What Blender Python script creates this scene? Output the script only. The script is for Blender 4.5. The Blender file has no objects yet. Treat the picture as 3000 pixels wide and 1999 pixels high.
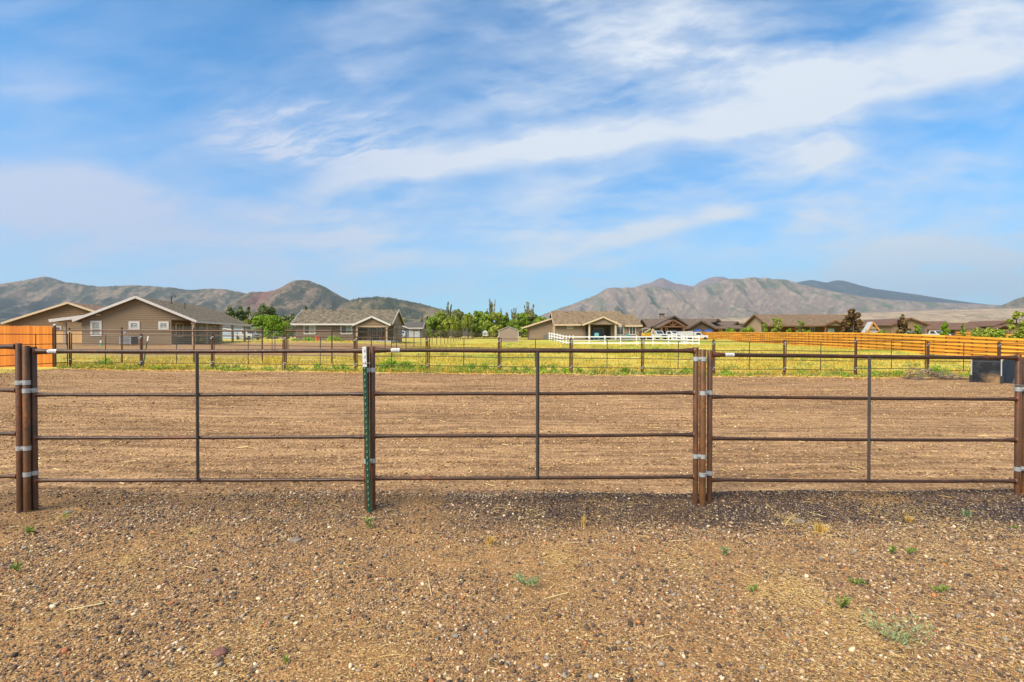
import bpy, math, random
import numpy as np
from mathutils import Vector

random.seed(7)
RS = np.random.RandomState(11)
C = bpy.context.scene.collection
SC = bpy.context.scene
rad = math.radians

# ------------------------------------------------------------------ camera, world, sun, exposure
PITCH = rad(0.55)
EYE = 1.6
cam_d = bpy.data.cameras.new('camera')
cam_d.lens = 18.0
cam_d.sensor_width = 36.0
cam_d.sensor_fit = 'HORIZONTAL'
cam_d.clip_start = 0.05
cam_d.clip_end = 60000
cam = bpy.data.objects.new('camera', cam_d)
cam.location = (0, 0, EYE)
cam.rotation_euler = (rad(90) - PITCH, 0, 0)
C.objects.link(cam)
SC.camera = cam

SUN_EL, SUN_AZ = 48.0, 220.0      # azimuth clockwise from +Y: behind the camera, a little to the left
SC.view_settings.view_transform = 'Standard'
SC.view_settings.look = 'None'
SC.view_settings.exposure = 1.0
SC.view_settings.gamma = 1.0


class NT:
    """small node helper"""
    def __init__(s, tree):
        s.t = tree
    def n(s, typ, **kw):
        nd = s.t.nodes.new(typ)
        for k, v in kw.items():
            setattr(nd, k, v)
        return nd
    def put(s, sock, v):
        if isinstance(v, bpy.types.NodeSocket):
            s.t.links.new(v, sock)
        elif isinstance(v, (tuple, list)):
            if len(v) == 3 and len(sock.default_value) == 4:
                v = tuple(v) + (1.0,)
            sock.default_value = v
        else:
            sock.default_value = v
    def m(s, op, a, b=None, c=None, clamp=False):
        nd = s.n('ShaderNodeMath', operation=op, use_clamp=clamp)
        s.put(nd.inputs[0], a)
        if b is not None: s.put(nd.inputs[1], b)
        if c is not None: s.put(nd.inputs[2], c)
        return nd.outputs[0]
    def add(s, a, b): return s.m('ADD', a, b)
    def sub(s, a, b): return s.m('SUBTRACT', a, b)
    def mul(s, a, b): return s.m('MULTIPLY', a, b)
    def div(s, a, b): return s.m('DIVIDE', a, b)
    def step(s, x, a, b, o0=0.0, o1=1.0):
        nd = s.n('ShaderNodeMapRange', interpolation_type='SMOOTHSTEP', clamp=True)
        s.put(nd.inputs['Value'], x); s.put(nd.inputs['From Min'], a); s.put(nd.inputs['From Max'], b)
        s.put(nd.inputs['To Min'], o0); s.put(nd.inputs['To Max'], o1)
        return nd.outputs['Result']
    def noise(s, vec, scale, detail=4.0, rough=0.55, dist=0.0):
        nd = s.n('ShaderNodeTexNoise')
        if vec is not None: s.put(nd.inputs['Vector'], vec)
        s.put(nd.inputs['Scale'], scale); s.put(nd.inputs['Detail'], detail)
        s.put(nd.inputs['Roughness'], rough); s.put(nd.inputs['Distortion'], dist)
        return nd.outputs['Fac']
    def voro(s, vec, scale, feature='F1', rnd=1.0):
        nd = s.n('ShaderNodeTexVoronoi', feature=feature)
        if vec is not None: s.put(nd.inputs['Vector'], vec)
        s.put(nd.inputs['Scale'], scale); s.put(nd.inputs['Randomness'], rnd)
        return nd
    def mix(s, f, a, b, mode='MIX'):
        nd = s.n('ShaderNodeMix', data_type='RGBA', blend_type=mode)
        s.put(nd.inputs[0], f); s.put(nd.inputs[6], a); s.put(nd.inputs[7], b)
        return nd.outputs[2]
    def ramp(s, f, stops, interp='LINEAR'):
        nd = s.n('ShaderNodeValToRGB')
        cr = nd.color_ramp; cr.interpolation = interp
        while len(cr.elements) < len(stops): cr.elements.new(0.5)
        for e, (p, c) in zip(cr.elements, stops):
            e.position = p; e.color = tuple(c) + (1.0,)
        s.put(nd.inputs[0], f)
        return nd.outputs[0]
    def comb(s, x, y, z):
        nd = s.n('ShaderNodeCombineXYZ')
        s.put(nd.inputs[0], x); s.put(nd.inputs[1], y); s.put(nd.inputs[2], z)
        return nd.outputs[0]
    def sep(s, v):
        nd = s.n('ShaderNodeSeparateXYZ'); s.put(nd.inputs[0], v)
        return nd.outputs
    def scl(s, v, k):
        nd = s.n('ShaderNodeVectorMath', operation='MULTIPLY')
        s.put(nd.inputs[0], v); s.put(nd.inputs[1], k)
        return nd.outputs[0]
    def coord(s, which='Object'):
        return s.n('ShaderNodeTexCoord').outputs[which]
    def geo(s, which='Position'):
        return s.n('ShaderNodeNewGeometry').outputs[which]
    def bump(s, h, dist, strength=1.0, nrm=None):
        nd = s.n('ShaderNodeBump')
        s.put(nd.inputs['Height'], h); s.put(nd.inputs['Distance'], dist); s.put(nd.inputs['Strength'], strength)
        if nrm is not None: s.put(nd.inputs['Normal'], nrm)
        return nd.outputs[0]


# ---- world: Nishita sky with high thin cirrus lying in fixed directions of the sky
W = bpy.data.worlds.new('World')
SC.world = W
W.use_nodes = True
W.node_tree.nodes.clear()
k = NT(W.node_tree)
sky = k.n('ShaderNodeTexSky', sky_type='NISHITA')
sky.sun_disc = False
sky.sun_elevation = rad(SUN_EL)
sky.sun_rotation = rad(SUN_AZ)
sky.altitude = 2100
sky.air_density = 1.0
sky.dust_density = 0.4
sky.ozone_density = 1.6
dirv = k.coord('Generated')
dx, dy, dz = k.sep(dirv)
# the whole sphere unrolled as gnomonic-like coordinates: front hemisphere exact, back mirrored
ay = k.m('MAXIMUM', k.m('ABSOLUTE', dy), 0.08)
u = k.div(dx, ay)
w = k.div(k.m('MAXIMUM', dz, 0.0), ay)
plane = k.comb(k.div(dx, k.add(k.m('ABSOLUTE', dz), 0.10)), k.div(dy, k.add(k.m('ABSOLUTE', dz), 0.10)), 0.0)
tilt = k.sub(w, k.mul(u, 0.20))
uw = k.comb(u, w, 0.0)
warp = k.sub(k.noise(uw, 2.2, 5, 0.6), 0.5)
warp2 = k.sub(k.noise(k.comb(k.add(u, 7.3), w, 2.0), 5.5, 5, 0.6), 0.5)
ts = k.add(tilt, k.add(k.mul(warp, 0.10), k.mul(warp2, 0.05)))
streak = k.noise(k.comb(k.mul(u, 1.5), k.mul(ts, 7.0), 0.0), 1.5, 7, 0.54, 0.2)
streak2 = k.noise(k.comb(k.mul(u, 2.6), k.mul(k.add(w, k.mul(warp, 0.10)), 8.0), 4.0), 1.5, 7, 0.54, 0.2)
fib = k.noise(k.comb(k.mul(u, 5.0), k.mul(ts, 24.0), 1.0), 2.0, 6, 0.65, 0.6)


def band(wc, up, dn, u0, u1, uf):
    """soft band about height wc(u): feathered upward by up, downward by dn"""
    d = k.sub(k.add(w, k.add(k.mul(warp, 0.05), k.mul(warp2, 0.022))), wc)
    a = k.step(d, k.mul(dn, -1.0), k.mul(dn, 0.35))
    b = k.step(d, 0.0, up, 1.0, 0.0)
    e = k.mul(k.step(u, u0 - uf, u0 + uf), k.step(u, u1 - uf, u1 + uf, 1.0, 0.0))
    return k.mul(k.mul(a, b), e)


wA = k.add(k.add(0.345, k.mul(u, 0.145)), k.mul(k.mul(u, u), 0.035))
bandA = band(wA, k.add(0.085, k.mul(k.m('MAXIMUM', k.sub(u, 0.2), 0.0), 0.16)), 0.030, -0.36, 9.0, 0.20)
bandA2 = k.mul(band(wA, k.add(0.20, k.mul(k.m('MAXIMUM', u, 0.0), 0.15)), 0.03, -0.30, 9.0, 0.25), k.step(streak, 0.36, 0.74, 0.05, 0.52))
wB = k.add(0.128, k.mul(u, 0.25))
bandB = band(wB, 0.05, 0.02, -0.08, 0.50, 0.10)
bandC = band(k.add(0.108, k.mul(u, 0.0)), 0.03, 0.018, 0.66, 1.0, 0.06)
bandD = band(k.add(0.225, k.mul(u, -0.02)), 0.16, 0.10, -9.0, -0.70, 0.20)
bandE = band(k.add(0.60, k.mul(u, 0.35)), 0.07, 0.05, -0.60, -0.22, 0.15)
bandF = k.mul(band(k.add(0.31, k.mul(u, -0.12)), 0.16, 0.04, -0.56, -0.20, 0.10), k.step(fib, 0.38, 0.62, 0.25, 1.0))
bandG = band(k.add(0.58, k.mul(u, -0.10)), 0.05, 0.06, 0.15, 0.60, 0.14)
bandL = band(k.add(0.46, k.mul(u, 0.0)), 0.10, 0.06, -9.0, -0.86, 0.10)
sA = k.mul(bandA, k.step(streak, 0.25, 0.60, 0.66, 1.0))
sA = k.mul(sA, k.step(fib, 0.30, 0.60, 0.86, 1.0))
tot = k.m('MAXIMUM', k.mul(sA, 0.84), bandA2)
for bnd, amp in ((bandB, 0.55), (bandC, 0.6), (bandD, 0.80), (bandE, 0.30), (bandF, 0.75), (bandG, 0.50), (bandL, 0.5)):
    tot = k.add(tot, k.mul(k.mul(bnd, amp), k.step(k.add(streak2, k.mul(fib, 0.3)), 0.40, 0.85, 0.45, 1.0)))
veil = k.mul(k.step(streak2, 0.34, 0.70), 0.42)
veil = k.add(veil, k.mul(k.step(streak, 0.38, 0.70), 0.36))
veil = k.add(veil, k.mul(k.step(fib, 0.46, 0.66), 0.06))
veil = k.add(veil, k.step(k.add(w, k.mul(u, -0.12)), 0.10, 0.62, 0.14, 0.0))
veil = k.mul(veil, k.step(k.noise(uw, 1.9, 3, 0.5), 0.34, 0.62, 0.35, 1.25))
veil = k.mul(veil, k.step(k.add(u, k.mul(k.sub(w, 0.5), -0.6)), -0.75, 0.35, 0.45, 1.25))
hz = k.step(w, 0.0, 0.34, 0.26, 0.0)
hz = k.add(hz, k.mul(k.mul(k.step(w, 0.02, 0.10), k.step(w, 0.22, 0.38, 1.0, 0.0)), k.step(k.noise(k.comb(k.mul(u, 2.0), k.mul(w, 9.0), 8.0), 1.8, 6, 0.58, 0.2), 0.45, 0.68, 0.0, 0.34)))
hz = k.add(hz, k.mul(k.mul(k.step(w, 0.05, 0.22), k.step(w, 0.25, 0.45, 1.0, 0.0)), k.step(k.add(u, k.mul(warp, 0.6)), -0.75, -0.25, 0.32, 0.0)))
mask = k.m('MINIMUM', k.add(k.add(tot, veil), hz), 0.97)
lp = k.step(u, -0.7, 0.1)
ccol = k.mix(lp, (0.30, 0.345, 0.45), (0.42, 0.45, 0.49))
ccol = k.mix(k.step(w, 0.0, 0.25, 0.80, 0.0), ccol, k.mix(lp, (0.35, 0.45, 0.56), (0.32, 0.50, 0.61)))
skyc = k.n('ShaderNodeHueSaturation')
k.put(skyc.inputs['Saturation'], 1.12); k.put(skyc.inputs['Value'], 1.0); k.put(skyc.inputs['Hue'], 0.5)
k.put(skyc.inputs['Color'], sky.outputs[0])
SKY_STRENGTH = 0.12
ccs = k.scl(ccol, (1 / SKY_STRENGTH,) * 3)
gr = k.mix(k.step(w, 0.0, 0.50), (0.30, 0.74, 0.83), (0.23, 0.86, 1.02))
skyt = k.mix(1.0, skyc.outputs[0], gr, 'MULTIPLY')
final = k.mix(mask, skyt, ccs)
bg = k.n('ShaderNodeBackground')
k.put(bg.inputs['Color'], final); k.put(bg.inputs['Strength'], SKY_STRENGTH)
wo = k.n('ShaderNodeOutputWorld')
W.node_tree.links.new(bg.outputs[0], wo.inputs[0])

sun_d = bpy.data.lights.new('sun', 'SUN')
sun_d.energy = 3.6
sun_d.angle = rad(38)
sun_d.color = (1.0, 0.88, 0.70)
sun = bpy.data.objects.new('sun', sun_d)
sun.rotation_euler = (rad(90 - SUN_EL), 0, rad(180 - SUN_AZ))
C.objects.link(sun)

# ------------------------------------------------------------------ geometry helpers
cp, sp_ = math.cos(PITCH), math.sin(PITCH)


def at(px, py, Y):
    """point on the photo's viewing ray through pixel (px, py of 3000x1999) at distance Y"""
    cx, cz = (px - 1500) / 1500.0, (999.5 - py) / 1500.0
    y = cp + cz * sp_
    z = -sp_ + cz * cp
    s = Y / y
    return Vector((cx * s, Y, EYE + z * s))


def xat(px, Y): return at(px, 985, Y).x
def zat(py, Y): return at(1500, py, Y).z


SPLIT = {'fascia': 'fascia', 'weld': 'weld', 'rails': 'rail', 'porch_fascia': 'porch_fascia', 'garage_fascia': 'garage_fascia', 'truss': 'truss_timber', 'vent_pipe': 'vent_pipe', 'timber_frame': 'frame_timber', 'main_gable_fascia': 'fascia', 'left_gable_fascia': 'fascia', 'small_gable_fascia': 'fascia', 'end_gable_fascia': 'fascia'}


class MB:
    def __init__(s):
        s.v, s.f = [], []
    def poly(s, pts):
        i = len(s.v); s.v += [tuple(p) for p in pts]; s.f.append(tuple(range(i, i + len(pts))))
    def box(s, x0, x1, y0, y1, z0, z1):
        i = len(s.v)
        s.v += [(x0, y0, z0), (x1, y0, z0), (x1, y1, z0), (x0, y1, z0), (x0, y0, z1), (x1, y0, z1), (x1, y1, z1), (x0, y1, z1)]
        for q in ((0, 3, 2, 1), (4, 5, 6, 7), (0, 1, 5, 4), (1, 2, 6, 5), (2, 3, 7, 6), (3, 0, 4, 7)):
            s.f.append(tuple(i + a for a in q))
        return s
    def beam(s, p0, p1, w, h, up=(0, 0, 1)):
        p0, p1 = Vector(p0), Vector(p1)
        d = (p1 - p0).normalized()
        up = Vector(up)
        r = d.cross(up)
        if r.length < 1e-4: r = d.cross(Vector((0, 1, 0)))
        r.normalize(); q = r.cross(d).normalized()
        i = len(s.v)
        for p in (p0, p1):
            for a, b in ((-1, -1), (1, -1), (1, 1), (-1, 1)):
                s.v.append(tuple(p + r * (a * w / 2) + q * (b * h / 2)))
        for a in ((0, 1, 2, 3), (7, 6, 5, 4), (0, 4, 5, 1), (1, 5, 6, 2), (2, 6, 7, 3), (3, 7, 4, 0)):
            s.f.append(tuple(i + b for b in a))
        return s
    def path(s, pts, radii, n=10, caps=True):
        pts = [Vector(p) for p in pts]
        i0 = len(s.v)
        prev = None
        for j, p in enumerate(pts):
            d = (pts[min(j + 1, len(pts) - 1)] - pts[max(j - 1, 0)]).normalized()
            if prev is None:
                a = d.cross(Vector((0, 0, 1)))
                if a.length < 1e-3: a = d.cross(Vector((0, 1, 0)))
            else:
                a = prev - d * prev.dot(d)
            a.normalize(); prev = a
            b = d.cross(a)
            for t in range(n):
                an = 2 * math.pi * t / n
                s.v.append(tuple(p + a * (math.cos(an) * radii[j]) + b * (math.sin(an) * radii[j])))
        for j in range(len(pts) - 1):
            for t in range(n):
                t2 = (t + 1) % n
                s.f.append((i0 + j * n + t, i0 + j * n + t2, i0 + (j + 1) * n + t2, i0 + (j + 1) * n + t))
        if caps:
            s.f.append(tuple(i0 + t for t in reversed(range(n))))
            e = i0 + (len(pts) - 1) * n
            s.f.append(tuple(e + t for t in range(n)))
        return s
    def tube(s, p0, p1, r, n=10): return s.path([p0, p1], [r, r], n)
    def prism(s, pts, vec):
        """closed prism: polygon pts swept along vec"""
        n = len(pts); i = len(s.v); vec = Vector(vec)
        s.v += [tuple(p) for p in pts] + [tuple(Vector(p) + vec) for p in pts]
        s.f.append(tuple(i + t for t in range(n)))
        s.f.append(tuple(i + n + t for t in reversed(range(n))))
        for t in range(n):
            t2 = (t + 1) % n
            s.f.append((i + t2, i + t, i + n + t, i + n + t2))
        return s
    def build(s, name, m, parent=None, smooth=False, loc=None):
        if name in SPLIT and not getattr(s, 'single', False):
            s.single = True
            return build_split(s, SPLIT[name], m, parent, smooth)[0]
        me = bpy.data.meshes.new(name)
        me.from_pydata(s.v, [], s.f)
        import bmesh
        bm = bmesh.new(); bm.from_mesh(me)
        bmesh.ops.recalc_face_normals(bm, faces=bm.faces)
        bm.to_mesh(me); bm.free()
        if smooth:
            me.polygons.foreach_set('use_smooth', [True] * len(me.polygons))
            me.set_sharp_from_angle(angle=rad(42))
        me.materials.append(m)
        o = bpy.data.objects.new(name, me)
        C.objects.link(o)
        if parent is not None: o.parent = parent
        if loc is not None: o.location = loc
        return o


def build_split(mb, name, m, parent=None, smooth=False):
    """one object for every separate piece of mb"""
    n = len(mb.v); par = list(range(n))
    def find(i):
        while par[i] != i: par[i] = par[par[i]]; i = par[i]
        return i
    for f in mb.f:
        r = find(f[0])
        for q in f[1:]: par[find(q)] = r
    grp = {}
    for f in mb.f: grp.setdefault(find(f[0]), []).append(f)
    out = []
    for fs in grp.values():
        ids = sorted({i for f in fs for i in f}); mp = {i: j for j, i in enumerate(ids)}
        q = MB(); q.single = True; q.v = [mb.v[i] for i in ids]; q.f = [tuple(mp[i] for i in f) for f in fs]
        out.append(q.build(name, m, parent, smooth))
    return out


def fast_mesh(name, V, F, m, parent=None, smooth=False):
    """V (n,3) float, F (m,k) int: one mesh object"""
    V = np.asarray(V, dtype=np.float32); F = np.asarray(F, dtype=np.int32)
    me = bpy.data.meshes.new(name)
    kk = F.shape[1]
    me.vertices.add(len(V)); me.vertices.foreach_set('co', V.ravel())
    me.loops.add(F.size); me.loops.foreach_set('vertex_index', F.ravel())
    me.polygons.add(len(F))
    me.polygons.foreach_set('loop_start', np.arange(0, F.size, kk, dtype=np.int32))
    me.polygons.foreach_set('loop_total', np.full(len(F), kk, dtype=np.int32))
    if smooth: me.polygons.foreach_set('use_smooth', np.ones(len(F), dtype=bool))
    me.update(calc_edges=True); me.validate()
    me.materials.append(m)
    o = bpy.data.objects.new(name, me); C.objects.link(o)
    if parent is not None: o.parent = parent
    return o


def tag(o, label, cat, group=None, kind=None):
    o['label'] = label; o['category'] = cat
    if group: o['group'] = group
    if kind: o['kind'] = kind
    return o


def thing(name, loc, label, cat, group=None, rz=0.0):
    o = bpy.data.objects.new(name, None)
    o.empty_display_size = 0.2
    o.location = loc; o.rotation_euler = (0, 0, rz)
    C.objects.link(o)
    return tag(o, label, cat, group)


def copy_tree(o, parent=None):
    c = o.copy(); C.objects.link(c)
    if parent is not None: c.parent = parent
    for ch in list(o.children): copy_tree(ch, c)
    return c


# ---- value noise in numpy
def _h(ix, iy, seed):
    n = (ix.astype(np.int64) * 374761393 + iy.astype(np.int64) * 668265263 + seed * 1442695041) & 0x7fffffff
    n = ((n ^ (n >> 13)) * 1274126177) & 0x7fffffff
    return ((n ^ (n >> 16)) & 0xffff) / 65535.0


def vnoise(x, y, seed=0):
    x = np.asarray(x, float); y = np.asarray(y, float)
    ix, iy = np.floor(x), np.floor(y)
    fx, fy = x - ix, y - iy
    fx = fx * fx * fx * (fx * (fx * 6 - 15) + 10); fy = fy * fy * fy * (fy * (fy * 6 - 15) + 10)
    a, b = _h(ix, iy, seed), _h(ix + 1, iy, seed)
    c, d = _h(ix, iy + 1, seed), _h(ix + 1, iy + 1, seed)
    return (a * (1 - fx) + b * fx) * (1 - fy) + (c * (1 - fx) + d * fx) * fy


def fbm(x, y, seed=0, octv=5, gain=0.5):
    t, a, s_ = 0.0, 1.0, 0.0
    for i in range(octv):
        t = t + a * vnoise(np.asarray(x) * 2 ** i + 13.7 * i, np.asarray(y) * 2 ** i - 7.1 * i, seed + i)
        s_ += a; a *= gain
    return t / s_


# ---- terrain heights from levels read along the photo
CTRL = np.array([
    (0, 0, 0), (-5, 1, 0), (5, 1, 0), (-8, 4.7, 0), (0, 4.7, 0), (8, 4.9, 0), (0, 12, 0.02), (-10, 12, 0.08), (10, 12, -0.04),
    (-19, 21.8, .235), (-14.5, 21.8, .18), (-10, 21.8, .13), (-5, 21.8, .08), (0, 21.8, .03), (5, 21.8, -.03), (10, 21.8, -.08), (16, 21.8, -.13), (22, 21.8, -.16), (0, 18, .03), (10, 18, -.07), (-10, 18, .11), (-19, 14, .15), (-23, 26, .22), (-12, 26, .22),
    (-33, 50, .66), (-43, 51, .66), (-38, 65, .8), (-55, 64, .9), (-23, 70, .95), (-29, 70, .95), (-9.2, 45, .48), (-9.2, 70, .45), (-9.2, 125, .7),
    (8, 70, .39), (17, 70, .39), (26, 70, .38), (15, 87, 1.0), (8, 88, .95), (20, 87, 1.0), (2, 95, .9), (42, 43, -.45), (41.6, 39, -.55), (42.6, 34, -.6), (39, 56, .12), (40, 69, .25), (43, 88, .37),
    (46, 125, .6), (35, 130, 1.2), (50, 130, 1.2), (58, 102, 1.2), (85, 118, .95), (0, 76, .75), (0, 45, .35), (15, 40, .15), (25, 30, -.1), (60, 45, -.4),
    (0, 160, 1.1), (-25, 150, 1.1), (-70, 150, 1.1), (60, 160, 1.2), (120, 130, 1.0), (0, 300, 1.3), (-200, 200, 1.2), (200, 200, 1.2), (-60, 110, 1.0),
    (0, -20, 0), (-40, 0, .2), (40, 0, -.2), (0, 900, 1.4), (900, 500, 1.4), (-900, 500, 1.4), (-70, 30, .5)], float)


def gz(x, y):
    x = np.asarray(x, float); y = np.asarray(y, float)
    num = np.zeros(np.broadcast(x, y).shape); den = np.zeros_like(num)
    s2 = 1.0 + 0.0016 * (y * y)
    for cx, cy, cz in CTRL:
        q = 1.0 / ((x - cx) ** 2 + (y - cy) ** 2 + s2) ** 2.2
        num += q * cz; den += q
    return num / den


def berm(x, y):
    """low bank of dark gravel pushed up along the near fence, and small unevenness"""
    x = np.asarray(x, float); y = np.asarray(y, float)
    amp = 0.022 + 0.040 / (1 + np.exp(-(x - 0.3) * 2.0)) * (0.6 + 0.9 * vnoise(x * 0.9, x * 0 + 3, 5))
    yc = 5.02 + 0.12 * (vnoise(x * 0.7, x * 0 + 9, 6) - 0.5)
    b = amp * np.exp(-((y - yc) / 0.14) ** 2)
    near = np.clip((8 - y) / 3, 0, 1)
    b = b + near * (0.05 * (fbm(x * 1.3, y * 1.3, 21, 4) - 0.5) + 0.012 * (fbm(x * 7, y * 7, 22, 3) - 0.5))
    for px_, py_ in ((-4.46, 4.64), (-1.30, 4.69), (1.79, 4.80), (4.95, 4.98)):
        b = b + 0.014 * np.exp(-(((x - px_) / 0.20) ** 2 + ((y - py_) / 0.12) ** 2))
    return b


def gzn(x, y): return gz(x, y) + berm(x, y)


def G(x, y): return float(gz(np.array([x]), np.array([y]))[0])
def GN(x, y): return float(gzn(np.array([x]), np.array([y]))[0])
HAZE_D = 0.000052

# ------------------------------------------------------------------ materials
def new_mat(name):
    m = bpy.data.materials.new(name); m.use_nodes = True
    m.node_tree.nodes.clear()
    n = NT(m.node_tree)
    out = n.n('ShaderNodeOutputMaterial')
    b = n.n('ShaderNodeBsdfPrincipled')
    m.node_tree.links.new(b.outputs[0], out.inputs[0])
    return m, n, b


def simple(name, col, rough=0.6, metal=0.0, var=0.15, scale=6.0, bump=0.0, spec=0.5):
    m, n, b = new_mat(name)
    co = n.coord('Object')
    f = n.noise(co, scale, 5, 0.6)
    c2 = tuple(c * (1 - var) for c in col); c1 = tuple(min(1, c * (1 + var)) for c in col)
    n.put(b.inputs['Base Color'], n.ramp(f, [(0.3, c2), (0.7, c1)]))
    n.put(b.inputs['Roughness'], rough); n.put(b.inputs['Metallic'], metal)
    n.put(b.inputs['Specular IOR Level'], spec)
    if bump: n.put(b.inputs['Normal'], n.bump(n.noise(co, scale * 4, 4), bump))
    return m


def island(name, stops, rough=0.7, interp='LINEAR', spec=0.3, trans=0.0, fleck=0.0):
    m, n, b = new_mat(name)
    r = n.geo('Random Per Island')
    c = n.ramp(r, stops, interp)
    if fleck:
        f = n.noise(n.coord('Object'), 160, 3, 0.6)
        c = n.mix(n.step(f, 0.35, 0.7), c, n.mix(1.0, c, (1 - fleck,) * 3, 'MULTIPLY'))
    n.put(b.inputs['Base Color'], c)
    n.put(b.inputs['Roughness'], rough); n.put(b.inputs['Specular IOR Level'], spec)
    if trans:
        t = n.n('ShaderNodeBsdfTranslucent'); n.put(t.inputs[0], c)
        mx = n.n('ShaderNodeMixShader'); n.put(mx.inputs[0], trans)
        n.t.links.new(b.outputs[0], mx.inputs[1]); n.t.links.new(t.outputs[0], mx.inputs[2])
        o = [q for q in n.t.nodes if q.type == 'OUTPUT_MATERIAL'][0]
        n.t.links.new(mx.outputs[0], o.inputs[0])
    return m


def rust_mat(name, dark, mid, hot, amt=0.5):
    m, n, b = new_mat(name)
    p = n.geo('Position')
    f = n.noise(n.scl(p, (9, 9, 5)), 1.0, 6, 0.65)
    f2 = n.noise(p, 60, 4, 0.6)
    f3 = n.noise(n.scl(p, (3.1, 3.1, 3.1)), 1.0, 3, 0.5)
    c = n.ramp(f, [(0.32, dark), (0.58, mid)])
    c = n.mix(n.step(n.add(n.mul(f2, 0.5), n.mul(f3, 0.5)), 0.56, 0.66), c, hot)
    c = n.mix(n.mul(n.step(f2, 0.60, 0.75), 0.35), c, (0.02, 0.012, 0.01))
    n.put(b.inputs['Base Color'], c)
    n.put(b.inputs['Roughness'], n.step(f2, 0.3, 0.7, 0.34, 0.6))
    n.put(b.inputs['Metallic'], 0.15)
    n.put(b.inputs['Normal'], n.bump(f2, 0.0012))
    return m


M = {}
M['rust_post'] = rust_mat('rust_post', (0.075, 0.033, 0.013), (0.155, 0.066, 0.022), (0.26, 0.088, 0.014))
M['rust_panel'] = rust_mat('rust_panel', (0.055, 0.026, 0.013), (0.110, 0.048, 0.020), (0.23, 0.062, 0.012))
M['rust_rail_near'] = rust_mat('rust_rail_near', (0.026, 0.013, 0.008), (0.060, 0.027, 0.013), (0.19, 0.050, 0.010))
M['weld'] = rust_mat('weld', (0.12, 0.040, 0.012), (0.20, 0.055, 0.012), (0.26, 0.075, 0.016))
M['stile'] = rust_mat('stile', (0.045, 0.038, 0.033), (0.065, 0.052, 0.043), (0.09, 0.05, 0.03))
M['rust_far'] = simple('rust_far', (0.085, 0.036, 0.016), 0.6, 0.1, 0.35, 2.0)
M['galv'] = simple('galvanised', (0.46, 0.48, 0.48), 0.45, 0.55, 0.14, 40.0)
M['bolt'] = simple('bolt_steel', (0.55, 0.54, 0.5), 0.35, 0.8, 0.1, 30.0)
M['tgreen'] = simple('post_green', (0.008, 0.055, 0.03), 0.42, 0.0, 0.3, 30.0)
M['stud'] = simple('stud_glint', (0.16, 0.24, 0.17), 0.4, 0.2, 0.3, 50.0)  # lighter green: the glint on the studs put into their colour
M['white'] = simple('white_paint', (0.60, 0.59, 0.57), 0.5, 0.0, 0.06, 8.0)
M['vinyl'] = simple('white_vinyl', (0.76, 0.76, 0.76), 0.4, 0.0, 0.04, 2.0)
M['trim'] = simple('white_trim', (0.52, 0.495, 0.465), 0.6, 0.0, 0.06, 3.0)
M['cream'] = simple('cream_trim', (0.56, 0.43, 0.28), 0.6, 0.0, 0.06, 3.0)
M['tan_post'] = simple('tan_post', (0.38, 0.28, 0.19), 0.7, 0.0, 0.08, 3.0)
M['sticker'] = simple('paper_sticker', (0.58, 0.57, 0.56), 0.5, 0.0, 0.05, 50.0)
M['ink'] = simple('faded_print', (0.33, 0.27, 0.26), 0.6)
M['black'] = simple('black_plastic', (0.018, 0.019, 0.022), 0.5, 0.0, 0.35, 5.0)
M['dark'] = simple('dark_void', (0.012, 0.011, 0.01), 0.9)
M['grey'] = simple('grey_metal', (0.33, 0.34, 0.35), 0.5, 0.3, 0.1)
M['dgrey'] = simple('dark_grey', (0.07, 0.075, 0.08), 0.6, 0.1, 0.2)
M['orange'] = simple('orange_plastic', (0.75, 0.10, 0.02), 0.45)
M['green_cap'] = simple('green_plastic', (0.03, 0.5, 0.2), 0.45)
M['teal'] = simple('teal_plastic', (0.02, 0.25, 0.27), 0.45)
M['bluedoor'] = simple('blue_door', (0.015, 0.13, 0.62), 0.45)
M['brown_wood'] = simple('brown_timber', (0.16, 0.075, 0.035), 0.7, 0.0, 0.2)
M['redwood'] = simple('red_timber', (0.30, 0.09, 0.03), 0.7, 0.0, 0.2)
M['lightwood'] = simple('light_timber', (0.55, 0.28, 0.08), 0.7, 0.0, 0.2)
M['concrete'] = simple('concrete', (0.42, 0.40, 0.37), 0.85, 0.0, 0.1, 3.0)
M['tarp'] = simple('white_sheet', (0.42, 0.41, 0.39), 0.5)
M['lblue'] = simple('pale_blue_siding', (0.36, 0.45, 0.56), 0.6, 0.0, 0.06)
M['carwhite'] = simple('white_car_paint', (0.50, 0.50, 0.50), 0.25, 0.0, 0.03)
M['tyre'] = simple('rubber', (0.02, 0.02, 0.02), 0.8)
M['yellow'] = simple('yellow_paint', (0.6, 0.33, 0.03), 0.5)
M['tgreenp'] = simple('green_paint', (0.02, 0.2, 0.05), 0.5)
M['rope'] = simple('yellow_rope', (0.75, 0.42, 0.03), 0.6)
M['rust_rail'] = simple('rust_rail', (0.17, 0.085, 0.045), 0.6, 0.1, 0.3, 2.0)
M['wire'] = simple('fence_wire', (0.24, 0.225, 0.20), 0.5, 0.5)
M['bark'] = simple('bark', (0.13, 0.09, 0.06), 0.9, 0.0, 0.35, 4.0, 0.02)
M['deadwood'] = simple('dead_wood', (0.36, 0.29, 0.22), 0.9, 0.0, 0.3, 6.0)
M['twig'] = simple('grey_twigs', (0.20, 0.145, 0.10), 0.9, 0.0, 0.5, 3.0)


def glass_mat(name, col, rough=0.08):
    m, n, b = new_mat(name)
    f = n.noise(n.coord('Object'), 2.5, 2)
    n.put(b.inputs['Base Color'], n.ramp(f, [(0.4, col), (0.65, tuple(c * 1.7 + 0.004 for c in col))]))
    n.put(b.inputs['Roughness'], rough); n.put(b.inputs['Specular IOR Level'], 0.6)
    return m


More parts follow.
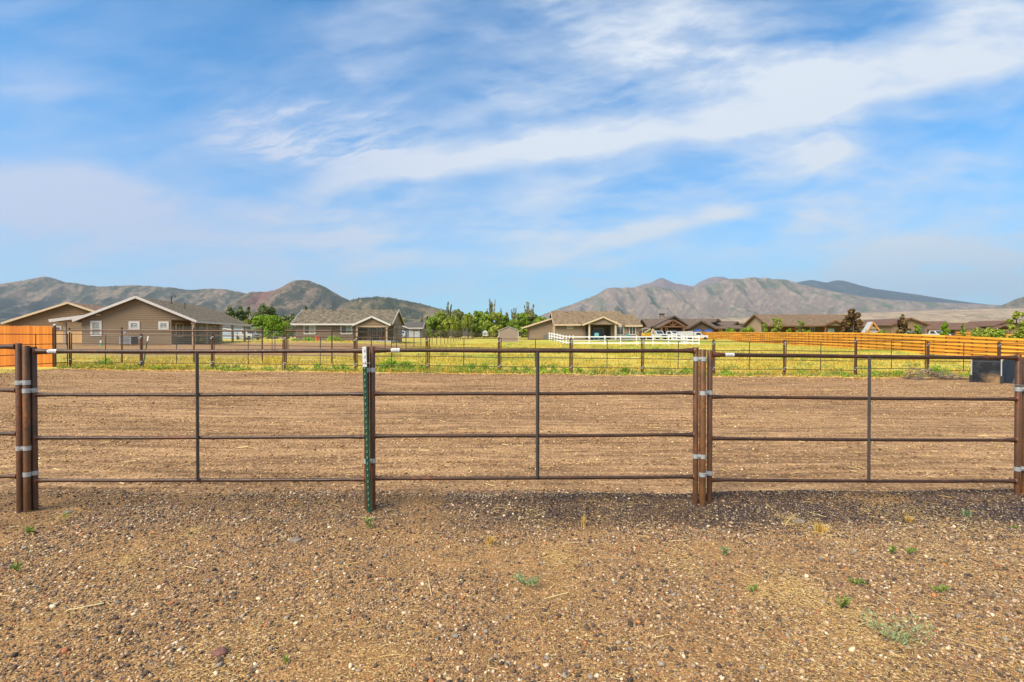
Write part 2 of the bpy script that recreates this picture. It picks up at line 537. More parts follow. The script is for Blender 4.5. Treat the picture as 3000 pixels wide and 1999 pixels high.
M['glass'] = glass_mat('window_glass', (0.025, 0.03, 0.032))
M['glass_pale'] = glass_mat('window_blind', (0.22, 0.27, 0.25), 0.2)
M['glass_green'] = glass_mat('green_curtain_glass', (0.01, 0.10, 0.055), 0.15)


def siding(name, col, var=0.08):
    m, n, b = new_mat(name)
    co = n.coord('Object')
    x, y, z = n.sep(co)
    board = n.m('FLOOR', n.mul(z, 5.0))
    f = n.noise(n.comb(n.mul(n.add(x, y), 0.35), board, 0.0), 1.0, 3)
    f2 = n.noise(co, 9, 4)
    c = n.ramp(n.add(n.mul(f, 0.6), n.mul(f2, 0.4)), [(0.3, tuple(q * (1 - var) for q in col)), (0.7, tuple(q * (1 + var) for q in col))])
    n.put(b.inputs['Base Color'], c); n.put(b.inputs['Roughness'], 0.75)
    return m


def shingle(name, cols):
    m, n, b = new_mat(name)
    co = n.coord('Object')
    x, y, z = n.sep(co)
    row = n.m('FLOOR', n.mul(z, 12.0))
    run = n.add(x, n.mul(y, 0.83))
    st = n.n('ShaderNodeTexWhiteNoise')
    cell = n.comb(n.m('FLOOR', n.add(n.mul(run, 3.2), n.mul(row, 0.37))), row, 0.0)
    n.put(st.inputs['Vector'], cell)
    f = n.noise(co, 1.1, 4, 0.6)
    r = n.add(n.mul(st.outputs['Value'], 0.72), n.mul(f, 0.28))
    c = n.ramp(r, [(0.1, cols[0]), (0.5, cols[1]), (0.9, cols[2])])
    n.put(b.inputs['Base Color'], c); n.put(b.inputs['Roughness'], 0.9)
    g = n.noise(co, 30, 3, 0.7)
    n.put(b.inputs['Normal'], n.bump(n.add(n.mul(n.m('FRACT', n.mul(z, 12.0)), -0.5), g), 0.012))
    return m


M['side1'] = siding('taupe_siding', (0.205, 0.140, 0.080))
M['side1s'] = siding('taupe_siding_sunny', (0.27, 0.19, 0.115))  # lighter taupe for a lit gable wall, sunlight put into the colour
M['side0'] = siding('brown_siding', (0.20, 0.120, 0.056))
M['side2'] = siding('dark_taupe_siding', (0.150, 0.105, 0.066))
M['side3'] = siding('warm_grey_siding', (0.26, 0.185, 0.120))
M['side4'] = siding('dark_brown_siding', (0.095, 0.062, 0.036))
M['side5'] = siding('olive_tan_siding', (0.19, 0.125, 0.062))
M['side5_sunny'] = siding('olive_tan_siding_sunny', (0.42, 0.29, 0.165))  # lit copy of the front siding: sun on the gable end painted in
M['side6'] = siding('sand_siding', (0.24, 0.15, 0.082))
M['side7'] = siding('slate_blue_siding', (0.11, 0.14, 0.20))
M['shed'] = siding('shed_beige', (0.28, 0.215, 0.165))
M['roof1'] = shingle('roof_grey_brown', [(0.090, 0.065, 0.035), (0.138, 0.102, 0.056), (0.200, 0.155, 0.089)])
M['roof0'] = shingle('roof_brown', [(0.136, 0.078, 0.042), (0.196, 0.121, 0.066), (0.255, 0.164, 0.098)])
M['roof2'] = shingle('roof_weathered', [(0.064, 0.052, 0.032), (0.128, 0.101, 0.061), (0.223, 0.185, 0.120)])
M['roof3'] = shingle('roof_tan', [(0.115, 0.078, 0.040), (0.184, 0.125, 0.064), (0.276, 0.194, 0.107)])
M['roof4'] = shingle('roof_dark_brown', [(0.090, 0.061, 0.042), (0.126, 0.085, 0.060), (0.162, 0.115, 0.080)])
M['roof5'] = shingle('roof_mid_brown', [(0.112, 0.070, 0.038), (0.160, 0.102, 0.055), (0.223, 0.148, 0.083)])
M['roof6'] = shingle('roof_red_brown', [(0.102, 0.051, 0.030), (0.137, 0.071, 0.042), (0.171, 0.095, 0.058)])
M['roof7'] = shingle('roof_grey', [(0.060, 0.053, 0.044), (0.084, 0.073, 0.063), (0.114, 0.098, 0.084)])


def wood_fence(name, c0, c1, axis):
    m, n, b = new_mat(name)
    p = n.coord('Object')
    sc = {'z': (26, 26, 1.2), 'y': (24, 1.0, 24)}[axis]
    f = n.noise(n.scl(p, sc), 1.0, 5, 0.6)
    r = n.geo('Random Per Island')
    t = n.add(n.mul(f, 0.55), n.mul(r, 0.45))
    n.put(b.inputs['Base Color'], n.ramp(t, [(0.2, c0), (0.75, c1)]))
    kn = n.voro(n.scl(p, (5, 5, 2.5)), 1.0).outputs['Distance']
    n.put(b.inputs['Roughness'], 0.65)
    n.put(b.inputs['Normal'], n.bump(f, 0.004))
    return m


M['cedar'] = wood_fence('cedar_pickets', (0.40, 0.098, 0.004), (0.66, 0.215, 0.012), 'z')
M['boards'] = wood_fence('orange_boards', (0.56, 0.215, 0.014), (0.95, 0.44, 0.04), 'y')
M['tanfence'] = wood_fence('tan_boards', (0.50, 0.30, 0.12), (0.60, 0.37, 0.16), 'z')
M['boardpost'] = simple('fence_post_wood', (0.22, 0.08, 0.015), 0.8, 0.0, 0.25, 6)

# stone chimney
m, n, b = new_mat('chimney_stone')
vv = n.voro(n.scl(n.coord('Object'), (2.2, 2.2, 4.5)), 1.0)
n.put(b.inputs['Base Color'], n.ramp(n.sep(vv.outputs['Color'])[0], [(0.1, (0.10, 0.065, 0.04)), (0.5, (0.24, 0.15, 0.09)), (0.9, (0.38, 0.27, 0.18))]))
n.put(b.inputs['Roughness'], 0.9)
M['stone'] = m

# ---- ground materials (world position in metres)
def gravel_mat():
    m, n, b = new_mat('gravel_ground')
    p = n.geo('Position'); x, y, z = n.sep(p)
    p2 = n.comb(x, y, 0.0)
    big = n.noise(p2, 0.7, 5, 0.6)
    mid = n.noise(p2, 6.0, 5, 0.65)
    fine = n.noise(p2, 70.0, 4, 0.7)
    v = n.voro(p2, 75.0); v2 = n.voro(p2, 150.0)
    dirt = n.ramp(n.add(n.mul(mid, 0.6), n.mul(fine, 0.4)), [(0.28, (0.161, 0.084, 0.034)), (0.50, (0.327, 0.174, 0.069)), (0.72, (0.558, 0.307, 0.117))])
    rc = n.sep(v.outputs['Color'])[0]; rc2 = n.sep(v2.outputs['Color'])[1]
    stones = n.ramp(rc, [(0.0, (0.094, 0.061, 0.035)), (0.35, (0.187, 0.116, 0.055)), (0.6, (0.335, 0.194, 0.078)), (0.8, (0.536, 0.329, 0.137)), (0.95, (0.800, 0.586, 0.307))])
    st2 = n.ramp(rc2, [(0.0, (0.108, 0.065, 0.034)), (0.5, (0.268, 0.153, 0.064)), (0.9, (0.616, 0.387, 0.166))])
    c = n.mix(n.step(n.add(v.outputs['Distance'], n.mul(big, 0.35)), 0.50, 0.70, 0.85, 0.05), dirt, stones)
    c = n.mix(n.step(v2.outputs['Distance'], 0.25, 0.5, 0.45, 0.0), c, st2)
    # dark cinders of the bank along the fence, heavier to the right
    wob = n.mul(n.sub(n.noise(p2, 1.6, 4, 0.6), 0.5), 0.75)
    yy = n.add(y, wob)
    dk = n.mul(n.step(yy, 4.05, 4.50), n.step(yy, 5.00, 5.20, 1.0, 0.0))
    dk = n.mul(dk, n.step(n.add(x, n.mul(mid, 1.2)), -1.3, 0.9, 0.40, 0.95))
    dk = n.mul(dk, n.step(big, 0.32, 0.52, 0.35, 1.0))
    cind = n.ramp(rc2, [(0.0, (0.027, 0.017, 0.011)), (0.6, (0.077, 0.046, 0.030)), (0.95, (0.200, 0.127, 0.076))])
    c = n.mix(n.mul(dk, 0.88), c, cind)
    n.put(b.inputs['Base Color'], c); n.put(b.inputs['Roughness'], 0.95); n.put(b.inputs['Specular IOR Level'], 0.15)
    h = n.add(n.mul(v.outputs['Distance'], -0.6), n.add(n.mul(v2.outputs['Distance'], -0.3), n.mul(fine, 0.6)))
    n.put(b.inputs['Normal'], n.bump(h, 0.010, 1.0, n.bump(mid, 0.03, 0.7)))
    return m


def arena_mat():
    m, n, b = new_mat('arena_dirt')
    p = n.geo('Position'); x, y, z = n.sep(p)
    p2 = n.comb(x, y, 0.0)
    har = n.noise(n.comb(n.mul(x, 0.55), n.add(n.mul(y, 5.0), n.mul(n.noise(p2, 0.35, 2), 3.0)), 0.0), 1.0, 6, 0.65)   # long harrow lines
    big = n.noise(n.comb(n.mul(x, 0.35), y, 0.0), 0.55, 4, 0.55)
    mid = n.noise(p2, 4.0, 6, 0.7)
    fine = n.noise(p2, 26.0, 6, 0.8)
    v = n.voro(p2, 30.0)
    rc = n.sep(v.outputs['Color'])[0]
    t = n.add(n.add(n.mul(har, 0.33), n.mul(big, 0.15)), n.add(n.mul(mid, 0.19), n.mul(fine, 0.33)))
    c = n.ramp(t, [(0.40, (0.085, 0.050, 0.027)), (0.46, (0.201, 0.118, 0.059)), (0.525, (0.397, 0.238, 0.119)), (0.62, (0.683, 0.431, 0.205))])
    clod = n.ramp(rc, [(0.0, (0.095, 0.051, 0.028)), (0.5, (0.242, 0.124, 0.057)), (0.8, (0.484, 0.251, 0.107)), (1.0, (0.900, 0.589, 0.301))])
    c = n.mix(n.mul(n.step(v.outputs['Distance'], 0.25, 0.5, 1.0, 0.0), n.step(rc, 0.3, 0.9, 0.45, 0.9)), c, clod)
    n.put(b.inputs['Base Color'], c); n.put(b.inputs['Roughness'], 0.95); n.put(b.inputs['Specular IOR Level'], 0.1)
    h = n.add(n.mul(har, 0.6), n.add(n.mul(fine, 0.35), n.mul(v.outputs['Distance'], -0.35)))
    n.put(b.inputs['Normal'], n.bump(h, 0.035, 1.0))
    return m


def field_mat():
    m, n, b = new_mat('field_ground')
    p = n.geo('Position'); x, y, z = n.sep(p)
    p2 = n.comb(x, y, 0.0)
    pa = n.comb(n.mul(x, 0.55), y, 0.0)
    a = n.noise(pa, 0.16, 5, 0.6); bb = n.noise(pa, 0.9, 6, 0.7); f = n.noise(p2, 7.0, 5, 0.75)
    g2 = n.noise(n.comb(n.add(n.mul(x, 0.5), 40.0), y, 0.0), 0.12, 5, 0.65)
    t = n.add(n.mul(a, 0.35), n.add(n.mul(bb, 0.35), n.mul(f, 0.30)))
    dry = n.ramp(t, [(0.36, (0.244, 0.174, 0.040)), (0.50, (0.519, 0.403, 0.075)), (0.64, (0.700, 0.582, 0.150))])
    grn = n.ramp(t, [(0.36, (0.106, 0.146, 0.018)), (0.50, (0.297, 0.347, 0.040)), (0.64, (0.551, 0.560, 0.100))])
    gm = n.step(n.add(g2, n.mul(n.sub(f, 0.5), 0.25)), 0.44, 0.60)
    gm = n.mul(gm, n.step(y, 23.0, 34.0, 0.55, 1.0))
    gm = n.mul(gm, n.step(x, -12.0, -2.0, 0.25, 1.0))
    c = n.mix(gm, dry, grn)
    # bare earth round the houses on the left
    dirt = n.ramp(n.add(n.mul(bb, 0.5), n.mul(f, 0.5)), [(0.35, (0.20, 0.105, 0.055)), (0.65, (0.42, 0.24, 0.125))])
    wob = n.mul(n.sub(n.noise(p2, 0.25, 4), 0.5), 9.0)
    dm = n.mul(n.step(n.add(y, wob), 33.0, 37.0), n.step(n.add(y, wob), 57.0, 64.0, 1.0, 0.0))
    dm = n.mul(dm, n.step(n.add(x, n.mul(wob, 0.6)), -13.0, -9.5, 1.0, 0.0))
    c = n.mix(n.mul(dm, 0.92), c, dirt)
    # bare soil strip just outside the pen on the right
    sm = n.mul(n.step(y, 22.6, 24.6, 1.0, 0.0), n.step(n.add(bb, n.mul(x, 0.010)), 0.38, 0.54))
    soil = n.ramp(f, [(0.3, (0.13, 0.075, 0.045)), (0.7, (0.27, 0.165, 0.095))])
    c = n.mix(n.mul(sm, 0.85), c, soil)
    # far plain: straw and sage
    far = n.ramp(n.noise(n.comb(n.mul(x, 0.3), y, 0.0), 0.004, 6, 0.65), [(0.35, (0.16, 0.15, 0.07)), (0.5, (0.36, 0.28, 0.14)), (0.65, (0.50, 0.38, 0.18))])
    c = n.mix(n.step(y, 180.0, 600.0), c, far)
    n.put(b.inputs['Base Color'], c); n.put(b.inputs['Roughness'], 0.95); n.put(b.inputs['Specular IOR Level'], 0.1)
    n.put(b.inputs['Normal'], n.bump(n.add(f, bb), 0.08, 0.8))
    return m


M['gravel'] = gravel_mat(); M['arena'] = arena_mat(); M['field'] = field_mat()


def mountain_mat(name, green, rock, pale, gbias, red=None, pscale=1.0):
    m, n, b = new_mat(name)
    p = n.geo('Position'); x, y, z = n.sep(p)
    sx = n.scl(p, (0.0028 * pscale,) * 3)
    a = n.noise(sx, 1.0, 7, 0.62, 0.4)
    bb = n.noise(n.scl(p, (0.012 * pscale, 0.012 * pscale, 0.004 * pscale)), 1.0, 6, 0.65)
    d = n.noise(n.scl(p, (0.06 * pscale,) * 3), 1.0, 4, 0.7)
    base = n.ramp(n.add(n.mul(bb, 0.6), n.mul(d, 0.4)), [(0.34, tuple(c * 0.75 for c in rock)), (0.5, rock), (0.64, pale)])
    gcol = n.ramp(d, [(0.35, tuple(c * 0.6 for c in green)), (0.65, tuple(c * 1.25 for c in green))])
    nz = n.sep(n.geo('Normal'))
    gm = n.step(n.add(n.add(n.mul(a, 0.65), n.mul(bb, 0.35)), n.mul(nz[0], -0.10)), gbias + 0.07, gbias - 0.07)
    c = n.mix(gm, base, gcol)
    sp = n.step(n.voro(n.scl(p, (0.045 * pscale,) * 3), 1.0).outputs['Distance'], 0.15, 0.42, 1.0, 0.0)
    c = n.mix(n.mul(sp, 0.45), c, tuple(q * 0.55 for q in green))
    if red is not None:
        (x0, x1, z0, z1) = red
        rm = n.mul(n.mul(n.step(n.add(x, n.mul(bb, 240.0)), x0, x0 + 120), n.step(n.add(x, n.mul(bb, 240.0)), x1 - 120, x1, 1.0, 0.0)),
                   n.mul(n.step(n.add(z, n.mul(a, 160)), z0, z0 + 60), n.step(z, z1, z1 + 90, 1.0, 0.0)))
        rc = n.ramp(n.noise(n.scl(p, (0.03, 0.03, 0.006)), 1.0, 5, 0.7), [(0.35, (0.12, 0.055, 0.042)), (0.65, (0.25, 0.115, 0.085))])
        c = n.mix(n.mul(rm, 0.7), c, rc)
    n.put(b.inputs['Base Color'], c); n.put(b.inputs['Roughness'], 1.0); n.put(b.inputs['Specular IOR Level'], 0.0)
    ero = n.noise(n.scl(p, (0.010 * pscale, 0.003 * pscale, 0.0045 * pscale)), 1.0, 7, 0.68, 0.3)
    n.put(b.inputs['Normal'], n.bump(n.add(n.add(bb, n.mul(ero, 1.3)), n.mul(d, 0.4)), 38.0 / pscale, 0.65))
    return m


M['mt_left'] = mountain_mat('mountain_scrub', (0.070, 0.076, 0.048), (0.185, 0.142, 0.098), (0.28, 0.205, 0.135), 0.50, pscale=1.9)
M['mt_butte'] = mountain_mat('butte_scrub', (0.068, 0.072, 0.044), (0.17, 0.125, 0.082), (0.27, 0.195, 0.125), 0.48, pscale=1.9, red=(-2080, -1790, 290, 430))
M['mt_mid'] = mountain_mat('ridge_scrub', (0.055, 0.062, 0.032), (0.17, 0.135, 0.075), (0.26, 0.20, 0.11), 0.50)
M['mt_right'] = mountain_mat('burnt_slope', (0.120, 0.136, 0.066), (0.225, 0.168, 0.122), (0.40, 0.305, 0.195), 0.47, pscale=0.85)
M['mt_peak'] = mountain_mat('bare_peak', (0.10, 0.10, 0.07), (0.22, 0.145, 0.11), (0.30, 0.22, 0.17), 0.40, pscale=0.5)
M['mt_dark'] = mountain_mat('forest_slope', (0.045, 0.06, 0.05), (0.075, 0.085, 0.065), (0.13, 0.12, 0.085), 0.58, pscale=0.5)
M['mt_foot'] = mountain_mat('grass_foothill', (0.146, 0.140, 0.067), (0.403, 0.291, 0.179), (0.582, 0.448, 0.246), 0.42, pscale=0.8)

# foliage
M['leaf_green'] = island('leaf_green', [(0.0, (0.075, 0.123, 0.014)), (0.5, (0.190, 0.293, 0.029)), (1.0, (0.441, 0.531, 0.054))], trans=0.25)
M['leaf_willow'] = island('leaf_willow', [(0.0, (0.105, 0.145, 0.017)), (0.5, (0.261, 0.320, 0.035)), (1.0, (0.523, 0.559, 0.071))], trans=0.25)
M['leaf_grey'] = island('leaf_grey_green', [(0.0, (0.090, 0.103, 0.030)), (0.5, (0.193, 0.217, 0.061)), (1.0, (0.385, 0.371, 0.121))], trans=0.2)
M['leaf_bright'] = island('leaf_bright', [(0.0, (0.07, 0.13, 0.006)), (0.5, (0.19, 0.33, 0.012)), (1.0, (0.36, 0.50, 0.03))], trans=0.3)
M['leaf_yellow'] = island('leaf_yellow_green', [(0.0, (0.10, 0.12, 0.01)), (0.5, (0.22, 0.25, 0.02)), (1.0, (0.38, 0.36, 0.05))], trans=0.3)
M['leaf_poplar'] = island('leaf_poplar', [(0.0, (0.135, 0.130, 0.055)), (0.5, (0.270, 0.244, 0.094)), (1.0, (0.473, 0.406, 0.187))], trans=0.2)
M['forest'] = island('far_forest', [(0.0, (0.012, 0.024, 0.012)), (0.5, (0.026, 0.042, 0.020)), (1.0, (0.055, 0.075, 0.035))])
M['needle'] = island('pine_needles', [(0.0, (0.030, 0.059, 0.020)), (0.5, (0.087, 0.126, 0.037)), (1.0, (0.217, 0.240, 0.061))])
M['leaf_bronze'] = island('leaf_bronze', [(0.0, (0.040, 0.014, 0.012)), (0.5, (0.115, 0.042, 0.024)), (0.76, (0.17, 0.075, 0.028)), (0.86, (0.24, 0.22, 0.03)), (1.0, (0.34, 0.34, 0.05))], trans=0.2)
M['leaf_silver'] = island('leaf_silver', [(0.0, (0.12, 0.16, 0.09)), (1.0, (0.36, 0.42, 0.28))], trans=0.2)
M['weed'] = island('weed_leaves', [(0.0, (0.104, 0.208, 0.017)), (0.5, (0.227, 0.416, 0.031)), (1.0, (0.491, 0.680, 0.070))], trans=0.25)
M['weed_small'] = island('weed_small', [(0.0, (0.09, 0.15, 0.025)), (0.5, (0.17, 0.26, 0.04)), (1.0, (0.30, 0.38, 0.08))], trans=0.2)
M['weed_dull'] = island('weed_dull', [(0.0, (0.151, 0.193, 0.039)), (0.5, (0.302, 0.338, 0.067)), (1.0, (0.538, 0.515, 0.112))], trans=0.2)
M['weed_grey'] = island('weed_grey_green', [(0.0, (0.150, 0.225, 0.090)), (1.0, (0.360, 0.450, 0.210))], trans=0.2)
M['weed_lime'] = island('weed_lime', [(0.0, (0.15, 0.24, 0.03)), (1.0, (0.34, 0.42, 0.08))], trans=0.3)
M['drygrass'] = island('dry_grass', [(0.0, (0.350, 0.220, 0.026)), (0.45, (0.606, 0.418, 0.056)), (0.75, (0.770, 0.561, 0.105)), (0.9, (0.396, 0.363, 0.045)), (1.0, (0.257, 0.286, 0.030))], trans=0.25)
M['tuft'] = island('dry_tuft', [(0.0, (0.45, 0.27, 0.05)), (1.0, (0.75, 0.52, 0.15))], trans=0.25)
M['straw'] = island('straw', [(0.0, (0.420, 0.257, 0.080)), (0.6, (0.620, 0.427, 0.152)), (1.0, (0.800, 0.627, 0.304))], trans=0.15)
M['pebble'] = island('pebbles', [(0.0, (0.063, 0.044, 0.032)), (0.27, (0.132, 0.088, 0.060)), (0.47, (0.231, 0.151, 0.093)), (0.62, (0.392, 0.249, 0.136)), (0.74, (0.576, 0.391, 0.217)), (0.79, (0.195, 0.171, 0.141)), (0.85, (0.346, 0.284, 0.217)), (0.90, (0.669, 0.487, 0.293)), (0.955, (0.784, 0.635, 0.424)), (0.97, (0.323, 0.108, 0.054)), (1.0, (0.554, 0.227, 0.076))], 0.85, fleck=0.2)
M['cinder'] = island('cinders', [(0.0, (0.018, 0.012, 0.013)), (0.4, (0.045, 0.030, 0.030)), (0.75, (0.095, 0.068, 0.062)), (0.88, (0.17, 0.14, 0.13)), (0.94, (0.36, 0.26, 0.16)), (1.0, (0.60, 0.48, 0.33))], 0.85, fleck=0.25)
M['clod'] = island('clods', [(0.0, (0.119, 0.063, 0.030)), (0.5, (0.269, 0.140, 0.059)), (0.82, (0.476, 0.254, 0.099)), (0.93, (0.793, 0.483, 0.197)), (1.0, (0.900, 0.805, 0.414))], 0.9, fleck=0.2)
M['rock'] = simple('grey_rock', (0.20, 0.16, 0.12), 0.9, 0.0, 0.35, 20, 0.004)
M['redrock'] = simple('red_rock', (0.17, 0.075, 0.055), 0.9, 0.0, 0.4, 20, 0.004)

# ------------------------------------------------------------------ the ground
def grid_sheet(name, xs, ys, zf, m, skip=None):
    X, Y = np.meshgrid(xs, ys)
    Z = zf(X, Y)
    V = np.stack([X, Y, Z], -1).reshape(-1, 3)
    nx, ny = len(xs), len(ys)
    i = np.arange((ny - 1) * nx).reshape(ny - 1, nx)[:, :-1]
    F = np.stack([i, i + 1, i + nx + 1, i + nx], -1)
    if skip is not None:
        cx = (X[:-1, :-1] + X[1:, 1:]) / 2; cy = (Y[:-1, :-1] + Y[1:, 1:]) / 2
        F = F[~skip(cx, cy)]
    o = fast_mesh(name, V, F.reshape(-1, 4), m, smooth=True)
    return o


def lin(a, b, st): return np.linspace(a, b, max(2, int(round((b - a) / st)) + 1))
def cat(*a): return np.unique(np.round(np.concatenate(a), 5))


XL, XR, YB, YM, YF = -18.95, 30.0, -6.0, 5.20, 21.05
xs_y = cat(lin(XL, -8, 0.4), lin(-8, 8, 0.05), lin(8, XR, 0.5))
o = grid_sheet('gravel_yard', xs_y, cat(lin(YB, 1.5, 0.3), lin(1.5, YM, 0.045)), gzn, M['gravel']); o['kind'] = 'structure'
tag(o, 'gravelly brown yard in front of the near fence', 'ground')
o = grid_sheet('riding_pen', cat(xs_y[(np.abs(xs_y) < 8) & (np.arange(len(xs_y)) % 2 == 0)], lin(XL, -8, .25), lin(8, XR, .3)), cat(lin(YM, 9, 0.08), lin(9, YF, .2)), gzn, M['arena']); o['kind'] = 'structure'
tag(o, 'harrowed bare brown dirt of the pen', 'ground')
far_l = [16900, 12500, 9000, 6000, 4000, 2600, 1700, 1100, 700, 450, 300]
xs_f = cat(np.array([-q for q in far_l] + far_l, float), lin(-200, 200, 8), lin(-60, 60, 1.2), np.array([XL, XR]))
ys_f = cat(np.array([-16900, -6000, -1500, -400, -100, -40, YB], float), lin(YB, YF, 2), lin(YF, 60, 0.7), lin(60, 140, 2.5), lin(140, 320, 12), np.array(far_l, float))
o = grid_sheet('grass_field', xs_f, ys_f, gz, M['field'], lambda cx, cy: (cx > XL) & (cx < XR) & (cy > YB) & (cy < YF)); o['kind'] = 'structure'
tag(o, 'yellow green pasture running back to the hills', 'ground')


# ------------------------------------------------------------------ mountains
def mountain(name, sky_px, D, depth, m, label, step=6.0, spur=0.42, L=420.0, seed=1, nv=46, jag=0.0, foot=0.0, p=1.15, spurs=(), sw=55, sa=0.2):
    px = np.arange(sky_px[0][0], sky_px[-1][0] + 0.1, step)
    py = np.interp(px, [q[0] for q in sky_px], [q[1] for q in sky_px])
    kern = np.ones(3) / 3
    pys = np.convolve(np.pad(py, 1, mode='edge'), kern, 'valid')
    H = (985 - pys) / 1500.0 * D + 0.0
    H = H * (1 + 0.006 * (fbm(px * 0.05, px * 0 + 1, seed + 40, 4) - 0.5)) + jag * (vnoise(px * 0.45, px * 0, seed + 50) - 0.5)
    H = np.maximum(H, 2.0)
    X0 = (px - 1500) / 1500.0 * D
    back = np.linspace(-0.35, 0, 8)[:-1]
    v = np.concatenate([back, np.linspace(0, 1, nv) ** 1.15])
    Xg, Vg = np.meshgrid(X0, v); Hg = np.broadcast_to(H, Xg.shape)
    Yg = D - Vg * depth + 0 * Xg
    wx = Xg + 0.5 * L * (fbm(Xg / L * 0.8, Vg * 3.0, seed + 7, 3) - 0.5) * 2
    rid = 1 - np.abs(2 * fbm(wx / L, Vg * 1.1, seed, 4, 0.5) - 1)
    rid2 = 1 - np.abs(2 * fbm(wx / L * 3.3, Vg * 3.0, seed + 3, 4, 0.55) - 1)
    va = np.clip(Vg, 0, 1)
    base = np.where(Vg >= 0, (1 - va) ** p, 1 - 2.2 * np.abs(Vg))
    mod = np.clip(va * 5.5, 0, 1) * (1 - va) ** 0.55
    Z = Hg * (base - spur * mod * (1 - rid ** 1.6) * 0.62 - spur * 0.42 * mod * (1 - rid2 ** 1.3) - spur * 0.12 * mod * (fbm(wx / L * 12, Vg * 9, seed + 9, 4, 0.6)))
    Z = np.where(Vg >= 0.98, -3.0 + foot, np.maximum(Z, -3 + foot))
    if spurs:
        pxg = Xg / D * 1500 + 1500 + 0.35 * sw * (fbm(Xg / L * 2.2, Vg * 5, seed + 17, 3) - 0.5) * 2
        S = 0
        for p0, p1 in spurs:
            cc = p0 + (p1 - p0) * va
            S = np.maximum(S, np.clip(1 - np.abs(pxg - cc) / (sw * (0.35 + 0.95 * va)), 0, 1))
        ok_ = (Vg > 0) & (Vg < 0.97)
        Z = np.where(ok_, Z * (1 - 0.35 * sa / 0.2 * np.clip(va * 4, 0, 1) * (1 - S)) + 0 * Z, Z)
        Z = np.where(ok_, np.maximum(Z, -3 + foot), Z)
    V = np.stack([Xg, Yg, Z], -1).reshape(-1, 3)
    nx, ny = len(px), len(v)
    i = np.arange((ny - 1) * nx).reshape(ny - 1, nx)[:, :-1]
    F = np.stack([i, i + nx, i + nx + 1, i + 1], -1).reshape(-1, 4)
    o = fast_mesh(name, V, F, m, smooth=True)
    o['kind'] = 'structure'
    tag(o, label, 'mountain')
    return o, px, H


mountain('mountain', [(-700, 870), (-300, 850), (-60, 838), (0, 832), (68, 822), (112, 814), (132, 809.5), (163, 817), (194, 827), (240, 832), (289, 840), (374, 836), (425, 837), (510, 843), (558, 850),
         (612, 846), (663, 847), (707, 857), (760, 868), (850, 890), (960, 915), (1060, 940), (1160, 962), (1240, 985)], 5200, 1900, M['mt_left'],
         'long scrubby range on the left with a low pointed summit', seed=3, jag=7, L=520, spurs=((-60, -150), (40, -10), (115, 90), (200, 270), (300, 290), (380, 420), (470, 520), (560, 590), (640, 640), (710, 760)), sw=60, sa=0.2)
mountain('butte', [(600, 950), (660, 915), (700, 872), (735, 855), (782, 855), (800, 852), (829, 840), (857, 823), (880, 820), (905, 821.5), (925, 830), (944, 836), (965, 848), (990, 863), (1026, 881), (1080, 905), (1140, 935), (1220, 985)], 4300, 1200, M['mt_butte'],
         'rounded butte with red rock cliffs on its left shoulder', seed=12, jag=5, L=260, spur=0.36)
_, mpx, mH = mountain('ridge', [(960, 960), (1000, 905), (1026, 879), (1050, 874), (1080, 871), (1110, 869), (1148, 873), (1180, 880), (1224, 888), (1280, 902), (1330, 916), (1400, 940), (1480, 960), (1540, 985)], 3700, 1000, M['mt_mid'],
         'low wooded ridge sloping down to the right of the red butte', seed=21, jag=4, L=230, spur=0.3)
mountain('dark_slope', [(2240, 900), (2290, 840), (2330, 829), (2352, 824), (2378, 820), (2405, 826), (2420, 829), (2440, 823), (2456, 821), (2480, 825), (2510, 834), (2560, 846), (2620, 854), (2690, 864), (2760, 875), (2840, 886), (2960, 900), (3200, 930), (3500, 985)], 13500, 3400, M['mt_dark'],
         'dark forested far slope behind the right mountain', seed=31, L=1500, spur=0.12, p=0.9)
mountain('peak', [(1790, 985), (1820, 900), (1858, 843), (1885, 832), (1905, 829), (1922, 820), (1938, 813), (1955, 821), (1975, 830), (2003, 834), (2018, 837), (2030, 840), (2050, 826), (2078, 814), (2100, 810.5), (2118, 812), (2134, 817), (2160, 840), (2230, 900), (2300, 985)], 13800, 3000, M['mt_peak'],
         'bare far twin peaks showing above the right mountain', seed=41, L=900, spur=0.4, step=3, jag=8)
mountain('big_mountain', [(1380, 985), (1480, 962), (1560, 935), (1600, 918), (1640, 903), (1680, 890), (1720, 874), (1750, 862), (1778, 844), (1810, 843), (1850, 843), (1890, 840), (1930, 841), (1965, 848), (2000, 852), (2025, 848), (2060, 838), (2100, 828), (2134, 818), (2155, 816.5), (2172, 818), (2190, 814), (2210, 812),
         (2224, 816), (2243, 813), (2262, 819), (2278, 818), (2300, 819.5), (2325, 826), (2352, 835), (2390, 843), (2450, 856), (2520, 868), (2600, 877), (2700, 884), (2800, 888), (2900, 893), (3050, 900), (3300, 915), (3700, 985)], 9000, 3600, M['mt_right'],
         'large burnt mountain on the right with tan spurs and green patches', seed=55, L=900, spur=0.40, nv=120, step=4, jag=7, spurs=((1700, 1560), (1795, 1690), (1885, 1830), (1975, 1960), (2060, 2105), (2155, 2060), (2215, 2210), (2285, 2330), (2345, 2490), (2450, 2640), (2600, 2800)), sw=62, sa=0.30)
mountain('foothill', [(1500, 985), (1650, 968), (1800, 950), (1950, 938), (2150, 930), (2350, 924), (2550, 916), (2750, 908), (2900, 905), (3050, 902), (3300, 905), (3800, 985)], 5200, 2600, M['mt_foot'],
         'pale grassy apron of land below the right mountain', seed=66, L=1200, spur=0.25, p=1.0)
mountain('hill', [(2860, 930), (2920, 900), (2950, 888), (2975, 876), (3000, 869), (3050, 858), (3150, 850), (3300, 870), (3500, 985)], 6500, 1200, M['mt_mid'],
         'small dark hill cut by the right edge of the view', seed=77, L=420, spur=0.25)


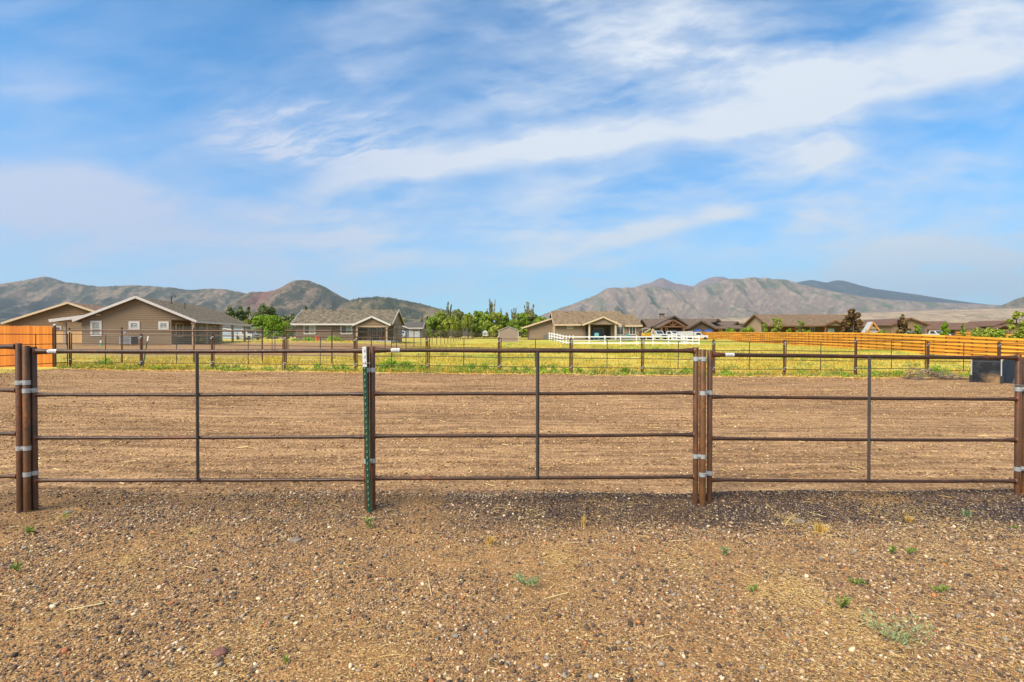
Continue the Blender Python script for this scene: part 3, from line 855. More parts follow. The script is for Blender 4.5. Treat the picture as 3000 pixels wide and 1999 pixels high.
def cones(name, pts, hts, m, label, wr=0.28):
    """many tiny conifers as one distant mass"""
    n = len(pts); kk = 6
    an = np.linspace(0, 2 * np.pi, kk, endpoint=False)
    V = np.zeros((n, kk + 1, 3)); pts = np.asarray(pts); hts = np.asarray(hts)
    for j in range(kk):
        r = hts * wr * (0.7 + 0.6 * RS.rand(n))
        V[:, j, 0] = pts[:, 0] + np.cos(an[j]) * r; V[:, j, 1] = pts[:, 1] + np.sin(an[j]) * r; V[:, j, 2] = pts[:, 2]
    V[:, kk] = pts; V[:, kk, 2] += hts
    F = np.array([(j, (j + 1) % kk, kk) for j in range(kk)])
    F = (F[None] + (np.arange(n) * (kk + 1))[:, None, None]).reshape(-1, 3)
    o = fast_mesh(name, V.reshape(-1, 3), F, m)
    return tag(o, label, 'forest', kind='stuff')


q = RS.rand(900) ** 0.8
fpx = 1020 + q * 320
fH = np.interp(fpx, mpx, mH)
back = np.abs(RS.randn(900)) * 40
cones('ridge_forest', np.stack([(fpx - 1500) / 1500 * 3700, 3700 - back, fH - back * 0.5 - 4], -1), 7 + 9 * RS.rand(900), M['forest'], 'dark pines lining the crest of the low ridge')
n_ = 2600
fx = RS.rand(n_)
cones('distant_forest', np.stack([xat(1480, 900) + fx * (xat(2300, 900) - xat(1480, 900)), 900 + 120 * RS.rand(n_), 1.0 + 0 * fx], -1), 12 + 14 * RS.rand(n_), M['forest'], 'dark band of far pines below the right mountain')
cones('far_treeline', np.stack([xat(-300, 700) + fx * (xat(1300, 700) - xat(-300, 700)), 700 + 100 * RS.rand(n_), 1.0 + 0 * fx], -1), 6 + 9 * RS.rand(n_), M['forest'], 'dark line of far trees at the foot of the left range')

# ------------------------------------------------------------------ near fence of pipe panels
def rail_pts(x0, y0, x1, y1, z0, z1, r, flare=1.35):
    ts = [0, 0.012, 0.03, 0.045, 0.15, 0.3, 0.4, 0.5, 0.62, 0.75, 0.86, 0.955, 0.97, 0.988, 1]
    rr = [flare, flare * 0.97, 1.12, 1, 1, 1, 1, 1, 1, 1, 1, 1, 1.12, flare * 0.97, flare]
    pts = [(x0 + (x1 - x0) * t, y0 + (y1 - y0) * t, z0 + (z1 - z0) * t - (0.004 * math.sin(math.pi * t)) + (random.uniform(-.002, .002) if 0.04 < t < 0.96 else 0)) for t in ts]
    return pts, [r * q for q in rr]


def near_panel(xl, yl, xr, yr, ztl, ztr, zbl, zbr, railsl, railsr, label, stile_t=0.5, sticker=None, rad_up=0.0245):
    """one welded pipe panel: two uprights, four rails, a centre stile"""
    t = thing('corral_panel', (xl, yl, zbl), label, 'fence panel', 'pipe panels of the near fence')
    L = lambda x, y, z: (x - xl, y - yl, z - zbl)
    for (x, y, zt, zb) in ((xl, yl, ztl, zbl), (xr, yr, ztr, zbr)):
        MB().path([L(x, y, zb - 0.12), L(x, y, zt - 0.003), L(x, y, zt)], [rad_up, rad_up, rad_up * 0.93], 20).build('upright', M['rust_panel'], t, True)
    dirx = (xr - xl); L_ = math.hypot(xr - xl, yr - yl)
    e = (rad_up * 0.8) / L_
    for i, (a, b) in enumerate(zip(railsl, railsr)):
        r = 0.0188 if i == 0 else 0.0156
        pts, rr = rail_pts(xl + (xr - xl) * e, yl + (yr - yl) * e, xr - (xr - xl) * e, yr - (yr - yl) * e, a, b, r)
        rl = MB().path([L(*q) for q in pts], rr, 14).build('rail', M['rust_rail_near'], t, True)
        w = MB()
        for (x, y, z, s) in ((xl, yl, a, 1), (xr, yr, b, -1)):
            ox = s * rad_up * dirx / L_; oy = s * rad_up * (yr - yl) / L_
            w.path([L(x + ox * 0.80, y + oy * .8, z), L(x + ox * 1.03, y + oy * 1.03, z), L(x + ox * 1.16, y + oy * 1.16, z)], [r * 1.75, r * 1.62, r * 1.38], 14)
        w.build('weld', M['weld'], rl, True)
        if i == 0 and sticker:
            s0, s1 = sticker
            P = lambda s: L(xl + (xr - xl) * s, yl + (yr - yl) * s, a + (b - a) * s - 0.001)
            st = MB().path([P(s0), P(s1)], [r * 1.07, r * 1.07], 14).build('sticker', M['sticker'], rl, True)
            mk = MB()
            for (u0, u1, zz) in ((0.12, 0.5, 0.010), (0.58, 0.86, 0.009), (0.2, 0.42, -0.001), (0.5, 0.8, -0.001)):
                p0 = Vector(P(s0 + (s1 - s0) * u0)); p1 = Vector(P(s0 + (s1 - s0) * u1))
                ro = math.sqrt(max((r * 1.08) ** 2 - zz * zz, 0))
                off = Vector((0, -ro, zz))
                mk.beam(p0 + off, p1 + off, 0.002, 0.0035)
            mk.build('faded_print', M['ink'], st)
    sx, sy = xl + (xr - xl) * stile_t, yl + (yr - yl) * stile_t
    lp = lambda i: railsl[i] + (railsr[i] - railsl[i]) * stile_t
    zt, zb = lp(0) - 0.012, lp(3) + 0.004
    MB().path([L(sx, sy - 0.021, zb), L(sx, sy - 0.021, zt)], [0.0165, 0.0165], 4).build('stile', M['stile'], t, False)
    return t


def clamp_on(parent, loc, xa, ya, ra, xb, yb, rb, z, h=0.04):
    """galvanised two-pipe strap with its bolt; loc is the parent's origin"""
    a, b = Vector((xa, ya)), Vector((xb, yb))
    d = (b - a).normalized(); nrm = Vector((d.y, -d.x))      # towards the camera side
    if nrm.y > 0: nrm = -nrm
    ol = []
    g = 0.0035
    def arc(c, r, a0, a1, k=7):
        for i in range(k):
            an = a0 + (a1 - a0) * i / (k - 1)
            ol.append(c + d * (math.cos(an) * (r + g)) + nrm * (math.sin(an) * (r + g)))
    arc(a, ra, rad(62), rad(298), 12)
    mid = (a + b) / 2
    ol.append(mid - nrm * (min(ra, rb) * 0.45))
    arc(b, rb, rad(-118), rad(118), 12)
    ol.append(mid + nrm * (min(ra, rb) * 0.45))
    m_ = MB(); n = len(ol)
    pts = [(p.x - loc[0], p.y - loc[1], z - h / 2 - loc[2]) for p in ol]
    m_.prism(pts, (0, 0, h))
    c = m_.build('clamp', M['galv'], parent)
    p = mid + nrm * (min(ra, rb) * 0.45)
    b_ = MB()
    p0 = Vector((p.x - loc[0], p.y - loc[1], z - loc[2])); nn = Vector((nrm.x, nrm.y, 0))
    b_.path([p0 - nn * 0.004, p0 + nn * 0.008], [0.0135, 0.0125], 6)
    b_.path([p0 + nn * 0.006, p0 + nn * 0.027], [0.0065, 0.0065], 8)
    b_.build('bolt', M['bolt'], c)
    return c


def near_post(px, Y, pyt, pyb, r, label, name='pipe_post'):
    x = xat(px, Y); zt = zat(pyt, Y); zb = GN(x, Y)
    t = thing(name, (x, Y, zb), label, 'fence post', 'loose pipe posts of the near fence')
    MB().path([(0, 0, -0.12), (0, 0, zt - zb - 0.004), (0, 0, zt - zb)], [r, r, r * 0.92], 22).build('pipe', M['rust_post'], t, True)
    MB().path([(0, 0, zt - zb), (0, 0, zt - zb + 0.003)], [r * 0.80, r * 0.80], 20).build('end_cap', M['rust_panel'], t, True)
    return t, x, Y, zb


def rails_at(px, Y, pys): return [zat(p, Y) for p in pys]


def pan(pl, Yl, pr, Yr, tl, tr, rl, rr, label, st, sticker):
    xl, xr = xat(pl, Yl), xat(pr, Yr)
    return near_panel(xl, Yl, xr, Yr, zat(tl, Yl), zat(tr, Yr), GN(xl, Yl), GN(xr, Yr), rails_at(pl, Yl, rl), rails_at(pr, Yr, rr), label, st, sticker)


pan(-930, 4.60, 54, 4.62, 1004, 1006, (1015, 1143, 1271, 1397), (1016, 1144, 1271, 1396), 'rusty pipe panel cut off by the left edge of the view', 0.5, None)
pan(98, 4.68, 1074, 4.68, 1016, 1016, (1029.5, 1157, 1283, 1408), (1028, 1155, 1280, 1405), 'rusty pipe panel directly left of the green steel stake', 0.495, (0.045, 0.072))
pan(1091, 4.70, 2039, 4.80, 1015, 1018, (1026.5, 1154, 1278, 1402), (1027.5, 1151, 1274, 1397), 'rusty pipe panel directly right of the green steel stake', 0.505, (0.057, 0.083))
pan(2080, 4.84, 2984, 4.97, 1028, 1040, (1039.5, 1163, 1285, 1406.5), (1048.5, 1169.5, 1289.5, 1410), 'rusty pipe panel with the black tray showing under its top rail', 0.506, (0.047, 0.075))

p_, x_, y_, zb_ = near_post(76, 4.63, 1014, 1500, 0.0275, 'thick rusty pipe post clamped between two panels near the left edge')
xp0, xp1 = xat(54, 4.62), xat(98, 4.68)
for pz, wh in ((1121, 0), (1144, 1), (1313, 0), (1387, 1)):
    if wh == 0: clamp_on(p_, (x_, y_, zb_), xp0, 4.62, 0.0245, x_, y_, 0.0275, zat(pz, 4.63))
    else: clamp_on(p_, (x_, y_, zb_), x_, y_, 0.0275, xp1, 4.68, 0.0245, zat(pz, 4.66))
p_, x_, y_, zb_ = near_post(2059, 4.79, 1025, 1486, 0.0305, 'thick rusty pipe post standing between the middle and right panels')
xa, xb = xat(2039, 4.80), xat(2080, 4.84)
for pz, wh in ((1052, 0), (1151, 1), (1337, 0), (1388, 1)):
    if wh == 0: clamp_on(p_, (x_, y_, zb_), xa, 4.80, 0.0245, x_, y_, 0.0305, zat(pz, 4.79))
    else: clamp_on(p_, (x_, y_, zb_), x_, y_, 0.0305, xb, 4.84, 0.0245, zat(pz, 4.81))
p_, x_, y_, zb_ = near_post(3007, 4.99, 1047, 1492, 0.029, 'dark rusty pipe post just cut by the right edge of the view')
for pz in (1140, 1373):
    clamp_on(p_, (x_, y_, zb_), xat(2984, 4.97), 4.97, 0.0245, x_, y_, 0.029, zat(pz, 4.98))
mb = MB()
zc = zat(1130, 4.97) - zb_
xw = xat(2984, 4.97) - x_
ring = [(xw / 2 + (abs(xw) / 2 + 0.045) * math.cos(a), -0.01 + 0.047 * math.sin(a), zc + 0.008 * math.sin(a * 2)) for a in np.linspace(0, 2 * math.pi, 25)]
mb.path(ring, [0.0022] * 25, 6).build('wire_loop', M['bolt'], p_, True)

# clamp pair of the middle joint belongs to the panel right of the stake
cl = [o for o in C.objects if o.get('label', '').startswith('rusty pipe panel directly right')][0]
for pz in (1084, 1349):
    clamp_on(cl, tuple(cl.location), xat(1074, 4.68), 4.68, 0.0245, xat(1091, 4.70), 4.70, 0.0245, zat(pz, 4.70))


# ---- green studded steel stake
def t_stake(ptop, pbot, white_py, Y, label, w=0.036, far=False):
    a, b = at(*ptop, Y), at(*pbot, Y)
    t = thing('steel_stake', (b.x, b.y, b.z), label, 'stake')
    d = (a - b); Ld = d.length; d.normalize()
    b0 = -d * 0.12
    f = (ptop[1] - white_py) / (ptop[1] - pbot[1])
    cut = d * (Ld * (1 - f))
    s_ = MB()
    s_.beam(b0, cut, w, 0.005, (0, -1, 0)).beam(b0 + Vector((0, 0.019, 0)), cut + Vector((0, 0.019, 0)), 0.005, 0.033, (0, -1, 0))
    s_.build('shaft', M['tgreen'], t)
    wt = MB()
    wt.beam(cut, d * Ld, w * 1.02, 0.0054, (0, -1, 0)).beam(cut + Vector((0, .019, 0)), d * Ld + Vector((0, .019, 0)), 0.005, 0.033, (0, -1, 0))
    wt.build('painted_tip', M['white'], t)
    if not far:
        st, sw = MB(), MB()
        n = int(Ld / 0.054)
        for i in range(n):
            p = d * (0.03 + i * 0.054)
            tgt = sw if p.length > cut.length else st
            tgt.beam(p + Vector((0, -0.006, -0.010)), p + Vector((0, -0.006, 0.010)), 0.010, 0.010, (0, -1, 0))
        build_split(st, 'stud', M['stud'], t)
        build_split(sw, 'stud', M['white'], t)
        # thin tie wire round stake and panel
        MB().beam(cut + d * 0.035 + Vector((-0.02, -0.006, 0)), cut + d * 0.035 + Vector((0.055, -0.004, 0)), 0.003, 0.004).build('tie_wire', M['bolt'], t)
    return t


t_stake((1067, 1016), (1081, 1490), 1075, 4.615, 'dark green studded steel stake with a white tip, in front of the near fence')
t_stake((434, 985), (418, 1080), 1000, 21.4, 'thin green stake with a white tip leaning at the far fence', w=0.05, far=True)

# ------------------------------------------------------------------ far fence of the pen
JP = [204, 413, 622, 833, 1042, 1253, 1463, 1673, 1881, 2090, 2298, 2506, 2717, 2927, 3136]
FD = 21.8


def far_panel():
    t = bpy.data.objects.new('corral_panel', None); C.objects.link(t)
    wd, h = 2.93, 1.50   # ten foot pipe panel
    for x in (0, wd):
        MB().path([(x, 0, -0.06), (x, 0, h)], [0.021, 0.021], 8).build('upright', M['rust_far'], t, True)
    for z in (h - 0.045, h - 0.44, h - 0.835, h - 1.23):
        MB().tube((0.02, 0, z), (wd - 0.02, 0, z), 0.0165, 6).build('rail', M['rust_far'], t, True)
    MB().tube((wd / 2, -0.02, h - 1.23), (wd / 2, -0.02, h - 0.045), 0.017, 6).build('stile', M['stile'], t, True)
    return t


def far_post(hh):
    t = bpy.data.objects.new('pipe_post', None); C.objects.link(t)
    MB().path([(0, 0, -0.1), (0, 0, hh)], [0.030, 0.030], 10).build('pipe', M['rust_far'], t, True)
    for z, s in ((hh - 0.13, 1), (hh - 0.19, -1), (0.34, 1), (0.27, -1)):
        MB().box(-0.040 + 0.03 * s, 0.040 + 0.03 * s, -0.037, 0.037, z - 0.018, z + 0.018).build('clamp', M['galv'], t)
    return t


plab = ['in front of the air conditioner of the gabled taupe house', 'beside the leaning green stake', 'in front of the open porch of the gabled taupe house', 'in front of the orange bin', 'in front of the grey roofed house porch and the blue garage',
        'in front of the long receding mesh fence', 'in front of the beige shed', 'in front of the porch with the teal chairs', 'in front of the end of the white fence', 'below the pale gable end of the olive tan house',
        'below the large bronze tree', 'below the wooden triangular coop', 'behind the pile of dead branches', 'behind the black tray seen edge-on']
jlab = ['at the left corner of the pen', 'beside the foot of the leaning green stake', 'in front of the porch posts of the gabled taupe house', 'with the open driveway gate behind it', 'in front of the sliding door of the grey roofed house',
        'before the middle of the receding mesh fence', 'right in front of the beige shed', 'before the front corner of the white fence', 'before the middle of the white fence', 'just right of the end of the white fence',
        'below the small leafy saplings', 'taller than its neighbours, below the bronze tree', 'rising from behind the pile of branches', 'behind the edge of the black tray']
proto = None
for i in range(14):
    xl, xr = xat(JP[i], FD) + 0.06, xat(JP[i + 1], FD) - 0.06
    zl, zr = G(xl, FD), G(xr, FD)
    o = far_panel() if proto is None else copy_tree(proto)
    if proto is None: proto = o
    tag(o, 'rusty far pen panel ' + plab[i], 'fence panel', 'pipe panels of the far pen fence')
    o.location = (xl, FD, zl + (0.08 if i == 11 else 0.0))
    o.rotation_euler = (0, -math.atan2(zr - zl, xr - xl), 0)
# the side panel coming towards the camera from the left corner
for i, lab in ((0, 'rusty pen panel running forward from the pen corner, before the orange picket fence'),):
    o = copy_tree(proto); tag(o, lab, 'fence panel', 'pipe panels of the far pen fence')
    x = xat(204, FD) - 0.02
    o.location = (x, FD - 0.09 - 2.93, G(x, FD - 3)); o.rotation_euler = (0, 0, rad(90)); o.scale = (1, 1, 1)
pproto = None
for i in range(14):
    x = xat(JP[i], FD)
    o = far_post(1.53) if pproto is None else copy_tree(pproto)
    if pproto is None: pproto = o
    tag(o, 'rusty far fence post ' + jlab[i], 'fence post', 'pipe posts of the far pen fence')
    o.location = (x, FD - 0.005, G(x, FD)); o.scale = (1, 1, 1.12 if i in (0, 11) else 1.0)

# yellow rope lying along the pen edge
pts = []
for i in range(90):
    x = -18.7 + i * (18.7 + 17.5) / 89
    pts.append((x, 20.95 + 0.12 * math.sin(i * 0.9) + 0.1 * math.sin(i * 0.37), G(x, 20.95) + 0.035 + 0.02 * math.sin(i * 1.7)))
tag(MB().path(pts, [0.009] * 90, 5).build('rope', M['rope'], None, True), 'thin yellow rope lying along the far edge of the pen', 'rope')

# ------------------------------------------------------------------ woven wire fences
def wire_fence(name, pts, label, hgt=1.83, pr=0.036, rail_z=1.66, mesh_z=1.86, vstep=0.10, spans_open=()):
    p0 = pts[0]; z0 = G(*p0)
    t = thing(name, (p0[0], p0[1], z0), label, 'wire fence')
    loc = [(x - p0[0], y - p0[1], G(x, y) - z0) for x, y in pts]
    for j, (x, y, z) in enumerate(loc):
        MB().path([(x, y, z - 0.1), (x, y, z + hgt * (1.0 if j else 1.05))], [pr, pr], 8).build('post', M['rust_far'], t, True)
    wv, wf = [], []
    for j in range(len(loc) - 1):
        a, b = Vector(loc[j]), Vector(loc[j + 1])
        if j in spans_open: continue
        MB().tube(a + Vector((0, 0, rail_z)), b + Vector((0, 0, rail_z)), 0.046, 6).build('rail', M['rust_far'], t, True)
        L = (b - a).length; nv = max(2, int(L / vstep)); d = (b - a) / L
        r = 0.0040
        for q in range(nv + 1):
            p = a + d * (L * q / nv)
            i = len(wv)
            wv += [tuple(p + d * r + Vector((0, 0, 0.05))), tuple(p - d * r + Vector((0, 0, 0.05))), tuple(p - d * r + Vector((0, 0, mesh_z))), tuple(p + d * r + Vector((0, 0, mesh_z)))]
            wf.append((i, i + 1, i + 2, i + 3))
        for z in np.arange(0.06, mesh_z + 0.01, 0.10):
            i = len(wv)
            wv += [tuple(a + Vector((0, 0, z - r))), tuple(b + Vector((0, 0, z - r))), tuple(b + Vector((0, 0, z + r))), tuple(a + Vector((0, 0, z + r)))]
            wf.append((i, i + 1, i + 2, i + 3))
    me = MB(); me.v = wv; me.f = wf
    me.build('wire_mesh', M['wire'], t)
    return t


front = [(xat(p, 26.0), 26.0) for p in (158, 357, 568, 768)]
wire_fence('wire_fence', front, 'woven wire fence with rusty pipe posts in front of the gabled taupe house')
wire_fence('wire_fence', [(xat(838, 26.0), 26.0), (-9.15, 26.0)] + [(-9.15 - 0.0015 * (q * 3.66), 26 + q * 3.66) for q in range(1, 28)], 'long woven wire fence that turns and recedes past the grey roofed house', vstep=0.10)
g = thing('pipe_gate', (xat(797, 40), 40, G(xat(797, 40), 40)), 'dark pipe gate standing open on the bare driveway', 'gate')
gm = MB()
wG = xat(835, 40) - xat(797, 40) + 0.1
hG = 1.15
for z in (0.15, hG): gm.tube((0, 0, z), (wG, 0, z), 0.03, 8)
for x in (0, wG * 0.2, wG): gm.tube((x, 0, 0.0), (x, 0, hG), 0.03, 8)
gm.build('gate_frame', M['dgrey'], g, True)
MB().path([(wG + 0.12, 0, -0.1), (wG + 0.12, 0, 1.5)], [0.05, 0.05], 8).build('gate_post', M['rust_far'], g, True)

# ------------------------------------------------------------------ house kit
class Wl:
    """a wall plane in house coordinates: origin o, along u, outward n"""
    def __init__(s, o, u, n):
        s.o, s.u, s.n = Vector(o), Vector(u), Vector(n)
    def p(s, a, z, d=0.0): return s.o + s.u * a + Vector((0, 0, z)) + s.n * d


def FW(y, x=0.0): return Wl((x, y, 0), (1, 0, 0), (0, -1, 0))           # faces the camera
def RW(x, y=0.0): return Wl((x, y, 0), (0, 1, 0), (1, 0, 0))            # faces +x
def LW(x, y=0.0): return Wl((x, y, 0), (0, 1, 0), (-1, 0, 0))           # faces -x


def clip(poly, z, above):
    out = []
    for i in range(len(poly)):
        a, b = poly[i], poly[(i + 1) % len(poly)]
        ia = (a[1] >= z) if above else (a[1] <= z); ib = (b[1] >= z) if above else (b[1] <= z)
        if ia: out.append(a)
        if ia != ib:
            t = (z - a[1]) / (b[1] - a[1]); out.append((a[0] + (b[0] - a[0]) * t, z))
    return out


def lap(mb, wl, poly, course=0.22, lip=0.05):
    z0 = min(p[1] for p in poly); z1 = max(p[1] for p in poly)
    k0 = math.floor(z0 / course)
    for kk in range(k0, int(math.ceil(z1 / course))):
        a, b = kk * course, (kk + 1) * course
        q = clip(clip(poly, max(a, z0 - 1e-4), True), b, False)
        if len(q) < 3: continue
        mb.poly([wl.p(u, z, lip * (1 - (z - a) / course)) for u, z in q])
        lo = min(z for _, z in q)
        us = [u for u, z in q if abs(z - lo) < 1e-3]
        if len(us) >= 2:
            u0, u1 = min(us), max(us); d = lip * (1 - (lo - a) / course)
            mb.poly([wl.p(u0, lo, d), wl.p(u0, lo, 0), wl.p(u1, lo, 0), wl.p(u1, lo, d)])


def window(parent, wl, u0, u1, z0, z1, fm, gm, fw=0.10, mull=1, bars=(), name='window', sub='pane', off=0.022):
    f = MB()
    def bar(a0, a1, b0, b1, d=0.07):
        f.prism([wl.p(a0, b0, 0), wl.p(a1, b0, 0), wl.p(a1, b1, 0), wl.p(a0, b1, 0)], wl.n * (d + off))
    bar(u0 - fw, u0, z0 - fw, z1 + fw); bar(u1, u1 + fw, z0 - fw, z1 + fw)
    bar(u0, u1, z1, z1 + fw, 0.068); bar(u0, u1, z0 - fw, z0, 0.075)
    for i in range(1, mull + 1):
        c = u0 + (u1 - u0) * i / (mull + 1); bar(c - 0.035, c + 0.035, z0, z1, 0.05)
    for z in bars: bar(u0, u1, z - 0.035, z + 0.035, 0.052)
    o = f.build(name, fm, parent)
    if not isinstance(gm, (list, tuple)): gm = [gm]
    n = len(gm)
    for i, g in enumerate(gm):
        a, b = u0 + (u1 - u0) * i / n, u0 + (u1 - u0) * (i + 1) / n
        pm = MB(); pm.prism([wl.p(a, z0, 0.004), wl.p(b, z0, 0.004), wl.p(b, z1, 0.004), wl.p(a, z1, 0.004)], wl.n * (off + 0.012))
        pm.build(sub, g, o)
    return o


def roof_prism(mb, axis, a0, a1, c0, z0, cr, zr, c1, z1, t=0.14):
    prof = [(c0, z0), (cr, zr), (c1, z1), (c1, z1 - t), (cr, zr - t), (c0, z0 - t)]
    if axis == 'x': mb.prism([(a0, c, z) for c, z in prof], (a1 - a0, 0, 0))
    else: mb.prism([(c, a0, z) for c, z in prof], (0, a1 - a0, 0))


def rakes(mb, axis, a, c0, z0, cr, zr, c1, z1, h=0.24, w=0.05, out=-1):
    """fascia boards along a gable end at axis position a"""
    for (ca, za) in ((c0, z0), (c1, z1)):
        pa = (ca, a + out * w * 0.6, za - h * 0.30) if axis == 'y' else (a + out * w * 0.6, ca, za - h * 0.30)
        pb = (cr, a + out * w * 0.6, zr - h * 0.30) if axis == 'y' else (a + out * w * 0.6, cr, zr - h * 0.30)
        mb.beam(pa, pb, w, h, (0, 0, 1))


def eave(mb, p0, p1, h=0.24, w=0.05): mb.beam(p0, p1, w, h, (0, 0, 1))


# ------------------------------------------------------------------ left house (gable towards us, porch on its right)
ZB = 0.68
A1 = rad(12.3)
h1 = thing('house', (-38.2, 52.0, ZB), 'taupe house with wide white edged gable and long open side porch', 'house', rz=A1)
ze, zr = 3.22 - ZB, 5.64 - ZB
r_ = MB(); roof_prism(r_, 'y', 0, 20.2, -5.45, ze, 0, zr, 5.45, ze); rf = r_.build('roof', M['roof1'], h1)
v_ = MB(); v_.path([(0.9, 6, zr - 0.6), (0.9, 6, zr + 0.35), (0.98, 6, zr + 0.52), (1.15, 6, zr + 0.58), (1.3, 6, zr + 0.5), (1.33, 6, zr + 0.35)], [0.07] * 6, 8)
v_.build('vent_pipe', M['dgrey'], rf, True)
MB().tube((1.9, 7, zr - 1), (1.9, 7, zr - 0.2), 0.05, 8).build('vent_pipe', M['dgrey'], rf, True)
f_ = MB(); rakes(f_, 'y', 0, -5.55, ze - 0.03, 0, zr + 0.0, 5.55, ze - 0.03, 0.24)
eave(f_, (5.47, 0, ze - 0.12), (5.47, 20.2, ze - 0.12), 0.24); eave(f_, (-5.47, 0, ze - 0.12), (-5.47, 20.2, ze - 0.12), 0.24)
f_.build('fascia', M['trim'], h1)
w_ = MB()
fw = FW(0.5)
lap(w_, fw, [(-5, -0.2), (3.05, -0.2), (3.05, 2.62), (3.05, zr - 0.15 - 3.05 * (zr - ze) / 5.45), (0, zr - 0.16), (-5, ze + 0.04)])
lap(w_, fw, [(3.05, 2.62), (5.1, 2.62), (5.1, ze + 0.02), (3.05, zr - 0.15 - 3.05 * (zr - ze) / 5.45)])
lap(w_, RW(3.05), [(0.5, -0.2), (16, -0.2), (16, 2.62), (0.5, 2.62)])
w_.box(-5, 3.03, 15.9, 16, -0.2, 2.6); w_.box(-5.02, -5.0, 0.5, 16, -0.2, ze)
w_.poly([(-5, 19.9, ze), (0, 19.9, zr - .16), (5, 19.9, ze)])
w_.build('wall', M['side1'], h1)
MB().box(3.07, 5.3, 0.55, 20, 2.56, 2.62).build('porch_ceiling', M['side1'], h1)
MB().box(3.07, 5.6, 0.2, 20, -0.25, 0.02).build('porch_floor', M['concrete'], h1)
sc_ = 51.7 / 1500.0


def uz(px, py): return ((px - 398) * sc_ / 0.985, (985 - py) * sc_ + EYE - ZB)


for (pa, pb, ya, yb, bars) in ((283, 300, 946, 979, True), (380, 397, 947, 960, False), (457, 473, 947, 960, False)):
    (ua, zb), (ub, zt) = uz(pa, yb), uz(pb, ya)
    window(h1, fw, ua, ub, zb, zt, M['trim'], M['glass_pale'], 0.20, 0, ((zb + zt) / 2 - 0.05,) if bars else ())
rw = RW(3.05)
window(h1, rw, 1.5, 3.1, 0.95, 2.2, M['cream'], M['glass'], 0.12, 1)
window(h1, rw, 6.6, 9.2, 0.08, 2.15, M['cream'], M['glass'], 0.14, 1, name='sliding_door')
window(h1, rw, 11.3, 13.4, 0.85, 2.15, M['cream'], M['glass'], 0.12, 1)
for v in (0.4, 4.2, 8.6, 13.2, 18.4):
    pm = MB(); pm.box(4.98, 5.2, v, v + 0.22, 0.0, 2.45); pm.box(4.93, 5.25, v - 0.05, v + 0.27, 2.18, 2.45)
    pm.build('porch_post', M['tan_post'], h1)
MB().box(4.98, 5.2, 0.3, 19.9, 2.30, 2.56).build('porch_beam', M['tan_post'], h1)
MB().box(-3.7, -3.35, 0.36, 0.48, 3.02, 3.14).build('gable_vent', M['cream'], h1)
# patio roof on the left side
s_ = MB(); s_.prism([(-9.2, 3, 2.58), (-5.0, 3, 3.22), (-5.0, 3, 3.08), (-9.2, 3, 2.44)], (0, 7, 0)); s_.build('patio_roof', M['roof1'], h1)
s_ = MB(); s_.beam((-9.25, 2.97, 2.50), (-4.9, 2.97, 3.16), 0.05, 0.30); s_.build('patio_fascia', M['trim'], h1)
for v in (3.4, 9.4): MB().box(-8.25, -8.0, v, v + 0.24, -0.1, 2.5).build('patio_post', M['tan_post'], h1)
MB().box(-8.6, -5.0, 3.35, 3.55, 2.35, 2.62).build('patio_beam', M['tan_post'], h1)

a, b = at(296, 1012, 50.2), at(296, 1002, 50.2)
t = thing('cleanout_pipe', (a.x, a.y, G(a.x, a.y)), 'short green pipe with white cap standing on the bare earth', 'pipe')
MB().tube((0, 0, -0.1), (0, 0, 0.27), 0.085, 12).build('pipe', M['green_cap'], t, True)
MB().path([(0, 0, 0.27), (0, 0, 0.46), (0, 0, 0.5)], [0.10, 0.10, 0.07], 12).build('cap', M['white'], t, True)
p = at(378, 1010, 51.0)
t = thing('air_conditioner', (p.x, p.y, G(p.x, p.y)), 'square grey air conditioner on the ground by the gabled taupe house wall', 'air conditioner')
b_ = MB(); b_.box(-0.55, 0.55, -0.5, 0.5, 0.06, 0.86); b_.build('case', M['dgrey'], t)
b_ = MB()
for i in range(13): b_.box(-0.52, 0.52, -0.53, -0.5, 0.12 + i * 0.055, 0.145 + i * 0.055)
for x in (-0.56, 0.5): b_.box(x, x + 0.06, -0.54, -0.48, 0.05, 0.88)
b_.build('grille', M['grey'], t)
b_ = MB(); b_.path([(0, 0, 0.86), (0, 0, 0.9)], [0.42, 0.42], 16); b_.build('fan_guard', M['grey'], t)
p = at(366, 972, 51.6)
t = thing('meter_box', (p.x + 0.05, p.y - 0.05, p.z - 0.3), 'small pale electric box fixed to the gabled taupe house wall', 'electric box', rz=A1)
MB().box(-0.13, 0.13, -0.08, 0.06, 0.12, 0.42).build('case', M['grey'], t)
MB().tube((0, 0.0, -0.7), (0, 0.0, 0.12), 0.025, 8).build('conduit', M['grey'], t, True)
# tan privacy fence under the patio roof
xa, xb = xat(163, 59), xat(243, 59); zg = G((xa + xb) / 2, 59)
t = thing('wooden_fence', (xa, 59, zg), 'plain tan board fence beside the patio of the gabled taupe house', 'fence')
b_ = MB()
nb = 22
for i in range(nb):
    w0 = (xb - xa) / nb
    b_.box(i * w0 + 0.004, (i + 1) * w0 - 0.004, 0, 0.025, -0.1, zat(969, 59) - zg)
b_.build('boards', M['tanfence'], t)

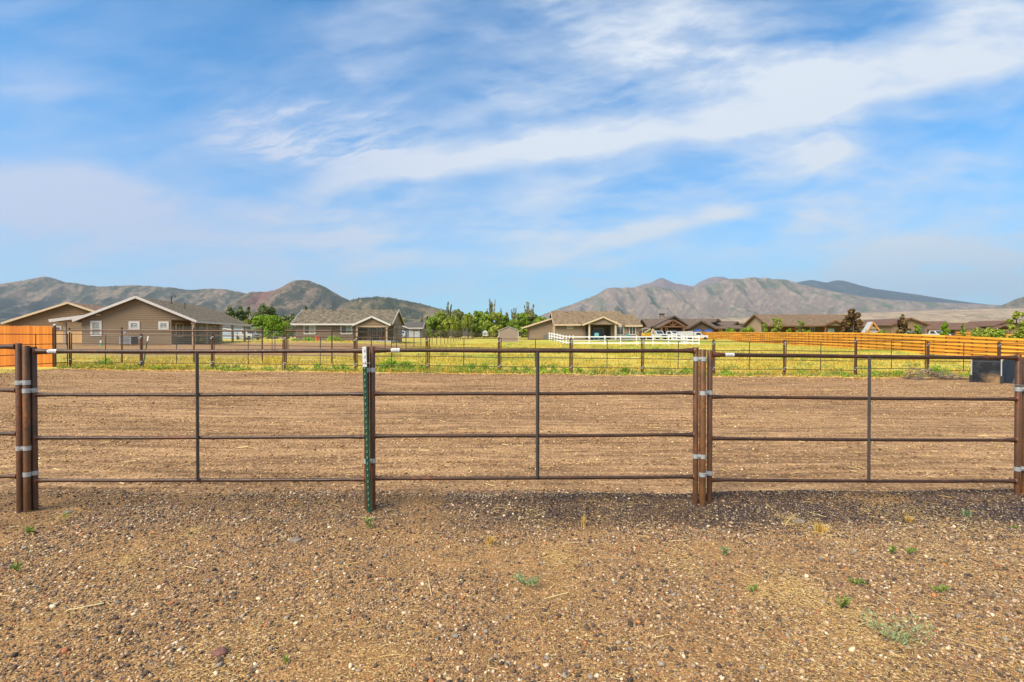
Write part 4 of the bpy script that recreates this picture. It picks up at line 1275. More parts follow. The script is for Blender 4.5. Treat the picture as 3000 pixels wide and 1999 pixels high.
# ------------------------------------------------------------------ far left house
ZB = 0.85
h0 = thing('house', (-55.5, 64.0, ZB), 'brown gabled house partly hidden behind the patio of the gabled taupe house', 'house', rz=A1)
ze, zr = 3.25 - ZB, 5.84 - ZB
r_ = MB(); roof_prism(r_, 'y', 0, 15, -6.9, ze, 0, zr, 6.9, ze); r_.build('roof', M['roof0'], h0)
f_ = MB(); rakes(f_, 'y', 0, -7.0, ze - 0.03, 0, zr, 7.0, ze - 0.03, 0.24); eave(f_, (6.93, 0, ze - .1), (6.93, 15, ze - .1), .26); eave(f_, (-6.93, 0, ze - .1), (-6.93, 15, ze - .1), .26)
f_.build('fascia', M['cream'], h0)
w_ = MB(); lap(w_, FW(0.5), [(-6.4, -0.2), (6.4, -0.2), (6.4, ze + 0.05), (0, zr - 0.16), (-6.4, ze + 0.05)]); lap(w_, RW(6.4), [(0.5, -.2), (14.5, -.2), (14.5, ze), (.5, ze)])
w_.box(-6.4, -6.38, .5, 14.5, -.2, ze)
w_.build('wall', M['side0'], h0)
window(h0, FW(0.5), -4.6, -1.1, 0.6, 1.85, M['trim'], M['glass'], 0.15, 1)
window(h0, FW(0.5), 2.6, 4.2, 0.7, 1.9, M['trim'], M['glass'], 0.15, 1)
pm = MB(); pm.prism([(-9.6, 2, ze - .30), (-6.4, 2, ze - .02), (-6.4, 2, ze - .16), (-9.6, 2, ze - .44)], (0, 8, 0)); pm.build('side_roof', M['roof0'], h0)
MB().box(-9.4, -9.1, 2.2, 2.5, -.2, ze - .5).build('porch_post', M['cream'], h0)

# ------------------------------------------------------------------ orange picket fence beside the gabled taupe house
x1 = xat(153, 22.6); x0 = xat(-190, 22.6)
zg = G(x1, 22.6)
t = thing('picket_fence', (x1, 22.6, zg), 'tall bright orange fence of vertical wooden pickets beside the gabled taupe house', 'fence')
b_ = MB(); n = int((x1 - x0) / 0.145)
top = zat(955, 22.6) - zg
for i in range(n):
    xa = -(i + 1) * 0.145 + 0.003; xb = -i * 0.145 - 0.003
    hh = top + random.uniform(-0.008, 0.010); zz = G(x1 + xa, 22.6) - zg
    dd = random.uniform(-0.003, 0.003)
    b_.prism([(xa, dd, zz - 0.05), (xb, dd, zz - 0.05), (xb, dd, hh - 0.03), (xb - 0.03, dd, hh), (xa + 0.03, dd, hh), (xa, dd, hh - 0.03)], (0, 0.018, 0))
b_.build('pickets', M['cedar'], t)
b_ = MB()
for z in (0.35, 1.0, 1.6): b_.box(x0 - x1, 0, 0.03, 0.075, z, z + 0.09)
b_.build('rails', M['boardpost'], t)
for i in range(3): MB().box(-0.09 - i * 2.44, -i * 2.44 + 0.0, 0.08, 0.17, -0.1, top - 0.1).build('post', M['boardpost'], t)
o = MB(); zz = G(x1 + .07, 22.5)
p_ = thing('capped_post', (x1 + 0.10, 22.62, zz), 'dark pipe post with round white cap at the end of the orange picket fence', 'fence post')
MB().tube((0, 0, -0.1), (0, 0, zat(954, 22.6) - zz), 0.05, 10).build('pipe', M['rust_far'], p_, True)
MB().path([(0, 0, zat(954, 22.6) - zz), (0, 0, zat(951, 22.6) - zz), (0, 0, zat(949.5, 22.6) - zz)], [0.06, 0.055, 0.02], 10).build('cap', M['white'], p_, True)

# ------------------------------------------------------------------ second house
ZB = 0.97
X2 = xat(867, 70)
h2 = thing('house', (X2, 70, ZB), 'dark taupe house with weathered grey roof and recessed porch under a small white edged gable', 'house')
ze, zr = 3.30 - ZB, 5.40 - ZB
xr2 = xat(1145, 70) - X2
r_ = MB(); roof_prism(r_, 'x', -0.45, xr2 + 0.35, -0.6, ze, 3.5, zr, 7.6, ze); rf = r_.build('roof', M['roof2'], h2)
for x, y in ((4.0, 3.0), (12.5, 3.2)): MB().tube((x, y, zr - 0.6), (x, y, zr + 0.25), 0.06, 8).build('vent_pipe', M['dgrey'], rf, True)
f_ = MB(); eave(f_, (-0.45, -0.62, ze - 0.11), (xr2 - 4.6, -0.62, ze - 0.11), 0.22)
rakes(f_, 'x', xr2 + 0.35, -0.7, ze - 0.05, 3.5, zr, 7.7, ze - 0.05, 0.26, out=1); rakes(f_, 'x', -0.45, -0.7, ze - 0.05, 3.5, zr, 7.7, ze - 0.05, 0.24)
f_.build('fascia', M['trim'], h2)
xp = xat(1045, 70) - X2
w_ = MB(); lap(w_, FW(0), [(0, -0.25), (xp, -0.25), (xp, ze), (0, ze)]); lap(w_, FW(1.6), [(xp, -0.25), (xr2, -0.25), (xr2, ze), (xp, ze)])
lap(w_, RW(xp), [(0, -.25), (1.6, -.25), (1.6, ze), (0, ze)]); w_.box(0, 0.02, 0, 7, -.25, ze)
w_.build('wall', M['side2'], h2)
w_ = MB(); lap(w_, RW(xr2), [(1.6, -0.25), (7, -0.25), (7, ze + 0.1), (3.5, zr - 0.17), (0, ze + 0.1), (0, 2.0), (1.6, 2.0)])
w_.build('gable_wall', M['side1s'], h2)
# porch gable
pk = xat(1089, 67.4) - X2; pl, pr = xat(1034, 67.4) - X2, xat(1143.5, 67.4) - X2
zp, zpe = zat(926.5, 67.4) - ZB, zat(951, 67.4) - ZB
r_ = MB(); roof_prism(r_, 'y', -2.6, 1.5, pl, zpe, pk, zp, pr, zpe, 0.12); r_.build('porch_roof', M['roof2'], h2)
f_ = MB(); rakes(f_, 'y', -2.6, pl - 0.06, zpe - 0.03, pk, zp, pr + 0.06, zpe - 0.03, 0.24); f_.build('porch_fascia', M['trim'], h2)
w_ = MB(); lap(w_, FW(-2.3), [(pl + 0.3, zpe - 0.12), (pr - 0.3, zpe - 0.12), (pk, zp - 0.16)]); w_.build('porch_gable', M['side1'], h2)
MB().box(pl + 0.3, pr - 0.3, -2.3, -2.1, zpe - 0.36, zpe - 0.13).build('porch_beam', M['tan_post'], h2)
MB().box(pl + 0.3, pr - 0.1, -2.1, 1.6, zpe - 0.13, zpe - 0.10).build('porch_ceiling', M['side2'], h2)
for pxx in (1044, 1131): x = xat(pxx, 67.8) - X2; MB().box(x, x + 0.2, -2.32, -2.12, -0.2, zpe - 0.36).build('porch_post', M['tan_post'], h2)
MB().box(pl + 0.2, pr + 0.1, -2.6, 1.6, -0.3, 0.03).build('porch_floor', M['concrete'], h2)
f0 = FW(0)
for (a, b, kk) in ((893, 922, [M['glass'], M['glass_pale']]), (1001, 1030, [M['glass'], M['glass_pale']])):
    window(h2, f0, xat(a, 70) - X2, xat(b, 70) - X2, zat(977, 70) - ZB, zat(955, 70) - ZB, M['trim'], kk, 0.13, 1)
window(h2, FW(1.6), xat(1080, 71.6) - X2, xat(1117, 71.6) - X2, 0.06, zat(961, 71.6) - ZB, M['trim'], M['glass'], 0.10, 2, name='sliding_door')
window(h2, RW(xr2), 2.3, 3.1, 0.9, 2.0, M['trim'], M['glass'], 0.10, 0); window(h2, RW(xr2), 5.0, 5.7, 0.9, 2.0, M['trim'], M['glass'], 0.10, 0)
p = at(929, 1000, 68.8)
t = thing('bin', (p.x, p.y, G(p.x, p.y)), 'upright orange bin by the wall of the grey roofed house', 'bin')
MB().path([(0, 0, 0), (0, 0, 0.62)], [0.20, 0.26], 4).build('tub', M['orange'], t)
MB().path([(0, 0, 0.62), (0, 0, 0.68)], [0.28, 0.28], 4).build('lid', M['orange'], t)


def garden_chair(loc, rz, m, label, group):
    t = thing('chair', loc, label, 'chair', group, rz)
    MB().box(-0.3, 0.3, -0.3, 0.25, 0.36, 0.41).build('seat', m, t)
    b_ = MB()
    for i in range(5): b_.beam((-0.26 + i * 0.13, 0.24, 0.38), (-0.29 + i * 0.145, 0.48, 1.0 + 0.05 * (2 - abs(i - 2))), 0.11, 0.03, (0, 1, 0))
    b_.build('backrest', m, t)
    for x in (-0.3, 0.27):
        for y in (-0.3, 0.22): MB().box(x, x + 0.05, y, y + 0.05, 0, 0.4).build('leg', m, t)
        MB().box(x - 0.03, x + 0.08, -0.34, 0.3, 0.56, 0.59).build('armrest', m, t)
    return t


def table(loc, w, d, h, m, label):
    t = thing('table', loc, label, 'table')
    MB().box(-w / 2, w / 2, -d / 2, d / 2, h - 0.05, h).build('tabletop', m, t)
    for x in (-w / 2 + .05, w / 2 - .1):
        for y in (-d / 2 + .05, d / 2 - .1): MB().box(x, x + .06, y, y + .06, 0, h - .05).build('leg', m, t)
    return t


table((xat(1100, 68.6), 68.6, ZB + .03), 1.4, 0.8, 0.75, M['brown_wood'], 'brown patio table on the porch of the grey roofed house')
garden_chair((xat(1070, 68.6), 68.6, ZB + .03), rad(-80), M['brown_wood'], 'brown patio chair left of the patio table on the grey roofed house porch', 'brown patio chairs')
garden_chair((xat(1122, 68.8), 68.8, ZB + .03), rad(80), M['redwood'], 'reddish patio chair right of the patio table on the grey roofed house porch', 'brown patio chairs')

# ------------------------------------------------------------------ garage house and pale building in the gaps
ZB = 1.05
X7 = xat(1197.5, 150)
h7 = thing('house', (X7, 150, ZB), 'small slate blue garage house with a white door behind the wire fence', 'house')
ze, zr = zat(961, 149.5) - ZB, zat(943.5, 153) - ZB
xr = xat(1236, 150) - X7
r_ = MB(); roof_prism(r_, 'x', -3.0, xr + 0.4, -0.5, ze, 3.2, zr, 6.9, ze); r_.build('roof', M['roof7'], h7)
f_ = MB(); eave(f_, (-0.2, -0.55, ze - .1), (xr + .4, -0.55, ze - .1), 0.26); rakes(f_, 'x', xr + .4, -.6, ze - .05, 3.2, zr, 7, ze - .05, .28, out=1)
f_.beam((-2.6, -0.6, ze + 0.95), (-0.2, -0.6, ze), 0.05, 0.28); f_.build('fascia', M['trim'], h7)
w_ = MB(); lap(w_, FW(0), [(-3, -.3), (xr, -.3), (xr, ze), (-3, ze + .4)]); w_.build('wall', M['side7'], h7)
w_ = MB(); lap(w_, RW(xr), [(0, -.3), (6.4, -.3), (6.4, ze), (3.2, zr - .2), (0, ze)]); w_.build('gable_wall', M['shed'], h7)
window(h7, FW(0), xat(1200, 150) - X7, xat(1228, 150) - X7, 0.0, zat(965.5, 150) - ZB, M['trim'], M['carwhite'], 0.12, 0, name='garage_door', sub='door_panel')
window(h7, FW(-0.06), xat(1201, 150) - X7, xat(1227, 150) - X7, zat(969, 150) - ZB, zat(966.5, 150) - ZB, M['trim'], M['glass'], 0.05, 1)
window(h7, FW(0), xat(1170, 150) - X7, xat(1181, 150) - X7, 0.9, zat(965, 150) - ZB, M['trim'], M['carwhite'], 0.12, 0, name='garage_door', sub='door_panel')
X8 = xat(640, 115)
t = thing('metal_building', (X8, 115, 1.0), 'pale blue building seen through the open porch of the gabled taupe house', 'building')
zt = zat(957, 115) - 1.0
w_ = MB(); lap(w_, FW(0), [(0, -.3), (6.1, -.3), (6.1, zt), (0, zt)], 0.4, 0.03); w_.box(0, 6.1, 0.05, 8, -.3, zt); w_.build('wall', M['lblue'], t)
r_ = MB(); roof_prism(r_, 'x', -.3, 6.4, -.4, zt - .02, 4, zt + .5, 8.4, zt - .02, .1); r_.build('roof', M['roof7'], t)
MB().beam((0.9, -0.1, zt - .35), (5.2, -1.5, zt - 1.0), 0.06, 0.18).build('awning_edge', M['trim'], t)
window(t, FW(0), 4.2, 5.2, 0.3, 1.2, M['trim'], M['glass'], 0.08, 0)

# ------------------------------------------------------------------ beige shed
ZB = .78
xs0, xs1 = xat(1461, 76), xat(1519, 76)
t = thing('shed', (xs0, 76, ZB), 'small beige garden shed with white roof edges, standing alone', 'shed')
wS = xs1 - xs0; zE = zat(969, 76) - ZB; zP = zat(957, 76) - ZB
w_ = MB(); w_.prism([(0, 0, -.1), (wS, 0, -.1), (wS, 0, zE), (wS / 2, 0, zP - .05), (0, 0, zE)], (0, 2.4, 0))
for i in range(1, 15): w_.box(i * wS / 15 - .012, i * wS / 15 + .012, -.015, 0.01, -.1, zE)
w_.build('wall', M['shed'], t)
r_ = MB(); roof_prism(r_, 'y', -.12, 2.55, -.15, zE, wS / 2, zP + .03, wS + .15, zE, .06); r_.build('roof', M['trim'], t)
for x in (-0.01, wS - .07): MB().box(x, x + .08, -.03, .01, -.1, zE - .02).build('corner_trim', M['trim'], t)

# ------------------------------------------------------------------ third house (tan, behind the white fence)
ZB = 1.0
X3 = xat(1629, 85)
h3 = thing('house', (X3, 85, ZB), 'warm grey ranch house with tan roof and gabled porch behind the white fence', 'house')
D3 = lambda px, Y: xat(px, Y) - X3
zE = zat(950.5, 84.4) - ZB; zR = zat(912, 91) - ZB
xR = 19.25 - X3
r_ = MB(); roof_prism(r_, 'x', -0.45, xR, -0.6, zE, 6.0, zR, 12.6, zE); rf = r_.build('roof', M['roof3'], h3)
for (pxx, pyy, y) in ((1708, 931, 2.8), (1660, 917, 5.2)):
    x = D3(pxx, 85 + y); z = zat(pyy, 85 + y) - ZB
    MB().box(x - .14, x + .14, y - .14, y + .14, z - .4, z + .12).build('roof_vent', M['dgrey'], rf)
for pxx in (1677, 1763, 1826): x = D3(pxx, 90); MB().tube((x, 5.6, zR - .6), (x, 5.6, zR + .3), .05, 6).build('vent_pipe', M['dgrey'], rf, True)
zE2 = zat(953.5, 83.8) - ZB; zR2 = zat(921, 89.6) - ZB
r_ = MB(); roof_prism(r_, 'x', xR - 1.2, 21.35 - X3, -1.3, zE2, 4.6, zR2, 10.5, zE2); r_.build('lower_roof', M['roof3'], h3)
f_ = MB(); eave(f_, (-.45, -.63, zE - .11), (D3(1708, 84.4), -.63, zE - .11), .22); eave(f_, (D3(1812, 84.4), -.63, zE - .11), (xR, -.63, zE - .11), .20)
eave(f_, (xR - .8, -1.33, zE2 - .11), (21.35 - X3, -1.33, zE2 - .11), .22)
rakes(f_, 'x', -.45, -.7, zE - .05, 6, zR, 12.7, zE - .05, .24)
f_.build('fascia', M['cream'], h3)
x1_, x2_, x3_ = D3(1716, 85), D3(1788, 85), D3(1872, 84.3)
w_ = MB(); lap(w_, FW(0), [(0, -.3), (x1_, -.3), (x1_, zE), (0, zE)]); lap(w_, FW(2.8), [(x1_, -.3), (x2_, -.3), (x2_, zE + .3), (x1_, zE + .3)])
lap(w_, FW(-.7), [(x2_, -.3), (x3_, -.3), (x3_, zE2), (x2_, zE2)]); lap(w_, LW(x2_), [(-.7, -.3), (2.8, -.3), (2.8, zE), (-.7, zE)])
lap(w_, RW(x1_), [(0, -.3), (2.8, -.3), (2.8, zE), (0, zE)]); lap(w_, RW(x3_), [(-.7, -.3), (9.9, -.3), (9.9, zE2), (4.6, zR2 - .2), (-.7, zE2)])
lap(w_, LW(0), [(0, -.3), (12, -.3), (12, zE + .1), (6, zR - .18), (0, zE + .1)])
w_.build('wall', M['side3'], h3)
# porch
pk, pl, pr = D3(1767.6, 82.2), D3(1707, 82.2), D3(1818, 82.2)
zp, zpe = zat(928, 82.2) - ZB, zat(951, 82.2) - ZB
r_ = MB(); roof_prism(r_, 'y', -2.8, 3.4, pl, zpe, pk, zp, pr, zpe, .12); r_.build('porch_roof', M['roof3'], h3)
f_ = MB(); rakes(f_, 'y', -2.8, pl - .05, zpe - .03, pk, zp, pr + .05, zpe - .03, .25); f_.build('porch_fascia', M['cream'], h3)
pa, pb = D3(1727, 82.4), D3(1804, 82.4)
zl = zat(948.5, 82.4) - ZB
w_ = MB(); lap(w_, FW(-2.5), [(pa, zl), (pb, zl), (pb, zpe + .12), (pk, zp - .16), (pa, zpe + .12)]); w_.build('porch_gable', M['side3'], h3)
MB().box(pa - .1, pb + .1, -2.5, -2.25, zl - .10, zl).build('porch_beam', M['cream'], h3)
MB().box(pa, pb, -2.25, 2.8, zl - .02, zl + .02).build('porch_ceiling', M['side3'], h3)
MB().box(pa - .3, pb + .3, -2.8, 2.8, -.35, .02).build('porch_floor', M['concrete'], h3)
for x in (pa, pb): pm = MB(); pm.box(x - .13, x + .13, -2.5, -2.24, -.2, zl - .1); pm.box(x - .18, x + .18, -2.55, -2.2, zl - .1, zl + .35); pm.build('porch_post', M['cream'], h3)
f0 = FW(0)
window(h3, f0, D3(1663.5, 85), D3(1676.5, 85), zat(962, 85) - ZB, zat(956, 85) - ZB, M['cream'], M['glass_pale'], .12, 1)
fb = FW(-.7)
for (a, b, t0, t1) in ((1807, 1826, 957.5, 979), (1845, 1860.5, 958, 979.5)):
    window(h3, fb, D3(a, 84.3), D3(b, 84.3), zat(t1, 84.3) - ZB, zat(t0, 84.3) - ZB, M['trim'], M['glass'], .13, 1)
window(h3, FW(2.8), D3(1741.5, 87.8), D3(1767, 87.8), .06, zat(963, 87.8) - ZB, M['cream'], [M['glass_green'], M['glass']], .13, 1, name='sliding_door')
for y in (2.2, 4.6): window(h3, LW(0), y, y + .9, .75, 2.25, M['cream'], M['glass'], .12, 0, (1.5,))
# left wing with its lean-to roof
yw = 7.0
xw0 = D3(1551, 92)
zh, zlw = zat(932, 92) - ZB, zat(961, 92) - ZB
xl_ = D3(1529, 92)
r_ = MB(); r_.prism([(xl_, yw - .6, zlw), (0.0, yw - .6, zh), (0.0, yw - .6, zh - .13), (xl_, yw - .6, zlw - .13)], (0, 11, 0)); r_.build('wing_roof', M['roof7'], h3)
f_ = MB(); f_.beam((xl_ - .05, yw - .63, zlw - .07), (0, yw - .63, zh - .07), .05, .26); f_.build('wing_fascia', M['cream'], h3)
w_ = MB(); lap(w_, FW(yw), [(xw0, -.4), (-.03, -.4), (-.03, zh - .13), (xw0, zlw + .15)]); w_.build('wing_wall', M['side3'], h3)
w_ = MB(); lap(w_, LW(xw0), [(yw, -.4), (yw + 10, -.4), (yw + 10, zlw + .1), (yw, zlw + .1)]); w_.build('wing_side_wall', M['side3'], h3)
window(h3, LW(xw0), yw + 3, yw + 5, .9, 2.0, M['cream'], M['glass'], .12, 1)
p = at(1600, 1000, 90.5)
t = thing('air_conditioner', (p.x, p.y, G(p.x, p.y)), 'dark air conditioner by the wing of the house behind the white fence', 'air conditioner')
b_ = MB(); b_.box(-.4, .4, -.4, .4, .05, .8); b_.build('case', M['dgrey'], t)
b_ = MB()
for i in range(9): b_.box(-.38, .38, -.43, -.4, .12 + i * .07, .15 + i * .07)
b_.build('grille', M['grey'], t)
# patio things behind the white fence
gz3 = ZB + .02
garden_chair((xat(1843, 79.5), 79.5, G(xat(1843, 79.5), 79.5)), 0.2, M['teal'], 'teal garden chair right of the porch, behind the white fence', 'teal garden chairs')
garden_chair((xat(1747, 82), 82, G(xat(1747, 82), 82) + .1), -.3, M['teal'], 'teal garden chair in front of the green sliding door', 'teal garden chairs')
table((xat(1765, 80), 80, G(xat(1765, 80), 80)), 1.1, .7, .5, M['teal'], 'low teal table before the porch behind the white fence')
table((xat(1818, 79.5), 79.5, G(xat(1818, 79.5), 79.5)), 1.7, .9, .85, M['tarp'], 'white garden table under the double window behind the white fence')
x = xat(1731, 83.6)
t = thing('barbecue', (x, 83.6, gz3), 'black barbecue standing by the left porch post', 'barbecue')
MB().path([(-.55, 0, .85), (-.55, 0, 1.15), (.55, 0, 1.15), (.55, 0, .85)], [.3, .3, .3, .3], 8).build('hood', M['black'], t)
MB().box(-.7, .7, -.3, .3, .1, .86).build('cabinet', M['black'], t)
MB().box(-1.0, -.7, -.28, .28, .8, .84).build('side_shelf', M['dgrey'], t)
x = xat(1719, 84.6)
t = thing('parasol', (x, 84.5, 1.0), 'closed grey parasol leaning on the wall left of the porch', 'parasol', rz=0)
MB().tube((0, 0, 0), (.25, .25, 2.1), .03, 8).build('pole', M['trim'], t, True)
MB().path([(.10, .1, .85), (.14, .14, 1.2), (.24, .24, 2.05)], [.13, .11, .04], 8).build('canopy', M['dgrey'], t, True)

# ------------------------------------------------------------------ white rail fence
front = [(xat(p_, 70.0), 70.0) for p_ in (1679, 1726, 1772, 1818, 1865, 1913, 1959, 2004, 2048)]
xl0, xr0 = front[0][0], front[-1][0]
lside = [(6.1 + (xl0 - 6.1) * i / 8, 83.9 - 13.9 * i / 8) for i in range(8)]
rside = [(xr0 + (26.4 - xr0) * i / 5, 70 + 14.5 * i / 5) for i in range(1, 6)]
pts = lside + front + rside
z0 = G(*front[0])
t = thing('rail_fence', (xl0, 70, z0), 'white three-rail vinyl fence round the yard of the ranch house', 'fence')
for j, (x, y) in enumerate(pts):
    zz = G(x, y) - z0
    m_ = MB(); m_.box(x - xl0 - .065, x - xl0 + .065, y - 70 - .065, y - 70 + .065, zz - .1, zz + 1.26)
    m_.prism([(x - xl0 - .08, y - 70 - .08, zz + 1.26), (x - xl0 + .08, y - 70 - .08, zz + 1.26), (x - xl0 + .08, y - 70 + .08, zz + 1.26), (x - xl0 - .08, y - 70 + .08, zz + 1.26)], (0, 0, .035))
    m_.build('post', M['vinyl'], t)
for j in range(len(pts) - 1):
    (x, y), (x2, y2) = pts[j], pts[j + 1]
    za, zb = G(x, y) - z0, G(x2, y2) - z0
    r_ = MB()
    for h in (.26, .68, 1.1): r_.beam((x - xl0, y - 70, za + h), (x2 - xl0, y2 - 70, zb + h), .045, .15)
    r_.build('rails', M['vinyl'], t)

# ------------------------------------------------------------------ orange horizontal board fences
def board_fence(name, poly, label, nposts=None, hgt=1.83, step=1.0):
    P = [Vector((x, y, G(x, y))) for x, y in poly]
    L = [0]
    for a, b in zip(P, P[1:]): L.append(L[-1] + (b - a).length)
    def pt(s):
        j = 0
        while j < len(P) - 2 and s > L[j + 1]: j += 1
        f = (s - L[j]) / (L[j + 1] - L[j]); return P[j].lerp(P[j + 1], f), (P[j + 1] - P[j]).normalized()
    o = P[0]
    t = thing(name, o, label, 'fence')
    n = int(L[-1] / step)
    ss = [L[-1] * i / n for i in range(n + 1)]
    nb = 6
    bh = 0.165; gap = (hgt - nb * bh) / (nb - 1)
    fr, bk = MB(), MB()
    for i in range(n + 1):
        p, d = pt(min(ss[i], L[-1] - 1e-3)); nr = Vector((d.y, -d.x, 0)).normalized()
        if nr.x > 0: nr = -nr
        q = p - o
        if i < 100: MB().beam(q + Vector((0, 0, -.1)), q + Vector((0, 0, hgt + .0)), 0.09, 0.09, tuple(nr)).build('post', M['boardpost'], t)
        if i < n and i % 2 == 0:
            p2, d2 = pt(min(ss[min(i + 2, n)], L[-1] - 1e-3)); q2 = p2 - o
            for k_ in range(nb):
                z = .04 + k_ * (bh + gap) + bh / 2
                j = random.uniform(-.006, .006)
                a = q + nr * .062 + Vector((0, 0, z + j)); b = q2 + nr * .062 + Vector((0, 0, z + j + random.uniform(-.008, .008)))
                fr.beam(a, b, .03, bh)
                if k_ < nb - 1:
                    z2 = z + (bh + gap) / 2
                    bk.beam(q - nr * .062 + Vector((0, 0, z2)), q2 - nr * .062 + Vector((0, 0, z2)), .03, bh + .03)
    fr.build('front_boards', M['boards'], t); bk.build('back_boards', M['boards'], t)
    return t


board_fence('board_fence', [(42.6, 34), (41.6, 40), (39.6, 50), (39.2, 57), (39.9, 69), (42.6, 88), (45.6, 118), (47.2, 150)], 'long bright orange horizontal board fence receding along the pasture', step=1.13)
board_fence('board_fence', [(66, 60), (62.5, 66), (66, 76)], 'separate short stretch of orange board fence behind the leafy shrubs', step=1.0)

# ------------------------------------------------------------------ dark brown lodge house
ZB = 1.2
h4 = thing('house', (xat(1972, 132), 132, ZB), 'dark brown house with timber truss entrance, stone chimney and blue garage doors', 'house')
X4 = h4.location.x
D4 = lambda px, Y: xat(px, Y) - X4
Z4 = lambda py, Y: zat(py, Y) - ZB
r_ = MB()
roof_prism(r_, 'x', D4(1880, 138), D4(2103, 138), -.5, Z4(960, 131.5), 6, Z4(934, 138), 13, Z4(960, 131.5), .25)
r_.build('roof', M['roof4'], h4)
c = MB(); x0, x1 = D4(1935, 139), D4(1945, 139); c.box(x0, x1, 6.6, 8, 2, Z4(921, 139)); c.build('chimney', M['stone'], h4)
c = MB(); c.box(x0 - .1, x1 + .1, 6.5, 8.1, Z4(922, 139), Z4(919, 139)); c.build('chimney_cap', M['dark'], h4)
w_ = MB(); lap(w_, FW(0), [(D4(1885, 132), -.4), (D4(2150, 132), -.4), (D4(2150, 132), Z4(963, 132)), (D4(1885, 132), Z4(963, 132))]); w_.box(D4(1885, 132), D4(2150, 132), .05, 9, -.4, Z4(962, 132))
w_.build('wall', M['side4'], h4)


def gable4(pl, pk, pr, pe, pt, Y, depth, rname, parts):
    y = Y - 132
    x0, xk, x1 = D4(pl, Y), D4(pk, Y), D4(pr, Y); ze, zt = Z4(pe, Y), Z4(pt, Y)
    r_ = MB(); roof_prism(r_, 'y', y, y + depth, x0, ze, xk, zt, x1, ze, .25); r_.build(rname, M['roof4'], h4)
    f_ = MB(); rakes(f_, 'y', y, x0 - .05, ze - .03, xk, zt, x1 + .05, ze - .03, .36, .1); f_.build(rname.replace('roof', 'fascia'), M['brown_wood'] if parts == 'truss' else M['side4'], h4)
    if parts in ('wall', 'batten'):
        w_ = MB(); w_.prism([(x0 + .5, y + .5, -.4), (x1 - .5, y + .5, -.4), (x1 - .5, y + .5, ze - .1), (xk, y + .5, zt - .3), (x0 + .5, y + .5, ze - .1)], (0, min(depth, 6) - .6, 0))
        if parts == 'batten':
            for i in range(18):
                xx = x0 + .6 + (x1 - x0 - 1.2) * i / 17
                hh = ze - .2 + (zt - ze) * (1 - abs(xx - xk) / ((x1 - x0) / 2)) - .1
                w_.box(xx - .04, xx + .04, y + .46, y + .5, -.3, hh)
        w_.build(rname.replace('roof', 'wall'), M['side4'], h4)


gable4(1912, 1976.3, 2022, 957, 925, 131, 9, 'main_gable_roof', 'wall')
gable4(1887, 1911, 1938, 967, 955, 129.5, 5, 'left_gable_roof', 'wall')
gable4(2013, 2054, 2099, 963, 939.5, 128, 9, 'garage_roof', 'batten')
gable4(2096, 2103, 2113, 942, 934, 131.2, 8, 'small_gable_roof', 'none')
r_ = MB(); roof_prism(r_, 'x', D4(2085, 131), D4(2160, 134), -1.2, Z4(961.5, 130.8), 3.4, Z4(941, 135.4), 9, Z4(961.5, 130.8), .25); r_.build('wing_roof', M['roof4'], h4)
gable4(2142, 2160, 2176, 958, 942, 132.6, 6, 'end_gable_roof', 'wall')
# timber truss entrance
Y = 127.0; y = Y - 132
x0, xk, x1 = D4(1929, Y), D4(1971.7, Y), D4(2013, Y); ze, zt = Z4(958.5, Y), Z4(936.7, Y)
r_ = MB(); roof_prism(r_, 'y', y, y + 5, x0, ze, xk, zt, x1, ze, .22); r_.build('entrance_roof', M['roof4'], h4)
tr = MB(); rakes(tr, 'y', y, x0, ze - .05, xk, zt, x1, ze - .05, .34, .14)
xa, xb = D4(1938.5, Y), D4(2004, Y); zb = Z4(957.5, Y)
tr.beam((xa, y + .1, zb), (xb, y + .1, zb), .22, .34); tr.beam((xk, y + .1, zb), (xk, y + .1, zt - .3), .2, .24, (0, 1, 0))
tr.beam((xk, y + .1, zb + .1), (D4(1960, Y), y + .1, Z4(947, Y)), .18, .2); tr.beam((xk, y + .1, zb + .1), (D4(1983, Y), y + .1, Z4(947, Y)), .18, .2)
tr.build('truss', M['brown_wood'], h4)
for xx in (xa, xb): MB().box(xx - .22, xx + .22, y, y + .4, -.4, zb + .1).build('timber_post', M['brown_wood'], h4)
window(h4, FW(-.02), D4(1972, 132), D4(1981, 132), 0, 2.1, M['lightwood'], M['glass'], .16, 0, name='door')
window(h4, FW(-.02), D4(1944, 132), D4(1958, 132), .3, 2.1, M['side4'], M['glass'], .12, 2)
for (pa, pb) in ((2034, 2055), (2064, 2086)):
    window(h4, FW(128.5 - 132), D4(pa, 128.5), D4(pb, 128.5), -.3, Z4(965, 128.5), M['side4'], M['bluedoor'], .14, 0, name='garage_door', sub='door_panel')
window(h4, FW(-.02), D4(2104, 132), D4(2117, 132), -.3, 2.2, M['side4'], M['lightwood'], .14, 0, name='garage_door', sub='door_panel')
window(h4, FW(129.5 + .5 - 132), D4(1905, 130), D4(1922, 130), -.2, 1.6, M['side4'], M['dark'], .1, 0)

